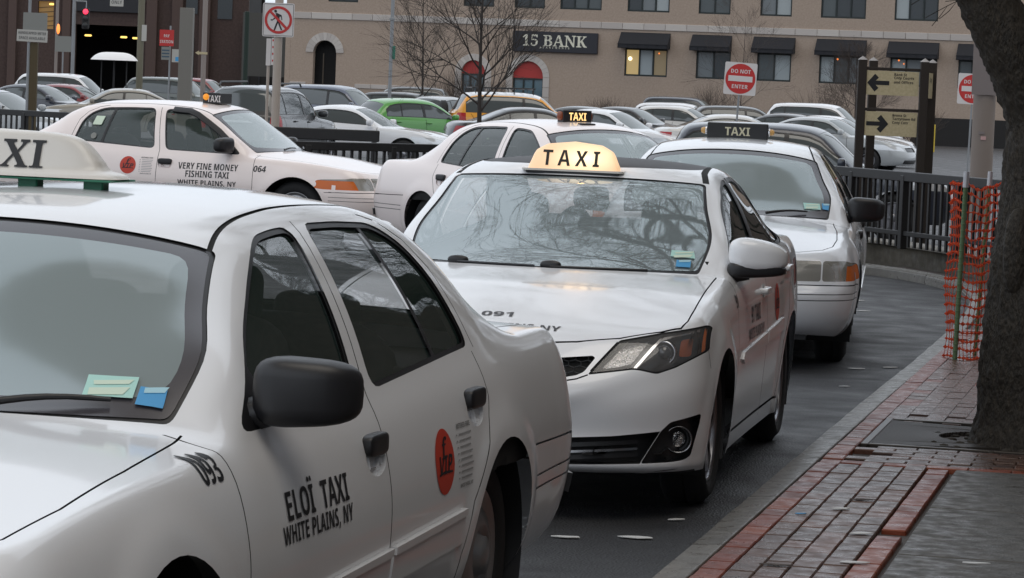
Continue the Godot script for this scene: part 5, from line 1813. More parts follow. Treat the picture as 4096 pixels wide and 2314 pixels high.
	for set_ in [[low, 2.45, 3.72], [up, 5.39, 6.75]]:
		for w in set_[0]:
			k += 1
			var n: int = w[2]
			var cx: float = (w[0] + w[1]) / 2.0
			var wd: float = w[1] - w[0]
			var cy: float = (set_[1] + set_[2]) / 2.0
			var h: float = set_[2] - set_[1]
			var f := MB.new()
			for e in [[set_[1] + 0.04, wd], [set_[2] - 0.04, wd]]: f.box(Vector3(e[1], 0.08, 0.08), at3(cx, e[0], -0.12))
			for j in n + 1: f.box(Vector3(0.07, h - 0.16, 0.075), at3(lerpf(w[0] + 0.035, w[1] - 0.035, float(j) / n), cy, -0.12))
			var fr := put("window", f.mesh(), M.win_frame, b)
			for j in n:
				var p := MB.new()
				var pw := wd / n - 0.07
				p.box(Vector3(pw, h - 0.16, 0.012), at3(lerpf(w[0], w[1], (j + 0.5) / n), cy, -0.14))
				var tone := "pane_dark"
				var hsh := (k * 7 + j * 5) % 9
				if set_[1] < 3.0:
					tone = ["pane_mid", "pane_pale", "pane_mid", "pane_dim", "pane_mid", "pane_pale", "pane_dim", "pane_mid", "pane_pale"][hsh]
					if k == 1: tone = ["pane_lit", "pane_pale", "pane_warm"][j]
					if k == 2: tone = ["pane_mid", "pane_dark"][j]
				else: tone = ["pane_dark", "pane_dim", "pane_dark", "pane_dark", "pane_pale", "pane_dark", "pane_dim", "pane_dark", "pane_mid"][hsh]
				put("pane", p.mesh(), M[tone], fr)
	# a lamp in the lit window
	var gl := MB.new()
	gl.lump(Vector3(0.085, 0.085, 0.03), 1.0, 1.0, at3(16.38, 3.24, -0.10), null, 10, 14)
	put("window_lamp", gl.mesh(), M.lamp_on, b)
	for e in [[17.72, 3.52, 0.03], [25.95, 3.55, 0.035], [28.72, 3.6, 0.03], [28.95, 3.45, 0.025]]:
		var g2 := MB.new()
		g2.lump(Vector3(e[2], e[2] * 1.3, 0.02), 1.0, 1.0, at3(e[0], e[1], -0.11), null, 8, 10)
		put("window_lamp", g2.mesh(), M.lamp_orange, b)
	# awnings
	for e in [[15.93, 18.25], [19.27, 21.10], [22.11, 24.02], [25.0, 27.26], [28.25, 30.52], [31.36, 33.0], [34.0, 36.4]]:
		var q := MB.new()
		q.prism(PackedVector2Array([Vector2(0.0, 4.44), Vector2(0.62, 3.90), Vector2(0.64, 3.72), Vector2(0.6, 3.70), Vector2(0.0, 3.74)]), 0.0, e[1] - e[0], Transform3D(Basis(Vector3(0, 0, 1), Vector3.UP, Vector3(-1, 0, 0)), Vector3(e[1], 0, 0.01)))
		put("awning", q.mesh(), M.awning, b)
		var v := MB.new()
		for j in 6: v.box(Vector3(0.012, 0.20, 0.012), at3(lerpf(e[0] + 0.02, e[1] - 0.02, j / 5.0), 3.81, 0.655))
		v.box(Vector3(e[1] - e[0], 0.015, 0.014), at3((e[0] + e[1]) / 2, 3.90, 0.652))
		put("awning_valance", v.mesh(), M.awning_edge, b)
	# sign board
	var sb := MB.new()
	sb.box(Vector3(4.03, 0.95, 0.18), at3(12.86, 3.86, 0.10), 0.02)
	var board := put("sign_board", sb.mesh(), M.sign_black, b)
	put("lettering", text_skin("15 BANK", 0.52, "Droid Serif", 700, 0.98).moved(Vector3(12.85, 3.92, 0.196)).mesh(), M.letter_cream, board)
	put("lettering", text_skin("APARTMENTS", 0.085, "Droid Serif", 700, 1.0, 34).moved(Vector3(12.85, 3.60, 0.196)).mesh(), M.letter_cream, board)
	# small wall lamp by the ground, right
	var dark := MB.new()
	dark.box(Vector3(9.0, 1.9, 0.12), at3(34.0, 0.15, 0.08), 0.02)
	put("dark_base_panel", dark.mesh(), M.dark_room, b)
	var wl := MB.new()
	wl.lump(Vector3(0.07, 0.07, 0.07), 1, 1, at3(30.2, 1.2, 0.3), null, 8, 10)
	put("wall_lamp", wl.mesh(), M.lamp_on, b)
	left_block()

func left_block() -> void:
	var b := thing("car_park_building", "dark red brown brick building with a deep garage opening", "building", Vector3(0, 0, -165))
	var w := MB.new()
	var o := PackedVector2Array([Vector2(-40, -1), Vector2(-14.0, -1), Vector2(-14.0, 12), Vector2(-40, 12)])
	var hole := PackedVector2Array([Vector2(-22.8, -2), Vector2(-19.4, -2), Vector2(-19.4, 4.05), Vector2(-22.8, 4.05)])
	var win := PackedVector2Array([Vector2(-24.75, 3.75), Vector2(-23.95, 3.75), Vector2(-23.95, 5.15), Vector2(-24.75, 5.15)])
	for x in [[-40.0, -24.35], [-24.35, -21.1], [-21.1, -14.0]]:
		var s := PackedVector2Array([Vector2(x[0], -1), Vector2(x[1], -1), Vector2(x[1], 12), Vector2(x[0], 12)])
		for p in Geometry2D.clip_polygons(s, hole):
			for p2 in Geometry2D.clip_polygons(p, win): w.prism(p2, -0.5, 0.0)
	put("wall", w.mesh(), M.red_brick, b)
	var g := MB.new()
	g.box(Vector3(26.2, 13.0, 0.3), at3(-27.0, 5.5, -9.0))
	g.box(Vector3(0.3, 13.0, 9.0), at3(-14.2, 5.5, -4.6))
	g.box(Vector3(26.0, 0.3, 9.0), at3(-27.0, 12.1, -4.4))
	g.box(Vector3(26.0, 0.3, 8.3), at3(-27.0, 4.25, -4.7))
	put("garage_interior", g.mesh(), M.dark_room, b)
	for x in [-38.0, -34.6, -31.2, -27.9, -26.0, -23.25, -18.9, -17.6, -16.2]:
		var p := MB.new()
		p.box(Vector3(0.42 if x < -20.0 else 0.55, 13.0, 0.35), at3(x, 5.5, 0.17), 0.02)
		put("pilaster", p.mesh(), M.red_brick_pale, b)
	var ln := MB.new()
	ln.box(Vector3(3.3, 0.75, 0.3), at3(-21.1, 5.1, 0.05), 0.01)
	put("lintel_beam", ln.mesh(), M.steel_dark, b)
	for e in [[-17.1, 2.6, 0.75, 2.0], [-15.2, 5.2, 0.75, 1.2], [-16.9, 5.6, 0.6, 1.6]]:
		var wv := MB.new()
		wv.box(Vector3(e[2], e[3], 0.06), at3(e[0], e[1], 0.02))
		put("window", wv.mesh(), M.pane_dark, b)
	var lw := MB.new()
	lw.box(Vector3(0.8, 1.4, 0.05), at3(-24.35, 4.45, -0.35))
	put("lit_window", lw.mesh(), M.pane_warm_dim, b)
	for j in 5:
		var bl := MB.new()
		bl.box(Vector3(0.8, 0.03, 0.03), at3(-24.35, 3.9 + j * 0.24, -0.28, 0, 0, 0.1))
		put("window_blind_slat", bl.mesh(), M.brown_metal, b)
	for e in [[-24.1, 5.02, 0.17], [-22.45, 3.52, 0.24], [-20.6, 3.5, 0.23], [-19.98, 3.47, 0.23]]:
		var l := MB.new()
		l.box(Vector3(e[2] * 1.5, 0.10, 0.12), at3(e[0], e[1], -0.28 if e[0] < -23 else -2.2), 0.03)
		put("ceiling_light", l.mesh(), M.lamp_yellow, b)
	# lower wing that closes the gap
	var h := thing("grey_annex", "low grey green annex between the brown building and the tan block", "building", Vector3(-12.4, 0, -163))
	var an := MB.new()
	an.box(Vector3(3.4, 5.7, 3.0), at3(0, 2.1, -1.5))
	put("wall", an.mesh(), M.grey_wall, h)
	var an2 := MB.new()
	an2.box(Vector3(3.2, 2.7, 0.1), at3(0.1, 0.4, 0.06))
	put("dark_shutter", an2.mesh(), M.dark_room, h)
	for j in 6:
		var pb := MB.new()
		pb.box(Vector3(0.05, 2.7, 0.05), at3(-1.3 + j * 0.52, 0.4, 0.14))
		put("railing_bar", pb.mesh(), M.steel_dark, h)

# ---------------------------------------------------------------- posts and signs
func post(parent: Node3D, called: String, x: float, y0: float, y1: float, r: float, m: Material, z := 0.0, seg := 12) -> void:
	var b := MB.new()
	b.lathe([Vector2(0.001, y0), Vector2(r, y0), Vector2(r, y1), Vector2(r * 0.8, y1 + r * 0.3), Vector2(0.001, y1 + r * 0.35)], at3(x, 0, z), seg)
	put(called, b.mesh(), m, parent)

func panel(parent: Node3D, called: String, w: float, h: float, x: Transform3D, m: Material, r := 0.02, th := 0.006) -> MeshInstance3D:
	var b := MB.new()
	b.prism(rounded(PackedVector2Array([Vector2(-w / 2, -h / 2), Vector2(w / 2, -h / 2), Vector2(w / 2, h / 2), Vector2(-w / 2, h / 2)]), r, 5), -th, 0.0)
	return put(called, b.mesh(), m, parent, x)

func flat(parent: Node3D, called: String, o: PackedVector2Array, z: float, m: Material) -> void:
	put(called, flat_skin(o).moved(Vector3(0, 0, z)).mesh(), m, parent)

func words(parent: Node3D, s: String, h: float, x: float, y: float, m: Material, fam := "Droid Sans", weight := 700, sq := 1.0, z := 0.004) -> void:
	put("lettering", text_skin(s, h, fam, weight, sq).moved(Vector3(x, y, z)).mesh(), m, parent)

func ring(r0: float, r1: float, z: float) -> ArrayMesh:
	var b := MB.new()
	for i in 40:
		var a := TAU * i / 40
		var c := TAU * (i + 1) / 40
		b.quad(Vector3(cos(a) * r0, sin(a) * r0, z), Vector3(cos(a) * r1, sin(a) * r1, z), Vector3(cos(c) * r1, sin(c) * r1, z), Vector3(cos(c) * r0, sin(c) * r0, z))
	return b.mesh()

func signs() -> void:
	# no pedestrians
	var s := thing("no_pedestrians_sign", "square white sign with a walker crossed out by a red ring, on a pale pole", "road sign", Vector3(-3.55, 0, -47))
	post(s, "pole", 0.0, -0.2, 2.95, 0.062, M.pole_cream, -0.075)
	var p := panel(s, "sign_plate", 0.46, 0.49, at3(0, 2.645, 0), M.sign_white, 0.03)
	for e in [[Vector2(-0.215, 0), 0.006, 0.45], [Vector2(0.215, 0), 0.006, 0.45]]: flat(p, "border", poly([e[0].x - 0.003, -0.225, e[0].x + 0.003, -0.225, e[0].x + 0.003, 0.225, e[0].x - 0.003, 0.225]), 0.002, M.ink)
	for y in [-0.228, 0.228]: flat(p, "border", poly([-0.212, y - 0.003, 0.212, y - 0.003, 0.212, y + 0.003, -0.212, y + 0.003]), 0.002, M.ink)
	flat(p, "walker", disc(0.021, 16, Vector2(-0.045, 0.125)), 0.002, M.ink)
	for o in [poly([-0.045, 0.098, -0.02, 0.10, 0.045, 0.07, 0.057, 0.0, 0.045, -0.002, 0.035, 0.045, 0.018, 0.05, 0.012, -0.02, -0.02, -0.02, -0.03, 0.05]), poly([-0.035, 0.06, -0.03, 0.03, -0.09, -0.015, -0.115, -0.008, -0.11, 0.006, -0.085, 0.005]), poly([-0.02, -0.018, 0.0, -0.03, -0.045, -0.155, -0.068, -0.15, -0.04, -0.07]), poly([-0.012, -0.018, 0.012, -0.02, 0.035, -0.085, 0.062, -0.145, 0.042, -0.152, 0.012, -0.09])]: flat(p, "walker", o, 0.002, M.ink)
	put("red_ring", ring(0.163, 0.20, 0.004), M.sign_red, p)
	flat(p, "red_bar", strip([Vector2(-0.125, 0.125), Vector2(0.125, -0.125)], 0.036), 0.006, M.sign_red)
	# little plates on a thin post beside it
	var sp := thing("parking_plates", "narrow white and red plates on a thin post left of the crossed out walker", "sign", Vector3(-3.74, 0, -47.8))
	post(sp, "post", 0.0, -0.2, 2.36, 0.022, M.pole_cream, -0.03)
	for e in [[0.0, 2.18, M.sign_white, 0.07, 0.40], [0.085, 2.19, M.sign_white, 0.085, 0.40]]:
		var pp := panel(sp, "sign_plate", e[3], e[4], at3(e[0], e[1], 0.01 + e[0] * 0.1), e[2], 0.008)
		if e[0] > 0.05:
			for j in 4: flat(pp, "red_mark", poly([-0.03, 0.15 - j * 0.1, 0.03, 0.15 - j * 0.1, 0.03, 0.18 - j * 0.1, -0.03, 0.18 - j * 0.1]), 0.002, M.sign_red)
	# two do not enter signs
	for e in [[4.82, -72.0, 2.17, 0.05, "DO NOT ENTER sign standing in front of the ground floor windows", 0.72, -0.06], [10.62, -76.0, 2.16, 0.0, "DO NOT ENTER sign half hidden by the thick grey pole", 0.72, -0.04]]:
		var d := thing("do_not_enter_sign", e[4], "road sign", Vector3(e[0], 0, e[1]), 0.0, "do not enter signs")
		d.rotation.z = e[6] + 0.02
		post(d, "post", 0.0, -0.6, e[2] + 0.33, 0.022, M.galv, -0.035)
		var q := panel(d, "sign_plate", e[5], e[5], at3(0, e[2], 0), M.sign_white, 0.04)
		flat(q, "red_disc", disc(0.335, 40), 0.003, M.sign_red)
		flat(q, "white_bar", poly([-0.27, -0.062, 0.27, -0.062, 0.27, 0.062, -0.27, 0.062]), 0.006, M.sign_white)
		words(q, "DO NOT", 0.085, 0.0, 0.165, M.sign_white, "Droid Sans", 700, 1.0, 0.006)
		words(q, "ENTER", 0.085, 0.0, -0.175, M.sign_white, "Droid Sans", 700, 1.0, 0.006)
	# thick grey pole with a bare panel
	var cp := thing("concrete_pole", "thick grey concrete pole beside the tree, with a blank panel on it", "pole", Vector3(8.93, 0, -62))
	post(cp, "shaft", 0.0, -0.8, 7.0, 0.215, M.concrete_pole, 0.0, 24)
	panel(cp, "sign_back", 0.62, 1.25, at3(0.02, 2.62, 0.24), M.grey_panel, 0.02)
	panel(cp, "small_plate", 0.10, 0.07, at3(-0.02, 1.17, 0.225), M.pink_plate, 0.005)
	panel(cp, "small_plate", 0.12, 0.05, at3(-0.06, 1.27, 0.225), M.grey_panel, 0.005)
	# wayfinding frame
	var f := thing("wayfinding_board", "brown four-post direction board with two cream panels and black arrows", "direction sign", Vector3(4.38, 0, -38.0))
	for e in [[-0.36, 0.0], [0.37, 0.02], [-0.165, -0.62], [0.54, -0.60]]:
		var b := MB.new()
		b.box(Vector3(0.10, 2.35, 0.10), at3(e[0], 1.115, e[1]), 0.006)
		for c in [[1, 0], [0, 1], [-1, 0], [0, -1]]: b.tri(Vector3(e[0] + (c[0] - c[1]) * 0.05, 2.29, e[1] + (c[1] + c[0]) * 0.05), Vector3(e[0], 2.335, e[1]), Vector3(e[0] + (c[0] + c[1]) * 0.05, 2.29, e[1] + (c[1] - c[0]) * 0.05))
		put("post", b.mesh(), M.brown_wood, f)
		var cap := MB.new()
		cap.lathe([Vector2(0.072, 2.29), Vector2(0.06, 2.30), Vector2(0.001, 2.335)], at3(e[0], 0.004, e[1], PI / 4), 4)
		put("post_cap", cap.mesh(), M.cap_grey, f)
	for e in [[2.03, ["Bank St", "Cnty Courts", "and Offices"], true], [1.55, ["Bronx St", "Tarrytown Rd", "Cnty Cntr"], false]]:
		var rb := MB.new()
		rb.box(Vector3(0.64, 0.035, 0.06), at3(0.0, e[0] + 0.165, 0.0), 0.004)
		put("rail", rb.mesh(), M.brown_wood, f)
		var q := panel(f, "sign_board", 0.615, 0.285, at3(0.0, e[0], 0.03), M.sign_cream, 0.004, 0.02)
		var a := PackedVector2Array()
		for v in [Vector2(-0.135, 0.0), Vector2(-0.045, 0.105), Vector2(-0.0, 0.06), Vector2(-0.035, 0.025), Vector2(0.125, 0.025), Vector2(0.125, -0.025), Vector2(-0.035, -0.025), Vector2(-0.0, -0.06), Vector2(-0.045, -0.105)]:
			a.append(Vector2((v.x if e[2] else -v.x) - 0.165, v.y))
		flat(q, "arrow", a, 0.002, M.ink)
		for j in 3:
			var st := text_skin(e[1][j], 0.030, "Droid Sans", 700)
			var wd := 0.0
			for v in st.p: wd = maxf(wd, v.x)
			put("lettering", st.moved(Vector3(0.015 + wd, 0.105 - j * 0.045, 0.002)).mesh(), M.ink, q)
	var side := panel(f, "sign_board", 0.5, 0.30, at3(0.475, 2.02, -0.3, PI / 2 - 0.28), M.sign_cream, 0.004, 0.02)
	words(side, "Cnty", 0.05, 0.08, 0.06, M.ink)
	# left part of the car park: signs on posts
	var hs := thing("wooden_post_sign", "HANDICAPPED METER SPACE AVAILABLE sign on a weathered wooden post", "sign", Vector3(-9.67, 0, -64))
	var wp := MB.new()
	wp.box(Vector3(0.155, 2.6, 0.15), at3(0.0, 1.0, -0.10), 0.01)
	put("post", wp.mesh(), M.old_wood, hs)
	post(hs, "pipe", -0.10, -0.3, 3.4, 0.03, M.galv, -0.04)
	panel(hs, "sign_back", 0.48, 0.46, at3(0.02, 2.66, 0.0), M.sign_grey, 0.02)
	var hp := panel(hs, "sign_plate", 0.61, 0.235, at3(-0.03, 2.43, 0.014, 0, 0, -0.02), M.sign_white_old, 0.01)
	words(hp, "HANDICAPPED METER", 0.052, 0, 0.055, M.ink_soft, "Droid Sans", 700, 0.72)
	words(hp, "SPACE AVAILABLE", 0.052, 0, -0.045, M.ink_soft, "Droid Sans", 700, 0.85)
	var bp := thing("steel_column", "grey square steel column behind the taxi with the small roof sign", "column", Vector3(-6.24, 0, -60))
	var bb := MB.new()
	bb.box(Vector3(0.245, 3.25, 0.03), at3(0.0, 1.40, 0.0), 0.004)
	bb.box(Vector3(0.03, 3.25, 0.24), at3(0.105, 1.40, -0.135), 0.004)
	bb.box(Vector3(0.245, 3.25, 0.03), at3(0.0, 1.40, -0.27), 0.004)
	put("shaft", bb.mesh(), M.steel_pole, bp)
	for e in [[-4.03, -100.0, 7.0, 0.055, M.galv, "tall pale lamp post in front of the tan block", true], [-12.98, -110.0, 7.0, 0.115, M.old_wood_grey, "greenish wooden utility pole near the red pay sign", false], [-11.3, -115.0, 7.0, 0.09, M.pole_rust, "rusty white pole carrying a small arrow plate", false], [-8.95, -105.0, 3.85, 0.08, M.dark_green, "dark green column behind the dark SUV", false], [-22.0, -118.0, 7.0, 0.05, M.galv, "thin street pole beside the garage opening", false], [-18.35, -112.0, 7.0, 0.16, M.dark_pole, "dark pole at the left edge of the photo", false], [-18.0, -125.0, 7.0, 0.06, M.pole_rust, "slim pole with a glowing lamp at the far left", false]]:
		var o := thing("pole", e[5], "pole", Vector3(e[0], 0, e[1]))
		post(o, "shaft", 0.0, -0.5, e[2], e[3], e[4])
		if e[6]:
			panel(o, "green_plate", 0.10, 0.42, at3(0.09, 2.68, 0.03, 0.6), M.green_plate, 0.04)
			var br := MB.new()
			br.box(Vector3(0.16, 0.08, 0.16), at3(0, 3.72, 0), 0.01)
			put("bracket", br.mesh(), M.galv, o)
		if e[0] == -12.98: panel(o, "sign_plate", 0.17, 0.55, at3(0.13, 3.1, 0.13), M.sign_white_old, 0.01)
		if e[0] == -11.3:
			flat(o, "arrow_plate", poly([-0.30, 2.53, -0.17, 2.61, -0.17, 2.57, 0.14, 2.56, 0.14, 2.48, -0.17, 2.48, -0.17, 2.45]), 0.10, M.sign_cream)
		if e[0] == -18.0:
			var lg := MB.new()
			lg.lump(Vector3(0.07, 0.2, 0.07), 1, 1, at3(0.06, 3.3, 0.05), null, 8, 10)
			put("lamp", lg.mesh(), M.lamp_orange, o)
	# red pay station sign with notices below
	var ps := thing("pay_station_sign", "red PAY STATION sign with white notices below it", "sign", Vector3(-12.31, 0, -112))
	post(ps, "post", 0.12, -0.3, 3.4, 0.03, M.galv, -0.04)
	var pr := panel(ps, "sign_plate", 0.50, 0.56, at3(0, 2.985, 0), M.sign_red, 0.01)
	words(pr, "PAY", 0.10, 0.0, 0.07, M.sign_white, "Droid Sans", 700, 0.8)
	words(pr, "STATION", 0.10, 0.0, -0.13, M.sign_white, "Droid Sans", 700, 0.8)
	for e in [[-0.02, 2.45, 0.30, 0.45, M.sign_grey], [0.32, 2.38, 0.24, 0.45, M.sign_white_old]]:
		var q := panel(ps, "notice_plate", e[2], e[3], at3(e[0], e[1], 0), e[4], 0.01)
		if e[0] < 0:
			for j in 3: flat(q, "blue_stripe", poly([-0.13, 0.08 - j * 0.11, 0.13, 0.08 - j * 0.11, 0.13, 0.13 - j * 0.11, -0.13, 0.13 - j * 0.11]), 0.002, M.notice_blue)
		else: flat(q, "blue_patch", poly([0.0, -0.19, 0.11, -0.19, 0.11, -0.04, 0.0, -0.04]), 0.002, M.sticker_blue)
	# traffic light on a wire arm, and the ONLY plate
	var tl := thing("traffic_light", "traffic light showing red in front of the garage opening", "traffic light", Vector3(-16.22, 0, -120))
	var hb := MB.new()
	hb.box(Vector3(0.26, 0.78, 0.2), at3(0, 3.66, 0), 0.03)
	put("housing", hb.mesh(), M.dark_pole, tl)
	for j in 3:
		var le := MB.new()
		le.lump(Vector3(0.10, 0.10, 0.03), 1, 1, at3(0, 3.92 - j * 0.25, 0.11), null, 8, 14)
		put("lens", le.mesh(), M.signal_red if j == 0 else M.lens_off, tl)
	post(tl, "pole", -0.45, -0.5, 6.5, 0.07, M.galv, -0.1)
	var arm := MB.new()
	arm.tube([Vector3(-0.45, 4.3, -0.1), Vector3(0, 4.3, -0.05), Vector3(0, 4.02, -0.03)], [0.03, 0.03, 0.03], 8)
	put("arm", arm.mesh(), M.galv, tl)
	var on := thing("only_plate", "white ONLY plate hanging over the garage opening", "sign", Vector3(-13.83, 0, -110))
	var op := panel(on, "sign_plate", 0.46, 0.62, at3(0, 4.28, 0), M.sign_white_old, 0.02)
	words(op, "ONLY", 0.11, 0, -0.17, M.ink_soft, "Droid Sans", 700, 0.9)
	flat(op, "arrow", poly([-0.1, 0.1, 0.0, 0.0, 0.1, 0.1, 0.03, 0.1, 0.03, 0.25, -0.03, 0.25, -0.03, 0.1]), 0.002, M.ink_soft)
	var wire := MB.new()
	wire.tube([Vector3(-0.6, 4.62, -0.02), Vector3(2.6, 4.35, -0.6)], [0.02, 0.02], 6)
	put("span_arm", wire.mesh(), M.dark_pole, on)
	# white domed canopy
	var um := thing("canopy", "white domed canopy standing behind the grey green SUV", "umbrella", Vector3(-13.6, 0, -108))
	var g := []
	for i in 9:
		var rr: Array = []
		var a := i / 8.0
		for j in 24: rr.append(Vector3(cos(TAU * j / 24) * 0.80 * sqrt(a + 0.0001), 2.42 - 0.27 * a * a - 0.02, sin(TAU * j / 24) * 0.80 * sqrt(a + 0.0001)))
		g.append(rr)
	var ub := MB.new()
	ub.grid(g, false, true)
	put("canopy_cloth", ub.mesh(), M.canopy_white, um)
	post(um, "pole", 0.0, -0.3, 2.3, 0.03, M.dark_pole)
	for sg in [-1.0, 1.0]: post(um, "frame_leg", sg * 0.42, -0.3, 2.2, 0.02, M.dark_pole)
	# board beside the white van
	var nb := thing("notice_board", "faded grey notice board behind the white people carrier", "sign", Vector3(-17.6, 0, -124))
	panel(nb, "sign_plate", 0.62, 0.60, at3(0, 2.72, 0), M.sign_grey, 0.01)
	post(nb, "post", 0.0, -0.3, 2.5, 0.03, M.galv, -0.04)
	# yellow bollard by the far building
	var yb := thing("bollard", "yellow bollard standing by the base of the tan block", "bollard", Vector3(16.2, -0.2, -126))
	post(yb, "shaft", 0.0, 0.0, 1.1, 0.09, M.yellow)

# ---------------------------------------------------------------- black railings
func railing(label: String, a: Vector3, b: Vector3, y0: float, y1: float, gap: float, wall_h := 0.0, posts := 1.2) -> Node3D:
	var o := thing("railing", label, "fence", a, atan2(-(b.z - a.z), b.x - a.x), "black iron railings")
	var L := Vector2(b.x - a.x, b.z - a.z).length()
	var bar := MB.new()
	bar.box(Vector3(0.034, y1 - y0 - 0.06, 0.024), at3(0, (y0 + y1) / 2 - 0.03, 0))
	var bm := bar.mesh()
	var n := int(L / gap)
	for i in n: put2("bar", bm, M.iron, o, at3((i + 0.5) * L / n, 0, 0))
	for e in [[y1 - 0.05, 0.10, 0.07], [y0 + 0.14, 0.05, 0.04]]:
		var r := MB.new()
		r.box(Vector3(L, e[1], e[2]), at3(L / 2, e[0], 0), 0.006)
		put("rail", r.mesh(), M.iron, o)
	var pb := MB.new()
	pb.box(Vector3(0.075, y1 - y0 - 0.02, 0.075), at3(0, (y0 + y1) / 2 - 0.03, 0.0), 0.005)
	var pm := pb.mesh()
	var np := maxi(2, int(L / posts) + 1)
	for i in np: put2("post", pm, M.iron, o, at3(L * (i + 0.15) / (np - 0.7), 0, 0.003))
	return o
# ---------------------------------------------------------------- road, kerb, brick pavement, car park
const KA := Vector3(0.6755, 0, -12.364)
const KU := Vector3(0.2083, 0, -0.97807)
const KW := Vector3(0.97807, 0, 0.2083)
func kp(t: float, w: float, y := 0.0) -> Vector3:
	return KA + KU * t + KW * w + Vector3(0, y, 0)

func kerb_line() -> Array:
	var l := [kp(-9.0, 0.0), kp(-6, 0), kp(-3, 0), kp(0, 0), kp(3.2, 0.0), kp(6.5, 0.0), kp(9.5, 0.02), Vector3(3.46, 0, -25.4), Vector3(3.82, 0, -27.3), Vector3(4.13, 0, -29.2), Vector3(4.26, 0, -31.0), Vector3(4.1, 0, -32.6), Vector3(3.7, 0, -33.7), Vector3(3.0, 0, -34.6), Vector3(1.9, 0, -35.6), Vector3(0.4, 0, -36.6), Vector3(-1.0, 0, -37.4)]
	return l

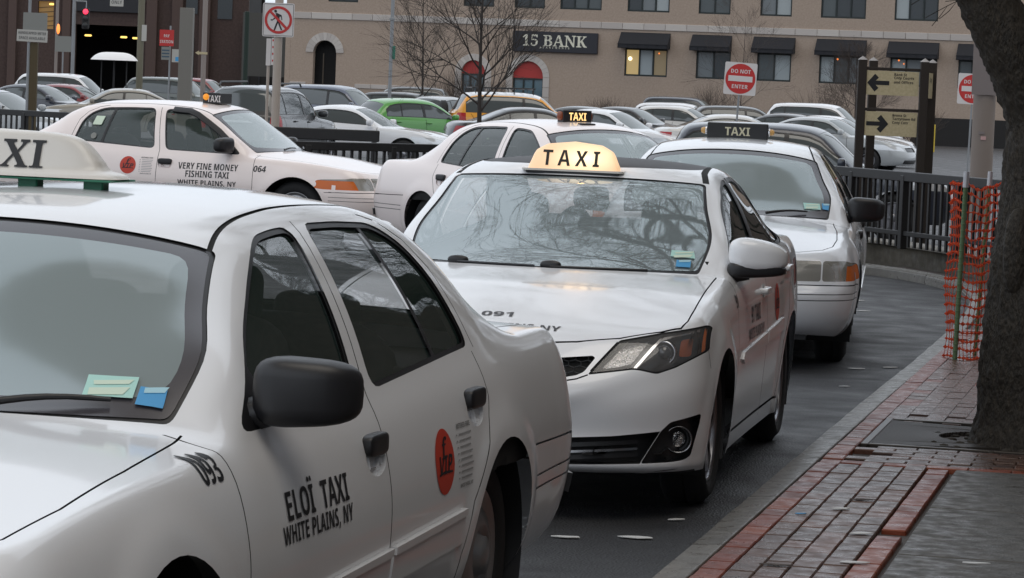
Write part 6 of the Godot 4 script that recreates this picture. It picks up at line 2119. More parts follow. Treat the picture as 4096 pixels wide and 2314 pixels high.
func ground() -> void:
	var b := MB.new()
	b.quad(Vector3(-60, 0, 25), Vector3(60, 0, 25), Vector3(60, 0, -40), Vector3(-60, 0, -40))
	structure("road", b.mesh(), M.asphalt)
	var g := []
	for i in 60:
		var r := []
		for j in 70:
			var x := lerpf(-420, 420, float(j) / 69) if absf(j - 34.5) > 22 else (j - 34.5) * 1.0
			var z := -40.01 - (i * 3.2 if i < 45 else 144.0 + (i - 45) * 40.0)
			r.append(Vector3(x, lot_y(x, z) * smoothstep(-40.0, -46.0, z) - 0.01, z))
		g.append(r)
	for r in g: r.sort_custom(func(p, q): return p.x < q.x)
	var lb := MB.new()
	lb.grid(g, false, false, true)
	structure("car_park", lb.mesh(), M.lot)
	# bedding under bricks and slab
	var l := kerb_line()
	var base := MB.new()
	for i in l.size() - 1:
		if i > 11: break
		var w0 := kerb_side(l, i)
		var w1 := kerb_side(l, i + 1)
		base.quad(l[i] + w0 * 0.10 + Vector3(0, 0.085, 0), l[i] + w0 * 14 + Vector3(0, 0.085, 0), l[i + 1] + w1 * 14 + Vector3(0, 0.085, 0), l[i + 1] + w1 * 0.10 + Vector3(0, 0.085, 0))
	var pave := structure("pavement", base.mesh(), M.joint)
	# granite kerbstones
	var rng := RandomNumberGenerator.new()
	rng.seed = 12
	var kc := thing("kerb", "wet granite kerb curving round the taxi rank", "kerb")
	var pts := []
	for i in l.size() - 1:
		var n := maxi(1, int((l[i + 1] - l[i]).length() / 0.25))
		for j in n: pts.append(l[i].lerp(l[i + 1], float(j) / n))
	pts.append(l[-1])
	for it in 6:
		var o := pts.duplicate()
		for i in range(1, pts.size() - 1): pts[i] = (o[i - 1] + o[i] * 2 + o[i + 1]) / 4.0
	var i0 := 0
	while i0 < pts.size() - 1:
		var i1 := mini(i0 + 6, pts.size() - 1)
		var kb := MB.new()
		var rows := []
		for i in range(i0, i1 + 1):
			var p: Vector3 = pts[i]
			if i == i0 and i > 0: p += (pts[i + 1] - p).normalized() * 0.006
			if i == i1: p -= (p - pts[i - 1]).normalized() * 0.006
			var d: Vector3 = (pts[mini(i + 1, pts.size() - 1)] - pts[maxi(i - 1, 0)]).normalized()
			var s := Vector3(-d.z, 0, d.x)
			var e := rng.randf_range(-0.003, 0.003)
			rows.append([p + s * 0.03 + Vector3(0, -0.05, 0), p + s * 0.045 + Vector3(0, 0.075, 0), p + s * (0.058 + e) + Vector3(0, 0.094, 0), p + s * 0.17 + Vector3(0, 0.104, 0), p + s * 0.185 + Vector3(0, 0.100, 0), p + s * 0.188 + Vector3(0, -0.02, 0)])
		kb.grid(rows, false, false, true)
		for e in [0, rows.size() - 1]:
			kb.quad(rows[e][0], rows[e][1], rows[e][4], rows[e][5])
			kb.quad(rows[e][1], rows[e][2], rows[e][3], rows[e][4])
		put("kerbstone", kb.mesh(), M.granite[rng.randi() % 3], kc)
		i0 = i1
	# bricks
	var shapes := []
	for i in 4:
		var q := MB.new()
		q.box(Vector3(0.1995, 0.06, 0.1005), at3(0, 0, 0, rng.randf_range(-0.01, 0.01)), 0.005)
		shapes.append(q.mesh())
	var turn := atan2(-KU.z, KU.x)
	var bricks := []   # [t, w, along kerb?, red?]
	var t := -2.2
	while t < 12.5:
		bricks.append([t + rng.randf_range(-0.004, 0.004), 0.242, true, 1])
		t += 0.2025
	for c in 4:
		t = -2.2 + (0.1 if c % 2 == 1 else 0.0)
		while t < 2.98:
			bricks.append([t, 0.347 + c * 0.1035, true, 0])
			t += 0.2025
	t = -2.2
	while t < 2.95:
		bricks.append([t, 0.768, true, 1])
		t += 0.2025
	for r in 8:
		var w := 0.395 + (0.1 if r % 2 == 1 else 0.0)
		while w < 2.4:
			bricks.append([3.06 + r * 0.1035, w, false, 1 if r == 0 else 0])
			w += 0.2025
	for c in 24:
		t = 3.95 + (0.1 if c % 2 == 1 else 0.0)
		while t < 12.5:
			var w := 0.347 + c * 0.1035
			if not (t < 5.25 and w > 0.30 and w < 1.78): bricks.append([t, w, true, 1 if rng.randf() < 0.10 else 0])
			t += 0.2025
	var eye := Vector3(0, 1.84, 0)
	bricks.sort_custom(func(p, q): return kp(p[0], p[1]).distance_squared_to(eye) < kp(q[0], q[1]).distance_squared_to(eye))
	var stuff := [MB.new(), MB.new()]
	var n := 0
	for e in bricks:
		var lost: bool = (absf(e[0] - 3.47) < 0.06 and absf(e[1] - 0.385) < 0.08) or (absf(e[0] - 0.62) < 0.09 and e[1] > 0.75 and e[1] < 0.8)
		if lost: continue
		var h := 0.079 + rng.randf_range(-0.0018, 0.0018)
		if rng.randf() < 0.05: h += rng.randf_range(-0.009, 0.004)
		var x := Transform3D(Basis.from_euler(Vector3(rng.randf_range(-0.008, 0.008), turn + (0.0 if e[2] else PI / 2) + rng.randf_range(-0.006, 0.006), rng.randf_range(-0.01, 0.01))), kp(e[0], e[1], h))
		var seen: bool = e[0] > -1.9
		if seen and n < 300:
			n += 1
			put2("brick", shapes[rng.randi() % 4], M.brick_red[rng.randi() % 4] if e[3] == 1 else M.brick_dark[rng.randi() % 5], pave, x)
		else:
			stuff[e[3]].box(Vector3(0.1995, 0.06, 0.1005), x, 0.0)
	for i in 2:
		var o := put("bricks", stuff[i].mesh(), M.brick_red[1] if i == 1 else M.brick_dark[1], pave)
		o.set_meta("kind", "stuff")
	# concrete slabs of the footway
	for i in 4:
		var sb := MB.new()
		sb.box(Vector3(1.47, 0.06, 3.0), Transform3D(Basis(Vector3.UP, turn), kp(2.97 - 0.74 - i * 1.485, 0.845 + 1.5, 0.083)), 0.008)
		put("concrete_slab", sb.mesh(), M.slab, pave)
	# tree grate: radial slots round the trunk
	var gr := thing("tree_grate", "rusty iron tree grate of fine bars round the street tree", "tree grate", kp(4.56, 1.04, 0.0), turn)
	var fr := MB.new()
	for e in [[0, -0.72, 1.36, 0.04], [0, 0.72, 1.36, 0.04]]: fr.box(Vector3(e[2], 0.05, e[3]), at3(e[0], 0.088, e[1]), 0.004)
	for e in [-0.66, 0.66]: fr.box(Vector3(0.04, 0.05, 1.398), at3(e, 0.0885, 0), 0.004)
	put("frame", fr.mesh(), M.grate, gr)
	for i in 40:
		var xx := -0.635 + 1.27 * (i + 0.5) / 40
		var hole := sqrt(maxf(0.0, 0.16 - xx * xx * 0.7))
		for sg in [-1.0, 1.0]:
			var z0: float = hole if absf(xx) < 0.45 else 0.02
			var q := MB.new()
			var a := Vector3(xx, 0.098, sg * 0.70)
			var b2 := Vector3(xx * 0.72, 0.098, sg * z0)
			var d := b2 - a
			q.box(Vector3(d.length(), 0.02, 0.013), Transform3D(Basis(Vector3.UP, atan2(-d.z, d.x)), (a + b2) / 2.0), 0.0)
			put("bar", q.mesh(), M.grate, gr)
	var under := MB.new()
	under.box(Vector3(1.28, 0.01, 1.40), at3(0, 0.06, 0))
	put("soil_bed", under.mesh(), M.soil, gr)
	# low retaining wall behind the curve, with the railing on it
	var wl := []
	for e in [Vector3(1.2, 0, -37.9), Vector3(2.4, 0, -36.9), Vector3(3.3, 0, -35.9), Vector3(3.95, 0, -34.6), Vector3(4.45, 0, -32.9), Vector3(4.9, 0, -31.0), Vector3(5.6, 0, -28.6)]: wl.append(e)
	var wall := MB.new()
	var rows := []
	var tops := []
	for i in wl.size():
		var d: Vector3 = (wl[mini(i + 1, wl.size() - 1)] - wl[maxi(i - 1, 0)]).normalized()
		var s := Vector3(d.z, 0, -d.x)
		if s.z > 0: s = -s
		rows.append([wl[i] + Vector3(0, 0.0, 0), wl[i] + Vector3(0, 0.285, 0), wl[i] + s * 0.3 + Vector3(0, 0.285, 0), wl[i] + s * 0.3 + Vector3(0, -0.5, 0)])
		tops.append([wl[i] - s * 0.015 + Vector3(0, 0.286, 0), wl[i] - s * 0.015 + Vector3(0, 0.315, 0), wl[i] + s * 0.32 + Vector3(0, 0.32, 0), wl[i] + s * 0.32 + Vector3(0, 0.286, 0)])
	wall.grid(rows)
	var lw := thing("low_wall", "low mossy retaining wall under the railing, behind the last taxi", "wall")
	put("wall", wall.mesh(), M.low_wall, lw)
	var tb := MB.new()
	tb.grid(tops)
	put("coping", tb.mesh(), M.wall_top, lw)
	# pale footway strip between kerb and wall
	var fs := MB.new()
	var kk := [Vector3(0.4, 0, -36.6), Vector3(1.9, 0, -35.6), Vector3(3.0, 0, -34.6), Vector3(3.7, 0, -33.7), Vector3(4.1, 0, -32.6), Vector3(4.26, 0, -31.0), Vector3(4.13, 0, -29.2)]
	for i in kk.size() - 1: fs.quad(kk[i] + Vector3(0.03, 0.06, 0), kk[i + 1] + Vector3(0.03, 0.06, 0), wl[i + 1] + Vector3(0, 0.06, 0), wl[i] + Vector3(0, 0.06, 0))
	structure("footway", fs.mesh(), M.wall_top)
	railing("black railing on the low wall, behind the nearest row and beside the orange net", Vector3(2.7, 0, -36.85), Vector3(5.35, 0, -29.9), 0.32, 1.10, 0.135)
	railing("black railing section between the two cream white cabs", Vector3(-3.6, 0, -37.0), Vector3(0.6, 0, -40.4), -0.05, 1.08, 0.12)
	railing("black railing section at the left edge, in front of the beige saloon", Vector3(-10.2, 0, -56.5), Vector3(-6.6, 0, -53.2), -0.05, 1.08, 0.14)
	var bb := thing("barrier_beam", "flat black barrier beam just above the middle railing", "barrier", Vector3(-2.55, 0, -42.5))
	var be := MB.new()
	be.box(Vector3(1.45, 0.15, 0.08), at3(0, 1.09, 0), 0.01)
	put("beam", be.mesh(), M.iron, bb)
	for x in [-0.65, 0.65]: post(bb, "post", x, -0.2, 1.0, 0.04, M.iron, -0.09)
	# orange net between two stakes
	net()
	# scraps of paper and leaves
	var j := 0
	var D := [[0.6, -0.55, 0.06, "pale scrap of wet paper on the asphalt left of the kerb corner"], [1.35, -0.22, 0.05, "pale flake lying on the road below the front wheel"], [0.72, -0.28, 0.075, "larger pale paper strip on the dark road, nearest the camera"], [9.6, -0.32, 0.07, "white paper scrap on the road beside the net, left of another"], [9.85, -0.12, 0.06, "pale scrap on the road just left of the kerb by the net"], [8.2, -0.25, 0.04, "tiny pale scrap on the road beyond the second wheel"], [17.0, -1.1, 0.07, "white scrap on the road where the kerb turns"], [15.6, -0.9, 0.06, "scrap of paper on the road behind the last taxi in line"], [1.25, 0.50, 0.05, "thin white paper shred on the dark bricks"], [0.52, 0.66, 0.05, "white shred by the missing brick"], [-0.3, 0.72, 0.06, "pale shred on the bricks at the bottom edge"], [1.0, 0.36, 0.028, "tiny pale blue wrapper on the red edging bricks"], [-0.1, 1.15, 0.05, "white scrap on the concrete slab"], [1.6, 0.55, 0.05, "curled leaf on the dark bricks"], [-0.5, 0.45, 0.06, "flat leaf on the bricks near the bottom edge"]]
	for e in D:
		j += 1
		rng.seed = 300 + j
		var o := PackedVector2Array()
		for k in 9:
			var a := TAU * k / 9
			o.append(Vector2(cos(a) * e[2] * rng.randf_range(0.6, 1.2), sin(a) * e[2] * 0.45 * rng.randf_range(0.5, 1.2)))
		var q := MB.new()
		q.prism(o, 0.0, 0.003, Transform3D(Basis(Vector3.UP, rng.randf_range(-0.4, 0.4)) * Basis(Vector3.RIGHT, -PI / 2), Vector3.ZERO))
		var leaf: bool = (e[3] as String).contains("leaf")
		var s := put("paper_scrap" if not leaf else "leaf", q.mesh(), M.sticker_blue if (e[3] as String).contains("blue") else (M.twig if leaf else M.paper), self)
		s.position = kp(e[0], e[1], 0.113 if e[1] > 0.1 else 0.006)
		tag(s, e[3], "litter")
	# buildings along the near side of the street, out of the picture
	var nb := thing("street_building", "dark brick shop row along the pavement beyond the right edge", "building", Vector3(0, 0, 0), 0.0)
	var wb := MB.new()
	for e in [[9.2, 3.0, 44.0, 9.0], [15.5, -38.0, 34.0, 4.6]]: wb.box(Vector3(9.0, e[3], e[2]), at3(e[0], e[3] / 2 - 0.2, e[1]))
	put("wall", wb.mesh(), M.street_brick, nb)
	for k in 7:
		for y in [1.7, 5.2]:
			var wn := MB.new()
			wn.box(Vector3(0.1, 2.2, 3.2), at3(4.68, y, 16.0 - k * 5.0))
			put("window", wn.mesh(), M.pane_dark, nb)

func kerb_side(l: Array, i: int) -> Vector3:
	var d: Vector3 = (l[mini(i + 1, l.size() - 1)] - l[maxi(i - 1, 0)]).normalized()
	return Vector3(-d.z, 0, d.x)

func net() -> void:
	var o := thing("safety_net", "orange plastic safety net sagging between stakes beside the street tree", "safety net", Vector3(3.0, 0.1, -21.7))
	var path := [Vector3(-0.05, 0, -0.12), Vector3(0.0, 0, 0.0), Vector3(0.10, 0, 0.06), Vector3(0.20, 0, -0.04), Vector3(0.30, 0, 0.05), Vector3(0.45, 0, 0.0), Vector3(0.8, 0, -0.1), Vector3(1.1, 0, -0.1), Vector3(1.5, 0, -0.2)]
	var cx := Crv.new(range(path.size()).map(func(i): return [i, path[i].x]))
	var cz := Crv.new(range(path.size()).map(func(i): return [i, path[i].z]))
	var nu := 30
	var nv := 20
	var rng := RandomNumberGenerator.new()
	rng.seed = 8
	var pt := func(u: float, v: float) -> Vector3:
		var s := u / nu * (path.size() - 1)
		var sag := 0.018 * sin(s * 2.1) + 0.010 * sin(s * 5.0 + v)
		return Vector3(cx.at(s) + 0.010 * sin(v * 0.5 + s * 2.0), lerpf(0.02, 1.18, v / nv) + sag * (0.3 + 0.7 * v / nv), cz.at(s) + 0.03 * sin(v * 0.6 + s))
	var b := MB.new()
	for i in nu + 1:
		var ps := []
		var rs := []
		for j in nv * 3 + 1:
			ps.append((pt as Callable).call(float(i), j / 3.0))
			rs.append(0.0042 if j % 3 == 0 else 0.0022)
		b.tube(ps, rs, 4, false)
	for j in nv + 1:
		var ps := []
		var rs := []
		for i in nu * 2 + 1:
			ps.append((pt as Callable).call(i / 2.0, float(j)))
			rs.append(0.0065 if i % 2 == 0 else 0.0032)
		b.tube(ps, rs, 4, false)
	for i in nu + 1:
		for j in nv + 1:
			var c0: Vector3 = (pt as Callable).call(float(i), float(j))
			var r := 0.013 * rng.randf_range(0.8, 1.25)
			for e in [[0, 1, 2], [0, 2, 3]]:
				var k := [c0 + Vector3(r * 1.25, 0, 0.004), c0 + Vector3(0, r, 0.004), c0 - Vector3(r * 1.25, 0, -0.004), c0 - Vector3(0, r, -0.004)]
				b.tri(k[e[0]], k[e[1]], k[e[2]])
	put("mesh_sheet", b.mesh(), M.net, o)
	for e in [[0.0, 0.06, 1.26, 0.016, 0.02], [0.19, -0.35, 1.26, 0.013, 0.05]]:
		var sb := MB.new()
		sb.tube([Vector3(e[0], -0.05, e[1]), Vector3(e[0] + e[4], e[2], e[1])], [e[3], e[3]], 8)
		for k in 28: sb.lathe([Vector2(e[3], -0.006), Vector2(e[3] + 0.003, 0.0), Vector2(e[3], 0.006)], at3(e[0] + e[4] * (k + 0.5) / 28, e[2] * (k + 0.5) / 28, e[1]), 8)
		var st := put("stake", sb.mesh(), M.stake_green, o)
		var tb := MB.new()
		tb.tube([Vector3(e[0] + e[4] * 0.93, e[2] - 0.09, e[1]), Vector3(e[0] + e[4], e[2] + 0.015, e[1])], [e[3] + 0.005, e[3] + 0.004], 8)
		put("taped_end", tb.mesh(), M.tape, st)
# ---------------------------------------------------------------- bare trees
func branch(b: MB, rng: RandomNumberGenerator, p: Vector3, d: Vector3, len: float, r: float, depth: int, spread: float, ok = null, droop := 0.0, kids := 3) -> void:
	var pts := [p]
	var rad := [r]
	var n := 3 if depth > 0 else 2
	var q := p
	var dd := d
	for i in n:
		dd = (dd + Vector3(rng.randf_range(-1, 1), rng.randf_range(-0.7, 1.0) - droop, rng.randf_range(-1, 1)) * 0.20).normalized()
		q += dd * len / n
		pts.append(q)
		rad.append(maxf(0.0022, r * (1.0 - 0.5 * (i + 1) / n)))
	if ok != null and not (ok as Callable).call(q): return
	b.tube(pts, rad, 7 if r > 0.03 else (5 if r > 0.008 else 3), false)
	if depth <= 0: return
	for i in kids + (1 if rng.randf() < 0.4 else 0):
		var t := 0.35 + 0.65 * (i + rng.randf()) / kids
		t = minf(t, 1.0)
		var k := clampi(int(t * n), 0, n - 1)
		var s: Vector3 = pts[k].lerp(pts[k + 1], t * n - k)
		var side := dd.cross(Vector3(rng.randf_range(-1, 1), rng.randf_range(-1, 1), rng.randf_range(-1, 1))).normalized()
		branch(b, rng, s, (dd + side * spread * rng.randf_range(0.7, 1.3)).normalized(), len * rng.randf_range(0.6, 0.8), r * 0.5 * rng.randf_range(0.85, 1.1), depth - 1, spread, ok, droop, kids)
	branch(b, rng, q, dd, len * 0.75, rad[-1] * 0.95, depth - 1, spread, ok, droop, kids)

func bare_tree(called: String, label: String, pos: Vector3, h: float, r: float, seed_: int, limbs: int, depth: int, group := "", m: Material = null) -> Node3D:
	var rng := RandomNumberGenerator.new()
	rng.seed = seed_
	var o := thing(called, label, "tree", pos, 0.0, group)
	var pts := []
	var rad := []
	for i in 9:
		var t := i / 8.0
		pts.append(Vector3(sin(t * 2.0 + seed_) * 0.02 * h * t, t * h, cos(t * 3.0 + seed_) * 0.02 * h * t))
		rad.append(lerpf(r, r * 0.18, pow(t, 0.8)))
	var tb := MB.new()
	tb.tube(pts, rad, 8)
	put("trunk", tb.mesh(), m if m else M.bark_far, o)
	var c := MB.new()
	for i in limbs:
		var t := 0.22 + 0.76 * (i + rng.randf()) / limbs
		var k := clampi(int(t * 8), 0, 7)
		var s: Vector3 = pts[k].lerp(pts[k + 1], t * 8 - k)
		var a := i * 2.4 + rng.randf() * 0.8
		branch(c, rng, s, Vector3(cos(a) * 0.8, rng.randf_range(0.5, 1.0), sin(a) * 0.8).normalized(), h * lerpf(0.30, 0.13, t), lerpf(r * 0.45, r * 0.2, t), depth, 0.55)
	put("crown", c.mesh(), m if m else M.bark_far, o)
	return o

func shrub(label: String, pos: Vector3, w: float, h: float, seed_: int, n := 26) -> void:
	var rng := RandomNumberGenerator.new()
	rng.seed = seed_
	var o := thing("shrub", label, "shrub", pos, 0.0, "bare shrubs along the tan block")
	var c := MB.new()
	for i in n:
		var a := rng.randf() * TAU
		branch(c, rng, Vector3(rng.randf_range(-w, w) * 0.4, -0.3, rng.randf_range(-0.2, 0.2)), Vector3(cos(a) * 0.35, 1.0, sin(a) * 0.3).normalized(), h * 0.55, 0.018, 2, 0.5, null, 0.0, 3)
	put("twigs", c.mesh(), M.twig, o)

# the big street tree: a ridged trunk with one heavy limb, and a wide crown above the cabs
func street_tree() -> void:
	var o := thing("street_tree", "large street tree with dark ridged trunk and a heavy limb, at the right edge", "tree", Vector3(2.76, 0.1, -16.45))
	var nz := FastNoiseLite.new()
	nz.seed = 5
	nz.frequency = 3.2
	nz.fractal_octaves = 3
	var wob := func(v: Vector3, n: Vector3, amp: float) -> Vector3:
		var e := nz.get_noise_3d(v.x * 7.0, v.y * 1.1, v.z * 7.0) + 0.5 * nz.get_noise_3d(v.x * 16.0, v.y * 3.0, v.z * 16.0)
		return v + n * (absf(e) * amp * 2.2 + nz.get_noise_3d(v.x * 0.6, v.y * 0.5, v.z * 0.6) * amp * 1.5)
	var bark := func(pts: Array, rad: Array, seg: int, amp: float) -> ArrayMesh:
		var xs := Crv.new(range(pts.size()).map(func(i): return [i, pts[i].x]))
		var ys := Crv.new(range(pts.size()).map(func(i): return [i, pts[i].y]))
		var zs := Crv.new(range(pts.size()).map(func(i): return [i, pts[i].z]))
		var rs := Crv.new(range(pts.size()).map(func(i): return [i, rad[i]]))
		var g := []
		var m := (pts.size() - 1) * 22
		for i in m + 1:
			var u := float(i) / m * (pts.size() - 1)
			var c := Vector3(xs.at(u), ys.at(u), zs.at(u))
			var c2 := Vector3(xs.at(minf(u + 0.05, pts.size() - 1)), ys.at(minf(u + 0.05, pts.size() - 1)), zs.at(minf(u + 0.05, pts.size() - 1)))
			var c1 := Vector3(xs.at(maxf(u - 0.05, 0)), ys.at(maxf(u - 0.05, 0)), zs.at(maxf(u - 0.05, 0)))
			var d := (c2 - c1).normalized()
			var s := d.cross(Vector3(0, 0, 1)).normalized()
			var f := s.cross(d).normalized()
			var ring_ := []
			for j in seg:
				var a := TAU * j / seg
				var nn := s * cos(a) + f * sin(a)
				ring_.append((wob as Callable).call(c + nn * rs.at(u), nn, amp))
			g.append(ring_)
		var b := MB.new()
		b.grid(g, false, true)
		return b.mesh()
	put("trunk", (bark as Callable).call([Vector3(0.02, -0.15, 0), Vector3(0.01, 0.08, 0), Vector3(-0.02, 0.4, 0), Vector3(0.0, 0.9, 0.0), Vector3(0.02, 1.4, 0), Vector3(0.05, 1.8, 0), Vector3(0.12, 2.3, 0.0), Vector3(0.22, 3.2, -0.1), Vector3(0.2, 4.6, -0.2), Vector3(0.5, 6.2, -0.4)], [0.46, 0.37, 0.315, 0.295, 0.285, 0.285, 0.24, 0.19, 0.14, 0.08], 150, 0.013), M.bark, o)
	put("limb", (bark as Callable).call([Vector3(0.0, 1.45, -0.02), Vector3(-0.12, 1.78, 0.02), Vector3(-0.30, 2.08, 0.05), Vector3(-0.50, 2.42, 0.05), Vector3(-0.75, 2.95, -0.05), Vector3(-1.05, 3.6, -0.6), Vector3(-1.3, 4.3, -1.5)], [0.20, 0.185, 0.155, 0.125, 0.11, 0.09, 0.06], 80, 0.010), M.bark, o)
	var knot := MB.new()
	knot.lump(Vector3(0.05, 0.07, 0.03), 0.9, 0.9, at3(-0.33, 2.14, 0.175, -0.3, 0, -0.4), null, 10, 14)
	knot.lump(Vector3(0.09, 0.11, 0.05), 0.9, 0.9, at3(0.1, 1.55, 0.26), null, 10, 14)
	knot.lump(Vector3(0.07, 0.22, 0.06), 0.9, 0.9, at3(-0.22, 1.0, 0.20, -0.6), null, 10, 14)
	put("knots", knot.mesh(), M.bark, o)
	var rng := RandomNumberGenerator.new()
	rng.seed = 21
	var c := MB.new()
	# twigs stay above the picture's top edge over the road, as the crown of a street tree does
	var high := func(q: Vector3) -> bool:
		var w := q + Vector3(2.76, 0.1, -16.45)
		return w.y > 2.6 + maxf(0.0, -w.z - 16.0) * 0.06 and w.x > -1.0
	for e in [[Vector3(-1.3, 4.3, -1.5), Vector3(-0.6, 0.75, -0.6), 1.9, 0.055], [Vector3(-1.05, 3.6, -0.6), Vector3(-0.75, 0.25, -0.75), 1.7, 0.045], [Vector3(-0.75, 2.95, -0.05), Vector3(-0.5, 0.35, -0.9), 1.5, 0.035], [Vector3(-0.9, 3.3, -0.3), Vector3(-0.9, 0.5, 0.3), 1.4, 0.035], [Vector3(0.2, 4.2, -0.15), Vector3(-0.7, 0.8, -0.9), 2.1, 0.06], [Vector3(0.3, 5.2, -0.3), Vector3(-0.8, 0.7, -1.0), 2.2, 0.055], [Vector3(0.22, 3.4, -0.1), Vector3(0.7, 0.8, -0.6), 1.9, 0.06], [Vector3(0.4, 5.8, -0.35), Vector3(0.4, 0.9, 0.5), 1.9, 0.05], [Vector3(0.5, 6.2, -0.4), Vector3(-0.2, 1.0, -0.4), 1.9, 0.05], [Vector3(0.3, 4.8, -0.2), Vector3(-0.2, 0.6, -1.0), 2.4, 0.06]]:
		branch(c, rng, e[0], (e[1] as Vector3).normalized(), e[2], e[3], 5, 0.62, high, 0.12, 3)
	put("crown", c.mesh(), M.bark, o)
	# the few twigs that hang into view beside the limb
	var tw := MB.new()
	for e in [[Vector3(-0.33, 2.28, 0.1), Vector3(-1.0, 0.12, 0.1), 0.30, 0.006], [Vector3(-0.38, 2.33, 0.1), Vector3(-0.9, -0.25, 0.1), 0.22, 0.005], [Vector3(-0.18, 2.12, 0.15), Vector3(0.8, 0.35, 0.1), 0.2, 0.006]]:
		branch(tw, rng, e[0], (e[1] as Vector3).normalized(), e[2], e[3], 2, 0.5, null, 0.1, 2)
	put("twigs", tw.mesh(), M.bark, o)
	# litter and weeds at its foot
	var dirt := MB.new()
	for i in 60:
		var a := rng.randf() * TAU
		var r := rng.randf_range(0.36, 0.62)
		dirt.lump(Vector3(rng.randf_range(0.015, 0.04), rng.randf_range(0.006, 0.02), rng.randf_range(0.015, 0.04)), 0.9, 0.9, at3(cos(a) * r, 0.0, sin(a) * r, rng.randf() * 3.0), null, 4, 6)
	var ds := put("leaf_litter", dirt.mesh(), M.soil, o)
	ds.set_meta("kind", "stuff")

func greenery() -> void:
	bare_tree("bare_tree", "slender leafless tree standing in front of the yellow SUV and arched doors", Vector3(-0.93, lot_y(-1, -78), -78), 5.0, 0.075, 4, 20, 3, "young leafless trees in the car park")
	bare_tree("bare_tree", "thin leafless tree left of the arches beside the lamp post", Vector3(-3.55, -0.2, -118), 5.4, 0.06, 9, 15, 3, "young leafless trees in the car park")
	bare_tree("bare_tree", "small leafless tree right of the direction board", Vector3(13.0, -0.2, -125), 3.6, 0.05, 14, 12, 4, "young leafless trees in the car park", M.twig)
	bare_tree("bare_tree", "leafless sapling in front of the window right of the lit one", Vector3(9.3, -0.2, -136), 5.2, 0.03, 19, 10, 3, "young leafless trees in the car park", M.twig)
	var k := 0
	for e in [[8.3, -139.0, 1.6, 2.1, "bare brown shrub below the second awning window"], [13.2, -138.0, 1.7, 2.2, "bare brown shrub under the awning behind the roof lamp taxi"], [-2.2, -144.0, 1.4, 2.4, "twiggy shrub left of the first red arch"], [-3.2, -145.0, 1.4, 2.2, "twiggy shrub by the thin tree and lamp post"], [4.0, -142.0, 1.2, 1.5, "low dark shrub right of the second red arch"], [17.0, -137.0, 1.3, 1.6, "small shrub beside the direction board's left post"], [5.6, -140.0, 1.4, 1.3, "low twiggy shrub under the lit window"]]:
		k += 1
		shrub(e[4], Vector3(e[0], 0, e[1]), e[2], e[3], 30 + k)
	street_tree()
	# trees further along the pavement
	for e in [[7.4, -30.0, 7.5, 41], [8.2, -40.0, 8.5, 44], [8.6, -22.0, 7.0, 47], [10.3, -52.0, 9.0, 51]]:
		bare_tree("pavement_tree", ["leafless pavement tree beyond the right edge, nearest the orange net", "leafless pavement tree well beyond the right edge", "leafless pavement tree right of the big trunk", "leafless pavement tree farthest along the pavement"][[41, 44, 47, 51].find(e[3])], Vector3(e[0], 0.1, e[1]), e[2], 0.16, e[3], 16, 4, "trees along the pavement", M.bark)
# ---------------------------------------------------------------- the five cabs and what is written on them
# a roof sign built up from rounded layers: [height, half width across, half depth fore and aft]
func layered(layers: Array, e: float, wave = null) -> Shell:
	var hw := Crv.new(layers.map(func(l): return [l[0], l[1]]))
	var hd := Crv.new(layers.map(func(l): return [l[0], l[2]]))
	var top: float = layers[-1][0]
	var g := []
	var n := 26
	for i in n + 1:
		var y := top * i / n
		var r := []
		for j in 49:
			var a := TAU * j / 48
			var p := Vector3(hd.at(y) * signf(cos(a)) * pow(absf(cos(a)), e), y, hw.at(y) * signf(sin(a)) * pow(absf(sin(a)), e))
			if wave != null: p = (wave as Callable).call(p, y / top)
			r.append(p)
		g.append(r)
	var b := MB.new()
	b.grid(g, false, false, false)
	var s := Shell.new()
	s.p = b.p; s.n = b.n; s.t = b.t
	for v in s.p: s.q.append(Vector2.ZERO)
	var out := 0.0
	for i in s.p.size(): out += s.n[i].dot(Vector3(s.p[i].x, 0, s.p[i].z))
	if out < 0:
		for i in s.n.size(): s.n[i] = -s.n[i]
	return s

func sign_mesh(s: Shell) -> ArrayMesh:
	var b := MB.new()
	b.skin(s)
	for i in b.p.size(): b.uv[i] = Vector2(0.5 - b.p[i].z / 0.5, 1.0 - b.p[i].y / 0.15)
	return b.mesh()

func decal(o: Node3D, called: String, body: Shell, s: Shell, at: Vector2, mode: int, left: bool, m: Material, slant := 0.0, turn := 0.0, off := 0.0025) -> void:
	put(called, on_skin(body, s, at, mode, left, off, slant, turn).mesh(), m, o)

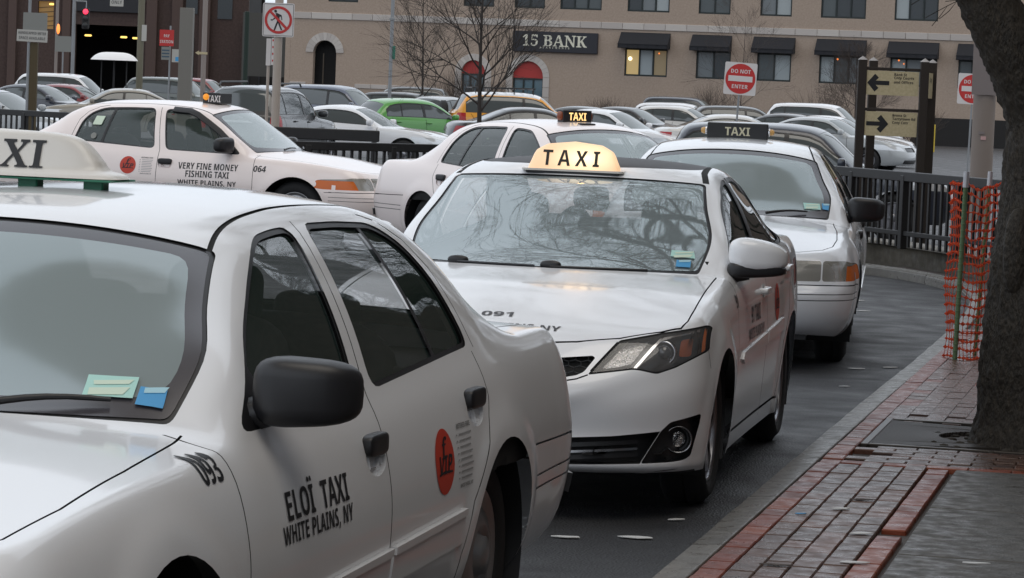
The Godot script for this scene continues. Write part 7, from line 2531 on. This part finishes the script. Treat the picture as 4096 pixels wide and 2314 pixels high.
# the round operators' badge with its script and the printed fares beside it
func badge(o: Node3D, body: Shell, at: Vector2, left: bool, r: float) -> void:
	var f := -1.0 if left else 1.0
	decal(o, "badge", body, flat_skin(disc(r, 36)), at, SIDE, left, M.logo_red, 0, 0, 0.002)
	decal(o, "badge_script", body, text_skin("VIP", r * 0.55, "Droid Sans", 700, 1.15), at + Vector2(0, -r * 0.08), SIDE, left, M.ink, 0.35, 0, 0.0035)
	decal(o, "badge_script", body, text_skin("f", r * 0.62, "Droid Serif", 700, 1.2), at + Vector2(0, r * 0.42), SIDE, left, M.ink, 0.3, 0, 0.0035)
	decal(o, "badge_script", body, flat_skin(strip([Vector2(-r * 0.72, -r * 0.36), Vector2(-r * 0.2, -r * 0.30), Vector2(r * 0.7, -r * 0.34)], r * 0.07)), at, SIDE, left, M.ink, 0, 0, 0.0035)
	var c := at + Vector2(f * (r + 0.13), 0)
	decal(o, "fare_heading", body, text_skin("METERED FARE", r * 0.15, "Droid Sans", 700, 1.0), c + Vector2(0, r * 0.92), SIDE, left, M.ink_soft)
	var sl := Shell.new()
	for j in 8:
		var w := 0.075 - 0.02 * ((j * 37) % 5) / 5.0
		sl.add(flat_skin(strip([Vector2(-0.09, r * (0.66 - j * 0.19)), Vector2(-0.075, r * (0.66 - j * 0.19))], r * 0.05)))
		sl.add(flat_skin(strip([Vector2(-0.06, r * (0.66 - j * 0.19)), Vector2(w, r * (0.66 - j * 0.19))], r * 0.05)))
	decal(o, "fare_lines", body, sl, c, SIDE, left, M.ink_faint)
	decal(o, "fare_footer", body, text_skin("WHITE PLAINS, NY", r * 0.12, "Droid Sans", 700, 0.95), c + Vector2(0, -r * 0.92), SIDE, left, M.ink_soft)

func stickers(o: Node3D, gl: Shell, mint: PackedVector2Array, blue: PackedVector2Array) -> void:
	var half := gl.copy()
	for e in [[mint, M.sticker_mint, "inspection_sticker", M.sticker_pale], [blue, M.sticker_blue, "registration_sticker", M.sticker_sky]]:
		var s: Shell = half.copy().cut(e[0], PARAM, null, false)
		var m := put(e[2], s.inset(-0.004).mirrored().mesh(), e[1], o)
		var lo: Vector2 = e[0][0]
		var hi := lo
		for v in e[0]:
			lo = lo.min(v); hi = hi.max(v)
		var sz := hi - lo
		var inner := Shell.new()
		for k in ([[0.25, 0.42], [0.55, 0.85]] if e[2] == "inspection_sticker" else [[0.08, 0.32]]):
			inner.add(half.copy().cut(poly([lo.x + sz.x * k[0], lo.y + sz.y * 0.15, lo.x + sz.x * k[0], hi.y - sz.y * 0.15, lo.x + sz.x * k[1], hi.y - sz.y * 0.2, lo.x + sz.x * k[1], lo.y + sz.y * 0.2]), PARAM, null, false).inset(-0.0055).mirrored())
		put("print", inner.mesh(), e[3], m)

func cabs() -> void:
	M.ink_dark = mat(lin(0.05, 0.05, 0.055), 0.5)
	M.ink_lit = mat(lin(0.012, 0.008, 0.005), 0.5)
	M.amber_glow = lamp(lin(0.7, 0.25, 0.02), lin(1.0, 0.36, 0.02), 0.35)
	M.amber_pale = mat(lin(0.62, 0.36, 0.12), 0.2)
	M.taxi_glow = lamp(lin(0.8, 0.6, 0.3), lin(1.0, 0.62, 0.22), 0.9)
	M.sign_lit = lamp(lin(0.7, 0.6, 0.45), Color.WHITE, 1.0)
	var gi := Image.create(128, 64, false, Image.FORMAT_RGBAF)
	for y in 64:
		for x in 128:
			var dd := Vector2((x - 78.0) / 42.0, (y - 36.0) / 30.0).length()
			var k := clampf(1.0 - dd * 0.62, 0.0, 1.0)
			var e := lerpf(0.42, 1.25, k * k)
			gi.set_pixel(x, y, Color(e * 1.0, e * lerpf(0.50, 0.80, k), e * lerpf(0.20, 0.48, k)))
	M.sign_lit.emission_texture = ImageTexture.create_from_image(gi)
	M.sign_lit.emission_operator = BaseMaterial3D.EMISSION_OP_MULTIPLY
	M.ink_faint = mat(lin(0.30, 0.30, 0.30), 0.6)
	M.sticker_pale = mat(lin(0.62, 0.74, 0.60), 0.5)
	M.sticker_sky = mat(lin(0.38, 0.62, 0.70), 0.5)
	build_cv()
	build_sd()
	var c := cv_spec()
	var group := "taxis waiting in the rank"
	# 1: the nearest
	var a := cab("taxi", "nearest white taxi, lettered ELOÏ TAXI and 093, with a plain white roof sign", Vector3(-1.318, 0, -9.06), deg_to_rad(-104.83), cv_parts, c, M.white, M.shield_wet)
	decal(a, "lettering", cv_side, text_skin("093", 0.062, "Droid Sans", 700, 0.95), Vector2(1.088, 0.878), SIDE, true, M.ink, 0.12)
	decal(a, "lettering", cv_side, text_skin("ELOÏ  TAXI", 0.072, "Droid Sans", 700, 1.02), Vector2(0.42, 0.752), SIDE, true, M.ink)
	decal(a, "lettering", cv_side, text_skin("WHITE PLAINS, NY", 0.046, "Droid Sans", 700, 1.0), Vector2(0.435, 0.668), SIDE, true, M.ink)
	badge(a, cv_side, Vector2(-0.748, 0.712), true, 0.098)
	stickers(a, cv_glass, poly([0.732, 2.368, 0.743, 2.212, 0.812, 2.195, 0.80, 2.35]), poly([0.772, 2.192, 0.785, 2.105, 0.843, 2.088, 0.834, 2.178]))
	var s1 := layered([[0.0, 0.375, 0.10], [0.012, 0.36, 0.09], [0.02, 0.325, 0.075], [0.05, 0.30, 0.062], [0.085, 0.27, 0.05], [0.11, 0.235, 0.04], [0.124, 0.17, 0.028], [0.129, 0.05, 0.012], [0.13, 0.0, 0.0]], 0.42)
	var sx := at3(-0.12, 1.528, 0.19)
	var sg := put("roof_sign", sign_mesh(s1), M.sign_plastic, a, sx)
	put("lettering", on_skin(s1, text_skin("TAXI", 0.078, "Droid Serif", 700, 1.12), Vector2(0, 0.062), FRONT, true, 0.003).mesh(), M.ink, sg)
	var ge := MB.new()
	ge.box(Vector3(0.19, 0.006, 0.74), at3(0, -0.005, 0), 0.002)
	for e in [-0.3, -0.1, 0.1, 0.3]: ge.box(Vector3(0.05, 0.05, 0.06), at3(0.03, -0.03, e), 0.004)
	put("sign_gasket", ge.mesh(), M.green_edge, sg)
	# 2: the newer saloon with its lit sign
	var s := cab("taxi", "white modern saloon taxi 091 with a lit yellow roof sign, in the middle", Vector3(0.335, 0, -15.9), deg_to_rad(-100.8), sd_parts, sd_spec(), M.white, M.shield, "split", M.alloy)
	var whole := sd_side.both()
	for e in [["091", 0.050, 1.35, 1.945], ["WHITE PLAINS NY", 0.045, 1.12, 2.06]]: decal(s, "lettering", whole, text_skin(e[0], e[1], "Droid Sans", 700, e[2]), Vector2(e[3], 0.03), TOP, false, M.ink_dark)
	decal(s, "lettering", sd_side, text_skin("91", 0.060, "Droid Sans", 700, 1.0), Vector2(0.87, 0.880), SIDE, true, M.ink)
	decal(s, "lettering", sd_side, text_skin("91 TAXI", 0.078, "Droid Sans", 700, 0.95), Vector2(0.16, 0.785), SIDE, true, M.ink)
	decal(s, "lettering", sd_side, text_skin("WHITE PLAINS NY", 0.05, "Droid Sans", 700, 1.08), Vector2(0.145, 0.695), SIDE, true, M.ink_dark)
	badge(s, sd_side, Vector2(-0.735, 0.785), true, 0.095)
	stickers(s, sd_glass, poly([0.584, 2.27, 0.600, 2.135, 0.658, 2.108, 0.632, 2.262]), poly([0.664, 2.214, 0.678, 2.125, 0.735, 2.11, 0.727, 2.198]))
	var wave := func(p: Vector3, k: float) -> Vector3:
		var z := absf(p.z)
		var h := 1.0 - 0.06 * smoothstep(0.045, 0.085, z) - 0.09 * smoothstep(0.12, 0.175, z)
		return Vector3(p.x, p.y * lerpf(1.0, h, smoothstep(0.45, 0.9, k)), p.z)
	var s2 := layered([[0.0, 0.228, 0.075], [0.02, 0.222, 0.070], [0.05, 0.21, 0.058], [0.09, 0.195, 0.042], [0.11, 0.187, 0.034], [0.126, 0.17, 0.026], [0.136, 0.14, 0.016], [0.141, 0.06, 0.006], [0.142, 0.0, 0.0]], 0.38, wave)
	var x2 := at3(0.115, 1.432, 0.03, 0, 0, 0)
	var lit := put("roof_sign", sign_mesh(s2), M.sign_lit, s, x2)
	put("lettering", on_skin(s2, text_skin("T A X I", 0.074, "Droid Sans", 700, 0.92), Vector2(0.01, 0.060), FRONT, true, 0.003).mesh(), M.ink_lit, lit)
	var fl := MB.new()
	fl.prism(rounded(PackedVector2Array([Vector2(-0.252, -0.085), Vector2(0.252, -0.085), Vector2(0.252, 0.085), Vector2(-0.252, 0.085)]), 0.03), -0.004, 0.006, Transform3D(Basis(Vector3(0, 0, 1), Vector3(1, 0, 0), Vector3.UP), Vector3.ZERO))
	put("sign_base", fl.mesh(), M.sign_plastic, lit)
	var rub := MB.new()
	rub.box(Vector3(0.16, 0.012, 0.46), at3(0, -0.009, 0), 0.003)
	put("sign_gasket", rub.mesh(), M.trim, lit)
	var bulb := OmniLight3D.new()
	bulb.name = "roof_sign_light"
	bulb.light_color = Color(1.0, 0.72, 0.36)
	bulb.light_energy = 0.03
	bulb.light_size = 0.06
	bulb.omni_range = 12.0
	bulb.omni_attenuation = 2.0
	bulb.shadow_enabled = true
	bulb.position = Vector3(0.0, 0.065, -0.03)
	lit.add_child(bulb)
	# 3: behind it, with the black box sign
	var e3 := cab("taxi", "white taxi with a black box sign on its roof, behind the lit one", Vector3(1.62, 0, -24.034), deg_to_rad(-96.825), cv_parts, c, M.white, M.shield_wet)
	stickers(e3, cv_glass, poly([0.725, 2.30, 0.738, 2.15, 0.795, 2.13, 0.785, 2.28]), poly([0.735, 2.13, 0.745, 2.05, 0.80, 2.035, 0.79, 2.115]))
	decal(e3, "lettering", cv_side, text_skin("TAXI", 0.07, "Droid Sans", 700, 1.0), Vector2(0.42, 0.752), SIDE, true, M.ink)
	box_sign(e3, at3(-0.32, 1.492, 0.0), 0.455, 0.125, 0.12, 0.062, M.taxi_cream, 1.0)
	# 4: the one with the small glowing sign
	var t4 := cab("taxi", "cream white taxi with a small black sign glowing TAXI, second in the back row", Vector3(0.645, 0, -32.27), deg_to_rad(-58.1), cv_parts, c, M.cream, M.shield_wet)
	box_sign(t4, at3(-0.02, 1.484, 0.09), 0.34, 0.125, 0.11, 0.075, M.taxi_glow, 0.9, M.amber_glow)
	var pk := MB.new()
	pk.lump(Vector3(0.05, 0.012, 0.09), 0.5, 0.5, at3(0.22, 1.475, 0.1))
	put("aerial", pk.mesh(), M.trim, t4)
	# 5: 064
	var t5 := cab("taxi", "cream white taxi 064, lettered VERY FINE MONEY FISHING TAXI, at the left", Vector3(-3.563, 0, -37.165), deg_to_rad(-18.07), cv_parts, c, M.cream, M.shield_wet)
	decal(t5, "lettering", cv_side, text_skin("064", 0.066, "Droid Sans", 700, 1.0), Vector2(1.045, 0.79), SIDE, false, M.ink, 0.1)
	decal(t5, "lettering", cv_side, text_skin("VERY FINE MONEY", 0.070, "Droid Sans", 700, 0.84), Vector2(0.42, 0.788), SIDE, false, M.ink)
	decal(t5, "lettering", cv_side, text_skin("FISHING TAXI", 0.070, "Droid Sans", 700, 0.84), Vector2(0.42, 0.70), SIDE, false, M.ink)
	decal(t5, "lettering", cv_side, text_skin("WHITE PLAINS, NY", 0.055, "Droid Sans", 700, 1.05), Vector2(0.42, 0.60), SIDE, false, M.ink)
	badge(t5, cv_side, Vector2(-0.56, 0.765), false, 0.098)
	var vis := cv_side.copy().cut(strip([Vector2(-0.16, 1.40), Vector2(0.05, 1.388), Vector2(0.16, 1.35), Vector2(0.31, 1.27), Vector2(0.47, 1.175), Vector2(0.60, 1.085)], 0.05), SIDE, null, false)
	put("rain_visor", vis.inset(-0.022).add(vis.walls(-0.022)).mesh(), M.trim, t5)
	put("window_notice", cv_side.copy().cut(poly([-1.10, 1.20, -0.99, 1.20, -0.97, 1.30, -1.08, 1.30]), SIDE, null, false).inset(-0.002).mesh(), M.sticker_pale, t5)
	put("window_notice", cv_side.copy().cut(disc(0.035, 16, Vector2(-1.05, 1.075)), SIDE, null, false).inset(-0.002).mesh(), M.sign_grey, t5)
	var b5 := MB.new()
	b5.box(Vector3(0.21, 0.125, 0.36), Transform3D(), 0.006)
	var sg5 := put("roof_sign", b5.mesh(), M.trim, t5, at3(0.10, 1.55, 0.02))
	put("lettering", text_skin("TAXI", 0.075, "Droid Sans", 700, 0.72).moved(Vector3(0.035, -0.005, 0.1825)).mesh(), M.sign_white, sg5)
	var lm := MB.new()
	lm.lathe([Vector2(0.038, -0.004), Vector2(0.036, 0.01), Vector2(0.02, 0.018), Vector2(0.001, 0.02)], Transform3D(Basis(Vector3.RIGHT, PI / 2), Vector3(-0.062, 0.012, 0.18)), 20)
	put("amber_lamp", lm.mesh(), M.amber_glow, sg5)

# a black box sign across the roof, lettered in front, a round lamp at each end
func box_sign(o: Node3D, x: Transform3D, w: float, h: float, d: float, cap: float, m: Material, sq: float, ends: Material = null) -> void:
	var b := MB.new()
	b.box(Vector3(d, h, w), at3(0, h / 2, 0), 0.006)
	var sg := put("roof_sign", b.mesh(), M.trim, o, x)
	put("lettering", text_skin("TAXI", cap, "Droid Sans", 700, sq).mesh(), m, sg, Transform3D(Basis(Vector3.UP, PI / 2), Vector3(d / 2 + 0.0025, h * 0.50, 0)))
	var base := MB.new()
	base.box(Vector3(d * 1.1, 0.012, w * 1.04), at3(0, -0.005, 0), 0.003)
	put("sign_base", base.mesh(), M.black, sg)
	for s in [1.0, -1.0]:
		var lm := MB.new()
		if ends == null:
			lm.lathe([Vector2(0.026, 0.0), Vector2(0.030, 0.014), Vector2(0.026, 0.016)], Transform3D(Basis(Vector3.RIGHT, s * PI / 2), Vector3(0.02, h * 0.5, s * w / 2)), 20)
			put("lamp_ring", lm.mesh(), M.chrome, sg)
			var l2 := MB.new()
			l2.lathe([Vector2(0.025, 0.01), Vector2(0.024, 0.032), Vector2(0.018, 0.046), Vector2(0.001, 0.05)], Transform3D(Basis(Vector3.RIGHT, s * PI / 2), Vector3(0.02, h * 0.5, s * w / 2)), 20)
			put("amber_lamp", l2.mesh(), M.amber_pale, sg)
		else:
			lm.lump(Vector3(d * 0.42, h * 0.36, 0.02), 0.6, 0.6, at3(0, h * 0.52, s * w / 2))
			put("amber_lamp", lm.mesh(), M.amber_dim, sg)
# ---------------------------------------------------------------- the car park behind the railings
func parked() -> void:
	var P := func(r: float, g: float, b: float) -> Material: return paint(lin(r, g, b), 0.0, 0.06)
	var C := {"white": P.call(0.72, 0.73, 0.75), "silver": P.call(0.36, 0.38, 0.39), "beige": P.call(0.27, 0.245, 0.205), "steel": P.call(0.075, 0.095, 0.125), "green_grey": P.call(0.085, 0.10, 0.095), "red": P.call(0.20, 0.018, 0.022), "black": P.call(0.012, 0.013, 0.016), "graphite": P.call(0.018, 0.02, 0.022), "green": P.call(0.075, 0.30, 0.045), "yellow": P.call(0.72, 0.30, 0.008), "navy": P.call(0.02, 0.026, 0.042), "pearl": P.call(0.56, 0.55, 0.53), "blue_grey": P.call(0.11, 0.13, 0.18)}
	var s := "cars parked in the car park"
	# [kind, name, label, photo x at centre (from -1 left to 1 right), depth, heading, colour]
	var L := [
		["wagon", "dark blue grey estate car with black mirror at the left edge", -1.10, 86.0, -14.0, "steel"],
		["suv", "white people carrier behind the wooden sign post", -0.86, 113.0, -8.0, "white"],
		["saloon", "dark saloon with a white bonnet edge in front of the red saloon", -0.93, 97.0, -16.0, "navy"],
		["saloon", "red saloon seen between the white people carrier and the beige saloon", -0.865, 105.0, -14.0, "red"],
		["saloon", "silver saloon in the left corner just behind the railing", -1.02, 72.0, -22.0, "silver"],
		["saloon", "beige saloon facing left, parked side on with alloy wheel in view", -0.79, 94.0, 184.0, "beige"],
		["suv", "grey green SUV with pale roof rack behind the beige saloon", -0.655, 122.0, -12.0, "green_grey"],
		["suv", "dark red SUV behind the steel column", -0.61, 131.0, -14.0, "red"],
		["saloon", "dark saloon right of the red SUV", -0.555, 140.0, -18.0, "graphite"],
		["suv", "blue grey SUV right of the dark SUV, facing right", -0.335, 98.0, -20.0, "blue_grey"],
		["suv", "black SUV far back below the lamp post", -0.245, 126.0, 176.0, "black"],
		["wagon", "dark estate car far back left of the green hatchback", -0.20, 118.0, -16.0, "graphite"],
		["hatch", "bright green hatchback seen from behind", -0.195, 85.0, 33.0, "green"],
		["hatch", "small silver hatchback behind the green one", -0.14, 108.0, 62.0, "silver"],
		["coupe", "white coupe with dark windows just behind the railing", -0.315, 74.0, -14.0, "white"],
		["saloon", "black saloon with its tail light on, in front of the yellow SUV", 0.045, 80.0, 12.0, "black"],
		["saloon", "white saloon with its bonnet towards the pale roof lamp", 0.185, 84.0, -26.0, "white"],
		["saloon", "dark saloon with bright window line behind the white one", 0.15, 94.0, -18.0, "graphite"],
		["saloon", "black saloon with silver screen pillar right of centre", 0.225, 100.0, -22.0, "black"],
		["suv", "dark blue van far back under the bare shrubs", 0.345, 128.0, -12.0, "navy"],
		["wagon", "white estate car with roof rails below the dark blue van", 0.335, 118.0, -8.0, "white"],
		["hatch", "pale small car left of the black SUV with red tail lights", 0.325, 104.0, -14.0, "pearl"],
		["wagon", "black SUV with tall red tail lights behind the pearl saloon", 0.455, 112.0, 5.0, "black"],
		["saloon", "pearl white saloon seen from its side and tail", 0.44, 84.0, 5.0, "pearl"],
		["suv", "white SUV far right behind the direction board", 0.615, 106.0, -14.0, "white"],
		["saloon", "dark saloon in front of the white SUV, left of the direction board", 0.55, 98.0, -18.0, "graphite"],
		["saloon", "silver white saloon with slanted headlight by the direction board's left post", 0.61, 88.0, -24.0, "silver"],
		["suv", "dark people carrier close behind the railing on the right", 0.572, 51.0, -8.0, "navy"],
		["saloon", "white saloon nose seen between the direction board's posts", 0.625, 95.0, -12.0, "white"],
	]
	for e in L:
		var x: float = e[2] * e[3] * 0.15875 + 0.0
		far_car(e[0], "parked_car", e[1], x, -e[3], e[4], C[e[5]], s, M.alloy)
	# the dark SUV seen from behind
	var ex := far_car("suv", "parked_car", "dark grey SUV seen from behind, with red lamps, left of the crossed out walker", -5.35, -70.0, 76.0, C.graphite, s, M.alloy)
	for sg in [-1.0, 1.0]:
		var r := MB.new()
		r.tube([Vector3(-1.8, 1.72, sg * 0.6), Vector3(-1.7, 1.80, sg * 0.6), Vector3(0.0, 1.82, sg * 0.6), Vector3(0.1, 1.75, sg * 0.6)], [0.02, 0.022, 0.022, 0.02], 6)
		put("roof_rail", r.mesh(), M.trim, ex)
	var tr := MB.new()
	tr.box(Vector3(0.03, 0.05, 1.0), at3(-2.44, 0.98, 0), 0.01)
	put("tailgate_strip", tr.mesh(), M.headlamp_far, ex)
	# the yellow off-roader with white roof, spare wheel and rack
	var fj := far_car("suv", "parked_car", "yellow off-roader with white roof and a spare wheel on its back", 0.35, -92.0, 9.0, C.yellow, s, M.alloy, C.white)
	var sw := MB.new()
	sw.lathe([Vector2(0.001, 0.13), Vector2(0.2, 0.13), Vector2(0.3, 0.12), Vector2(0.38, 0.08), Vector2(0.385, -0.05), Vector2(0.3, -0.1), Vector2(0.001, -0.1)], Transform3D(Basis(Vector3(0, 0, 1), PI / 2), Vector3(-2.52, 1.08, 0.0)), 28)
	put("spare_wheel", sw.mesh(), M.tyre, fj)
	var rk := MB.new()
	for sg in [-1.0, 1.0]: rk.tube([Vector3(-1.8, 1.86, sg * 0.58), Vector3(0.0, 1.88, sg * 0.58)], [0.02, 0.02], 6)
	for i in 8: rk.tube([Vector3(-1.8 + i * 0.25, 1.85, -0.58), Vector3(-1.8 + i * 0.25, 1.85, 0.58)], [0.014, 0.014], 5)
	for sg in [-1.0, 1.0]:
		for i in 4: rk.tube([Vector3(-1.7 + i * 0.55, 1.70, sg * 0.56), Vector3(-1.7 + i * 0.55, 1.87, sg * 0.58)], [0.015, 0.015], 5)
	put("roof_rack", rk.mesh(), M.trim, fj)
